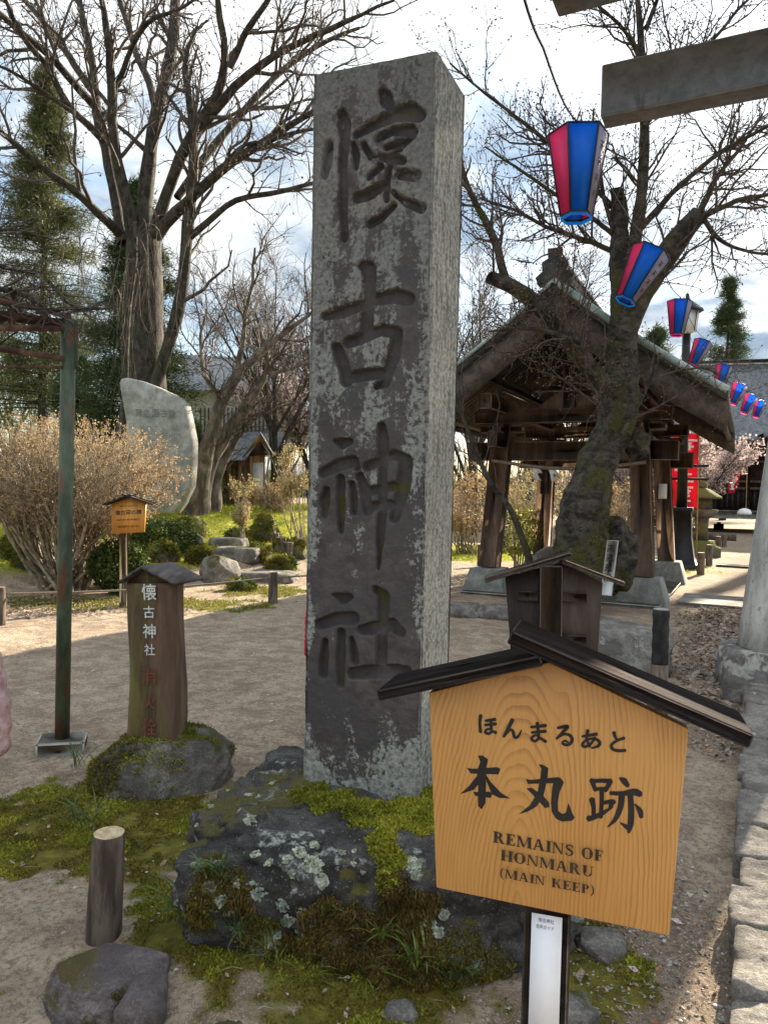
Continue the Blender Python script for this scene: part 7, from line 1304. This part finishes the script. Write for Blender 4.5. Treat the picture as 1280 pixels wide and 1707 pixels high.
pa = bare_proto('bare_tree', 'x', 7.0, 421)
for i, (u, d, sc, lb) in enumerate(((455, 26, 1.15, 'slender bare tree between the maple and the pillar'), (520, 33, 1.3, 'bare tree half hidden behind the pillar'), (300, 60, 1.5, 'bare tree far behind the white building'), (790, 30, 1.5, 'bare tree behind the pavilion roof left side'), (700, 40, 1.7, 'bare tree directly behind the pillar'), (880, 42, 1.6, 'bare tree behind the pavilion ridge'), (960, 55, 1.8, 'far bare tree behind the cherry'), (20, 38, 1.4, 'bare tree far behind the pines'), (600, 55, 1.9, 'far bare tree hidden by the pillar'), (1050, 48, 1.5, 'bare tree behind the cherry trunk right side'), (1120, 60, 1.3, 'far bare tree left of the hall roof'), (470, 60, 2.0, 'farthest bare tree above the white building'))):
    p = at(u, 840, d); p[2] = hz(p[0], d) if d < 60 else 0; place(pa, p, i * 1.3, sc, lb, i == 0)
pbm = bare_proto('blossom_tree', 'x', 4.2, 431, 'bark', 'twig', 'petal')
for i, (u, d, sc, lb) in enumerate(((1165, 27, .95, 'pale blossoming tree behind the red banner'), (1085, 31, 1.0, 'blossoming tree seen between the pavilion columns'), (515, 30, 1.25, 'pink blossoming tree just left of the pillar'))):
    p = at(u, 840, d); p[2] = hz(p[0], d) if u < 600 else 0; o = place(pbm, p, i * 2.1, sc, lb, i == 0); o['group'] = 'blossoming trees'
# vines on the trellis
vn_ = [limb([(u0, v0, w), ((u0 + u1) / 2, (v0 + v1) / 2 + dv, w * .8), (u1, v1, w * .4)], 4.2, of, 14) for (u0, v0, u1, v1, dv, w, of) in ((-40, 470, 110, 530, -10, 9, .1), (-30, 430, 60, 455, 8, 8, 0), (60, 520, 175, 515, -4, 9, .1), (100, 525, 190, 495, 5, 5, .2), (-40, 500, 130, 515, 6, 6, -.2), (20, 480, 25, 520, 0, 8, .1), (-20, 560, 60, 470, 5, 5, .3), (80, 470, 140, 520, 6, 6, .2), (-40, 390, 90, 400, -15, 6, .3), (-60, 610, 40, 545, 0, 4, 0))]
Pv, Rv = S(vn_); vine = empty('wisteria_vine', A(bot_[0], bot_[1] - .1, 2.55), 'gnarled leafless vine lying over the rusty trellis', 'vine'); V, F = tubes_mesh([(Pv, Rv, 7)]); V = knotty(V, .012, 9, 3); part('stems', mesh_np('stems', V, [F]), M['bark'], vine, True); a1, b1 = spawn(Pv, Rv, 90, .1, 1, (20, 70), (.15, .5), .008, 6, .05, .25, 441, rmin=.003); a2, b2_ = spawn(a1, b1, 160, .1, 1, (20, 70), (.08, .25), .004, 4, .0, .25, 442, rmin=.002); V, F = tubes_mesh([(a1, b1, 4), (a2, b2_, 3)]); part('twigs', mesh_np('twigs', V, [F]), M['twig'], vine)
# far wood closing the view
r_ = np.random.default_rng(450); n = 900; x = r_.uniform(-75, 75, n); y = 75 + .004 * x * x + r_.normal(size=n) * 5; hh = r_.uniform(3, 8.5, n); st = np.stack([np.stack([np.stack([x + r_.normal(size=n) * .4 * t, y, hh * t], 1) for t in (0, .5, 1)], 1)], 0)[0]; rr = np.stack([np.full(n, .12), np.full(n, .08), np.full(n, .02)], 1); q1, s1 = spawn(st, rr, 2600, .25, 1, (15, 60), (1, 3), .04, 4, .3, .2, 451, rmin=.02); V, F = tubes_mesh([(st, rr, 4), (q1, s1, 3)]); o = part('distant_wood', mesh_np('distant_wood', V, [F]), M['twig'], None); tag(o, 'brownish bare wood closing the view behind the garden', 'wood', kind='stuff')
n = 9000; C = np.stack([r_.uniform(-80, 80, n), 82 + r_.normal(size=n) * 4, r_.uniform(0, 3.4, n) ** 1.0], 1); V, F = leaves(C, .9, 452); o = part('distant_hedge', mesh_np('distant_hedge', V, [F]), M['needle2'], None); tag(o, 'dark green hedge mass on the horizon', 'hedge', kind='stuff')
M['grass2'] = leafmat('bright_grass_leaf', (.08, .13, .02), (.22, .27, .06), 8, .25, .5)
# ---------------------------------------------------------------- long grass tufts
def tuft(loc, n, ln, label, seed, lean=(0, 0), wid=.0035, mat='liriope', spread=.03):
    r = np.random.default_rng(seed); loc = np.asarray(loc, float); K = 7; s = np.linspace(0, 1, K); a = r.uniform(0, 2 * math.pi, n); le = ln * r.uniform(.55, 1.15, n); out = r.uniform(.35, .95, n); d = np.stack([np.cos(a) + lean[0], np.sin(a) + lean[1], 0 * a], 1); d /= np.linalg.norm(d, axis=1, keepdims=True) + 1e-9
    b = loc + np.stack([r.normal(size=n) * spread, r.normal(size=n) * spread * .8, 0 * a], 1); P = b[:, None] + le[:, None, None] * (d[:, None] * (out[:, None] * s[None] ** 1.3)[:, :, None] + UP * ((1 - .35 * out)[:, None] * s[None] * (1 - .62 * out[:, None] * s[None] ** 1.6))[:, :, None]); sd = np.cross(d, UP); w = (wid * r.uniform(.7, 1.3, n))[:, None] * np.sin(np.pi * np.clip(s * .88 + .12, 0, 1))[None]
    V = np.stack([P - sd[:, None] * w[:, :, None], P + sd[:, None] * w[:, :, None]], 2).reshape(-1, 3); b0 = np.arange(n)[:, None] * 2 * K; k = np.arange(K - 1)[None] * 2; i = b0 + k; F = np.stack([i, i + 1, i + 3, i + 2], -1).reshape(-1, 4); o = part('grass_tuft', mesh_np('grass_tuft', V, [F]), M[mat], None, True); return tag(o, label, 'grass', 'tufts of long grass')
p = g3(325, 1548); tuft(p + A(.0, 0, .03), 34, .26, 'dark long grass tuft at the left foot of the pillar boulder', 501, (-.5, -.2)); p = g3(145, 1372); tuft(p, 22, .21, 'long grass tuft in front of the marker stone', 502, (-.3, -.2)); p = g3(135, 1295); tuft(p + UP * .06, 18, .22, 'long grass tuft at the left side of the marker stone', 503, (-.6, 0))
for i, (u, v, n, ln, lb) in enumerate(((600, 1640, 30, .22, 'bright grass tuft low on the boulder, left of the sign'), (515, 1640, 26, .21, 'bright grass tuft lowest on the boulder front'), (640, 1560, 18, .15, 'small grass tuft in the middle of the boulder front'), (360, 1455, 20, .13, 'small grass tuft on the left flank of the boulder'), (690, 1605, 22, .17, 'grass tuft on the boulder close to the sign board'), (545, 1520, 10, .09, 'tiny grass tuft under the pale lichen'), (750, 1625, 18, .15, 'grass tuft on the boulder at the sign board corner'), (455, 1600, 18, .16, 'dark grass tuft at the boulder foot left of centre'), (400, 1550, 24, .17, 'dark grass tuft on the lower left of the boulder'))):
    h, nn = hit(bb, u, v)
    if h is None: h = g3(u, v)
    tuft(h + A(0, -.01, 0), n, ln, lb, 510 + i, (-.4, -.5), .0032, 'liriope' if i in (3, 6, 8) else 'grass2', .015)
# ---------------------------------------------------------------- people
def skin(name, pts, edges, mat, parent, root=0, sub=2, thick=None):
    """one continuous surface grown along a joint skeleton: pts = (x, y, z, rx, ry)"""
    me = bpy.data.meshes.new(name); me.from_pydata([p[:3] for p in pts], edges, []); o = bpy.data.objects.new(name, me); COL.objects.link(o); me.materials.append(mat); sk = o.modifiers.new('skin', 'SKIN'); sk.use_smooth_shade = True; sk.branch_smoothing = .6
    if not me.skin_vertices: me.skin_vertices.new() if hasattr(me.skin_vertices, 'new') else None
    if not len(me.skin_vertices):
        bm = bmesh.new(); bm.from_mesh(me); bm.verts.layers.skin.verify(); bm.to_mesh(me); bm.free()
    for i, p in enumerate(pts): sv_ = me.skin_vertices[0].data[i]; sv_.radius = (p[3], p[4] if len(p) > 4 else p[3]); sv_.use_root = (i == root)
    ss = o.modifiers.new('round', 'SUBSURF'); ss.levels = sub; ss.render_levels = sub
    o.parent = parent; o.matrix_parent_inverse = world_of(parent).inverted(); return o
M['skin'] = pm('skin', (.50, .30, .21), (.58, .37, .27), 20, .5, .1, .001); M['pink_coat'] = pm('pink_quilted_cloth', (.46, .28, .28), (.66, .46, .45), 16, .5, 1.0, .02); M['red_coat'] = pm('red_cloth_coat', (.42, .008, .03), (.58, .015, .05), 9, .7, .3, .006); M['dark_cloth'] = pm('dark_trousers', (.02, .022, .03), (.04, .042, .05), 20, .8, .2, .003); M['hair'] = pm('black_hair', (.012, .010, .009), (.03, .025, .02), 60, .5, .6, .004, stretch=(1, 1, .1)); M['shoe'] = pm('grey_shoe', (.18, .17, .18), (.32, .30, .31), 20, .6, .1)
def person(x, y, H, label, coat, face, arm_out, hem, seed):
    """standing figure, height H, facing angle face (0 = away from the camera), arms hanging; arm_out spreads the arms"""
    k = H / 1.62; z0 = hz(x, y); root = empty('person', A(x, y, z0), label, 'person', None, 0); c, s = math.cos(face), math.sin(face)
    T = lambda px, py, pz, r1, r2=None: (x + (px * c - py * s) * k, y + (px * s + py * c) * k, z0 + pz * k, r1 * k, (r2 or r1) * k)
    ax = arm_out; B = [T(0, 0, .90, .13, .10), T(0, 0, 1.08, .125, .09), T(0, 0, 1.26, .15, .10), T(0, 0, 1.36, .07, .06), T(0, .01, 1.42, .05), T(0, .02, 1.50, .07, .085), T(0, .02, 1.57, .055, .065)]; E = [(0, 1), (1, 2), (2, 3), (3, 4), (4, 5), (5, 6)]
    for sg in (1, -1):
        n = len(B); B += [T(sg * .15, 0, 1.31, .052), T(sg * (.19 + ax * .5), .01, 1.04, .04), T(sg * (.20 + ax), -.02, .82, .026), T(sg * (.20 + ax), -.02, .74, .036, .018)]; E += [(2, n), (n, n + 1), (n + 1, n + 2), (n + 2, n + 3)]
        m = len(B); B += [T(sg * .09, 0, .84, .085), T(sg * .10, .01, .47, .055), T(sg * .10, -.01, .09, .038), T(sg * .11, .09, .035, .035)]; E += [(0, m), (m, m + 1), (m + 1, m + 2), (m + 2, m + 3)]
        h = n + 3
        for j, (dx, dy, L, r) in enumerate(((0, .032, .075, .0085), (0, .011, .085, .009), (0, -.010, .08, .0085), (0, -.030, .062, .0075))):
            q = len(B); B += [T(sg * (.198 + ax), -.02 + dy * .9, .71, .0095), T(sg * (.196 + ax), -.02 + dy, .70 - L * .55, r), T(sg * (.186 + ax), -.018 + dy, .70 - L, r * .85)]; E += [(h, q), (q, q + 1), (q + 1, q + 2)]
        q = len(B); B += [T(sg * (.195 + ax), .022, .755, .011), T(sg * (.19 + ax), .045, .72, .0095), T(sg * (.188 + ax), .05, .69, .008)]; E += [(h, q), (q, q + 1), (q + 1, q + 2)]
    skin('body', B, E, M['skin'], root, 0, 2)
    J = [T(0, 0, 1.00, .165, .125), T(0, 0, 1.14, .16, .12), T(0, 0, 1.28, .17, .12), T(0, 0, 1.385, .09, .08), T(0, 0, hem, .19, .14)]; JE = [(0, 1), (1, 2), (2, 3), (0, 4)]
    for sg in (1, -1): n = len(J); J += [T(sg * .16, 0, 1.31, .078), T(sg * (.170 + ax * .2), .01, 1.16, .068), *[T(sg * (.178 + ax * min(1, .35 + .11 * t) + .02 * t / 11), .01 - .003 * t, 1.115 - .028 * t, (.052 if t % 2 else .070)) for t in range(11)], T(sg * (.20 + ax), -.02, .80, .036)]; JE += [(2, n)] + [(n + t, n + t + 1) for t in range(13 - 0)]
    skin('coat', J, JE, M[coat], root, 0, 2)
    Q = [T(0, 0, .93, .15, .115)]; QE = []
    for sg in (1, -1): n = len(Q); Q += [T(sg * .09, 0, .82, .10), T(sg * .10, .01, .48, .075), T(sg * .10, -.01, .10, .062)]; QE += [(0, n), (n, n + 1), (n + 1, n + 2)]
    skin('trousers', Q, QE, M['dark_cloth'], root, 0, 2)
    for sg in (1, -1): skin('shoe', [T(sg * .105, -.03, .05, .045, .05), T(sg * .11, .07, .038, .045, .038), T(sg * .115, .15, .03, .036, .028)], [(0, 1), (1, 2)], M['shoe'], root, 0, 2)
    hc = np.array(T(0, .02, 1.535, 1)[:3]); V, F = rock_arrays((0, 0, 0), (.088 * k, .105 * k, .105 * k), seed=seed, sub=4, box=2.2, rough=.03); V[:, 1] -= .012 * k; keep = V[:, 2] > -.02 * k - .09 * k * (V[:, 1] < .01 * k); V[~keep] *= .82; Rz = np.array([[c, -s, 0], [s, c, 0], [0, 0, 1]]); part('hair', mesh_np('hair', V @ Rz.T + hc, [F]), M['hair'], root, True)
    for sg in (1, -1): e = hc + Rz @ A(sg * .032 * k, .092 * k, -.005 * k); V, F = rock_arrays(e, (.012 * k, .008 * k, .006 * k), sub=2, rough=0); part('eye', mesh_np('eye', V, [F]), M['black_paint'], root, True); e = hc + Rz @ A(sg * .082 * k, .005 * k, -.02 * k); V, F = rock_arrays(e, (.012 * k, .02 * k, .03 * k), sub=2, rough=0); part('ear', mesh_np('ear', V, [F]), M['skin'], root, True)
    e = hc + Rz @ A(0, .10 * k, -.035 * k); V, F = rock_arrays(e, (.012 * k, .022 * k, .022 * k), sub=2, rough=0); part('nose', mesh_np('nose', V, [F]), M['skin'], root, True); e = hc + Rz @ A(0, .088 * k, -.068 * k); V, F = rock_arrays(e, (.024 * k, .008 * k, .006 * k), sub=2, rough=0); part('mouth', mesh_np('mouth', V, [F]), M['red_coat'], root, True)
person(-1.305, 2.02, 1.62, 'person in a pink jacket cut off by the left edge', 'pink_coat', 0.0, .058, .84, 601)
person(-.335, 4.70, 1.06, 'person in a red coat hidden behind the stone pillar', 'red_coat', .5, .0, .80, 602)
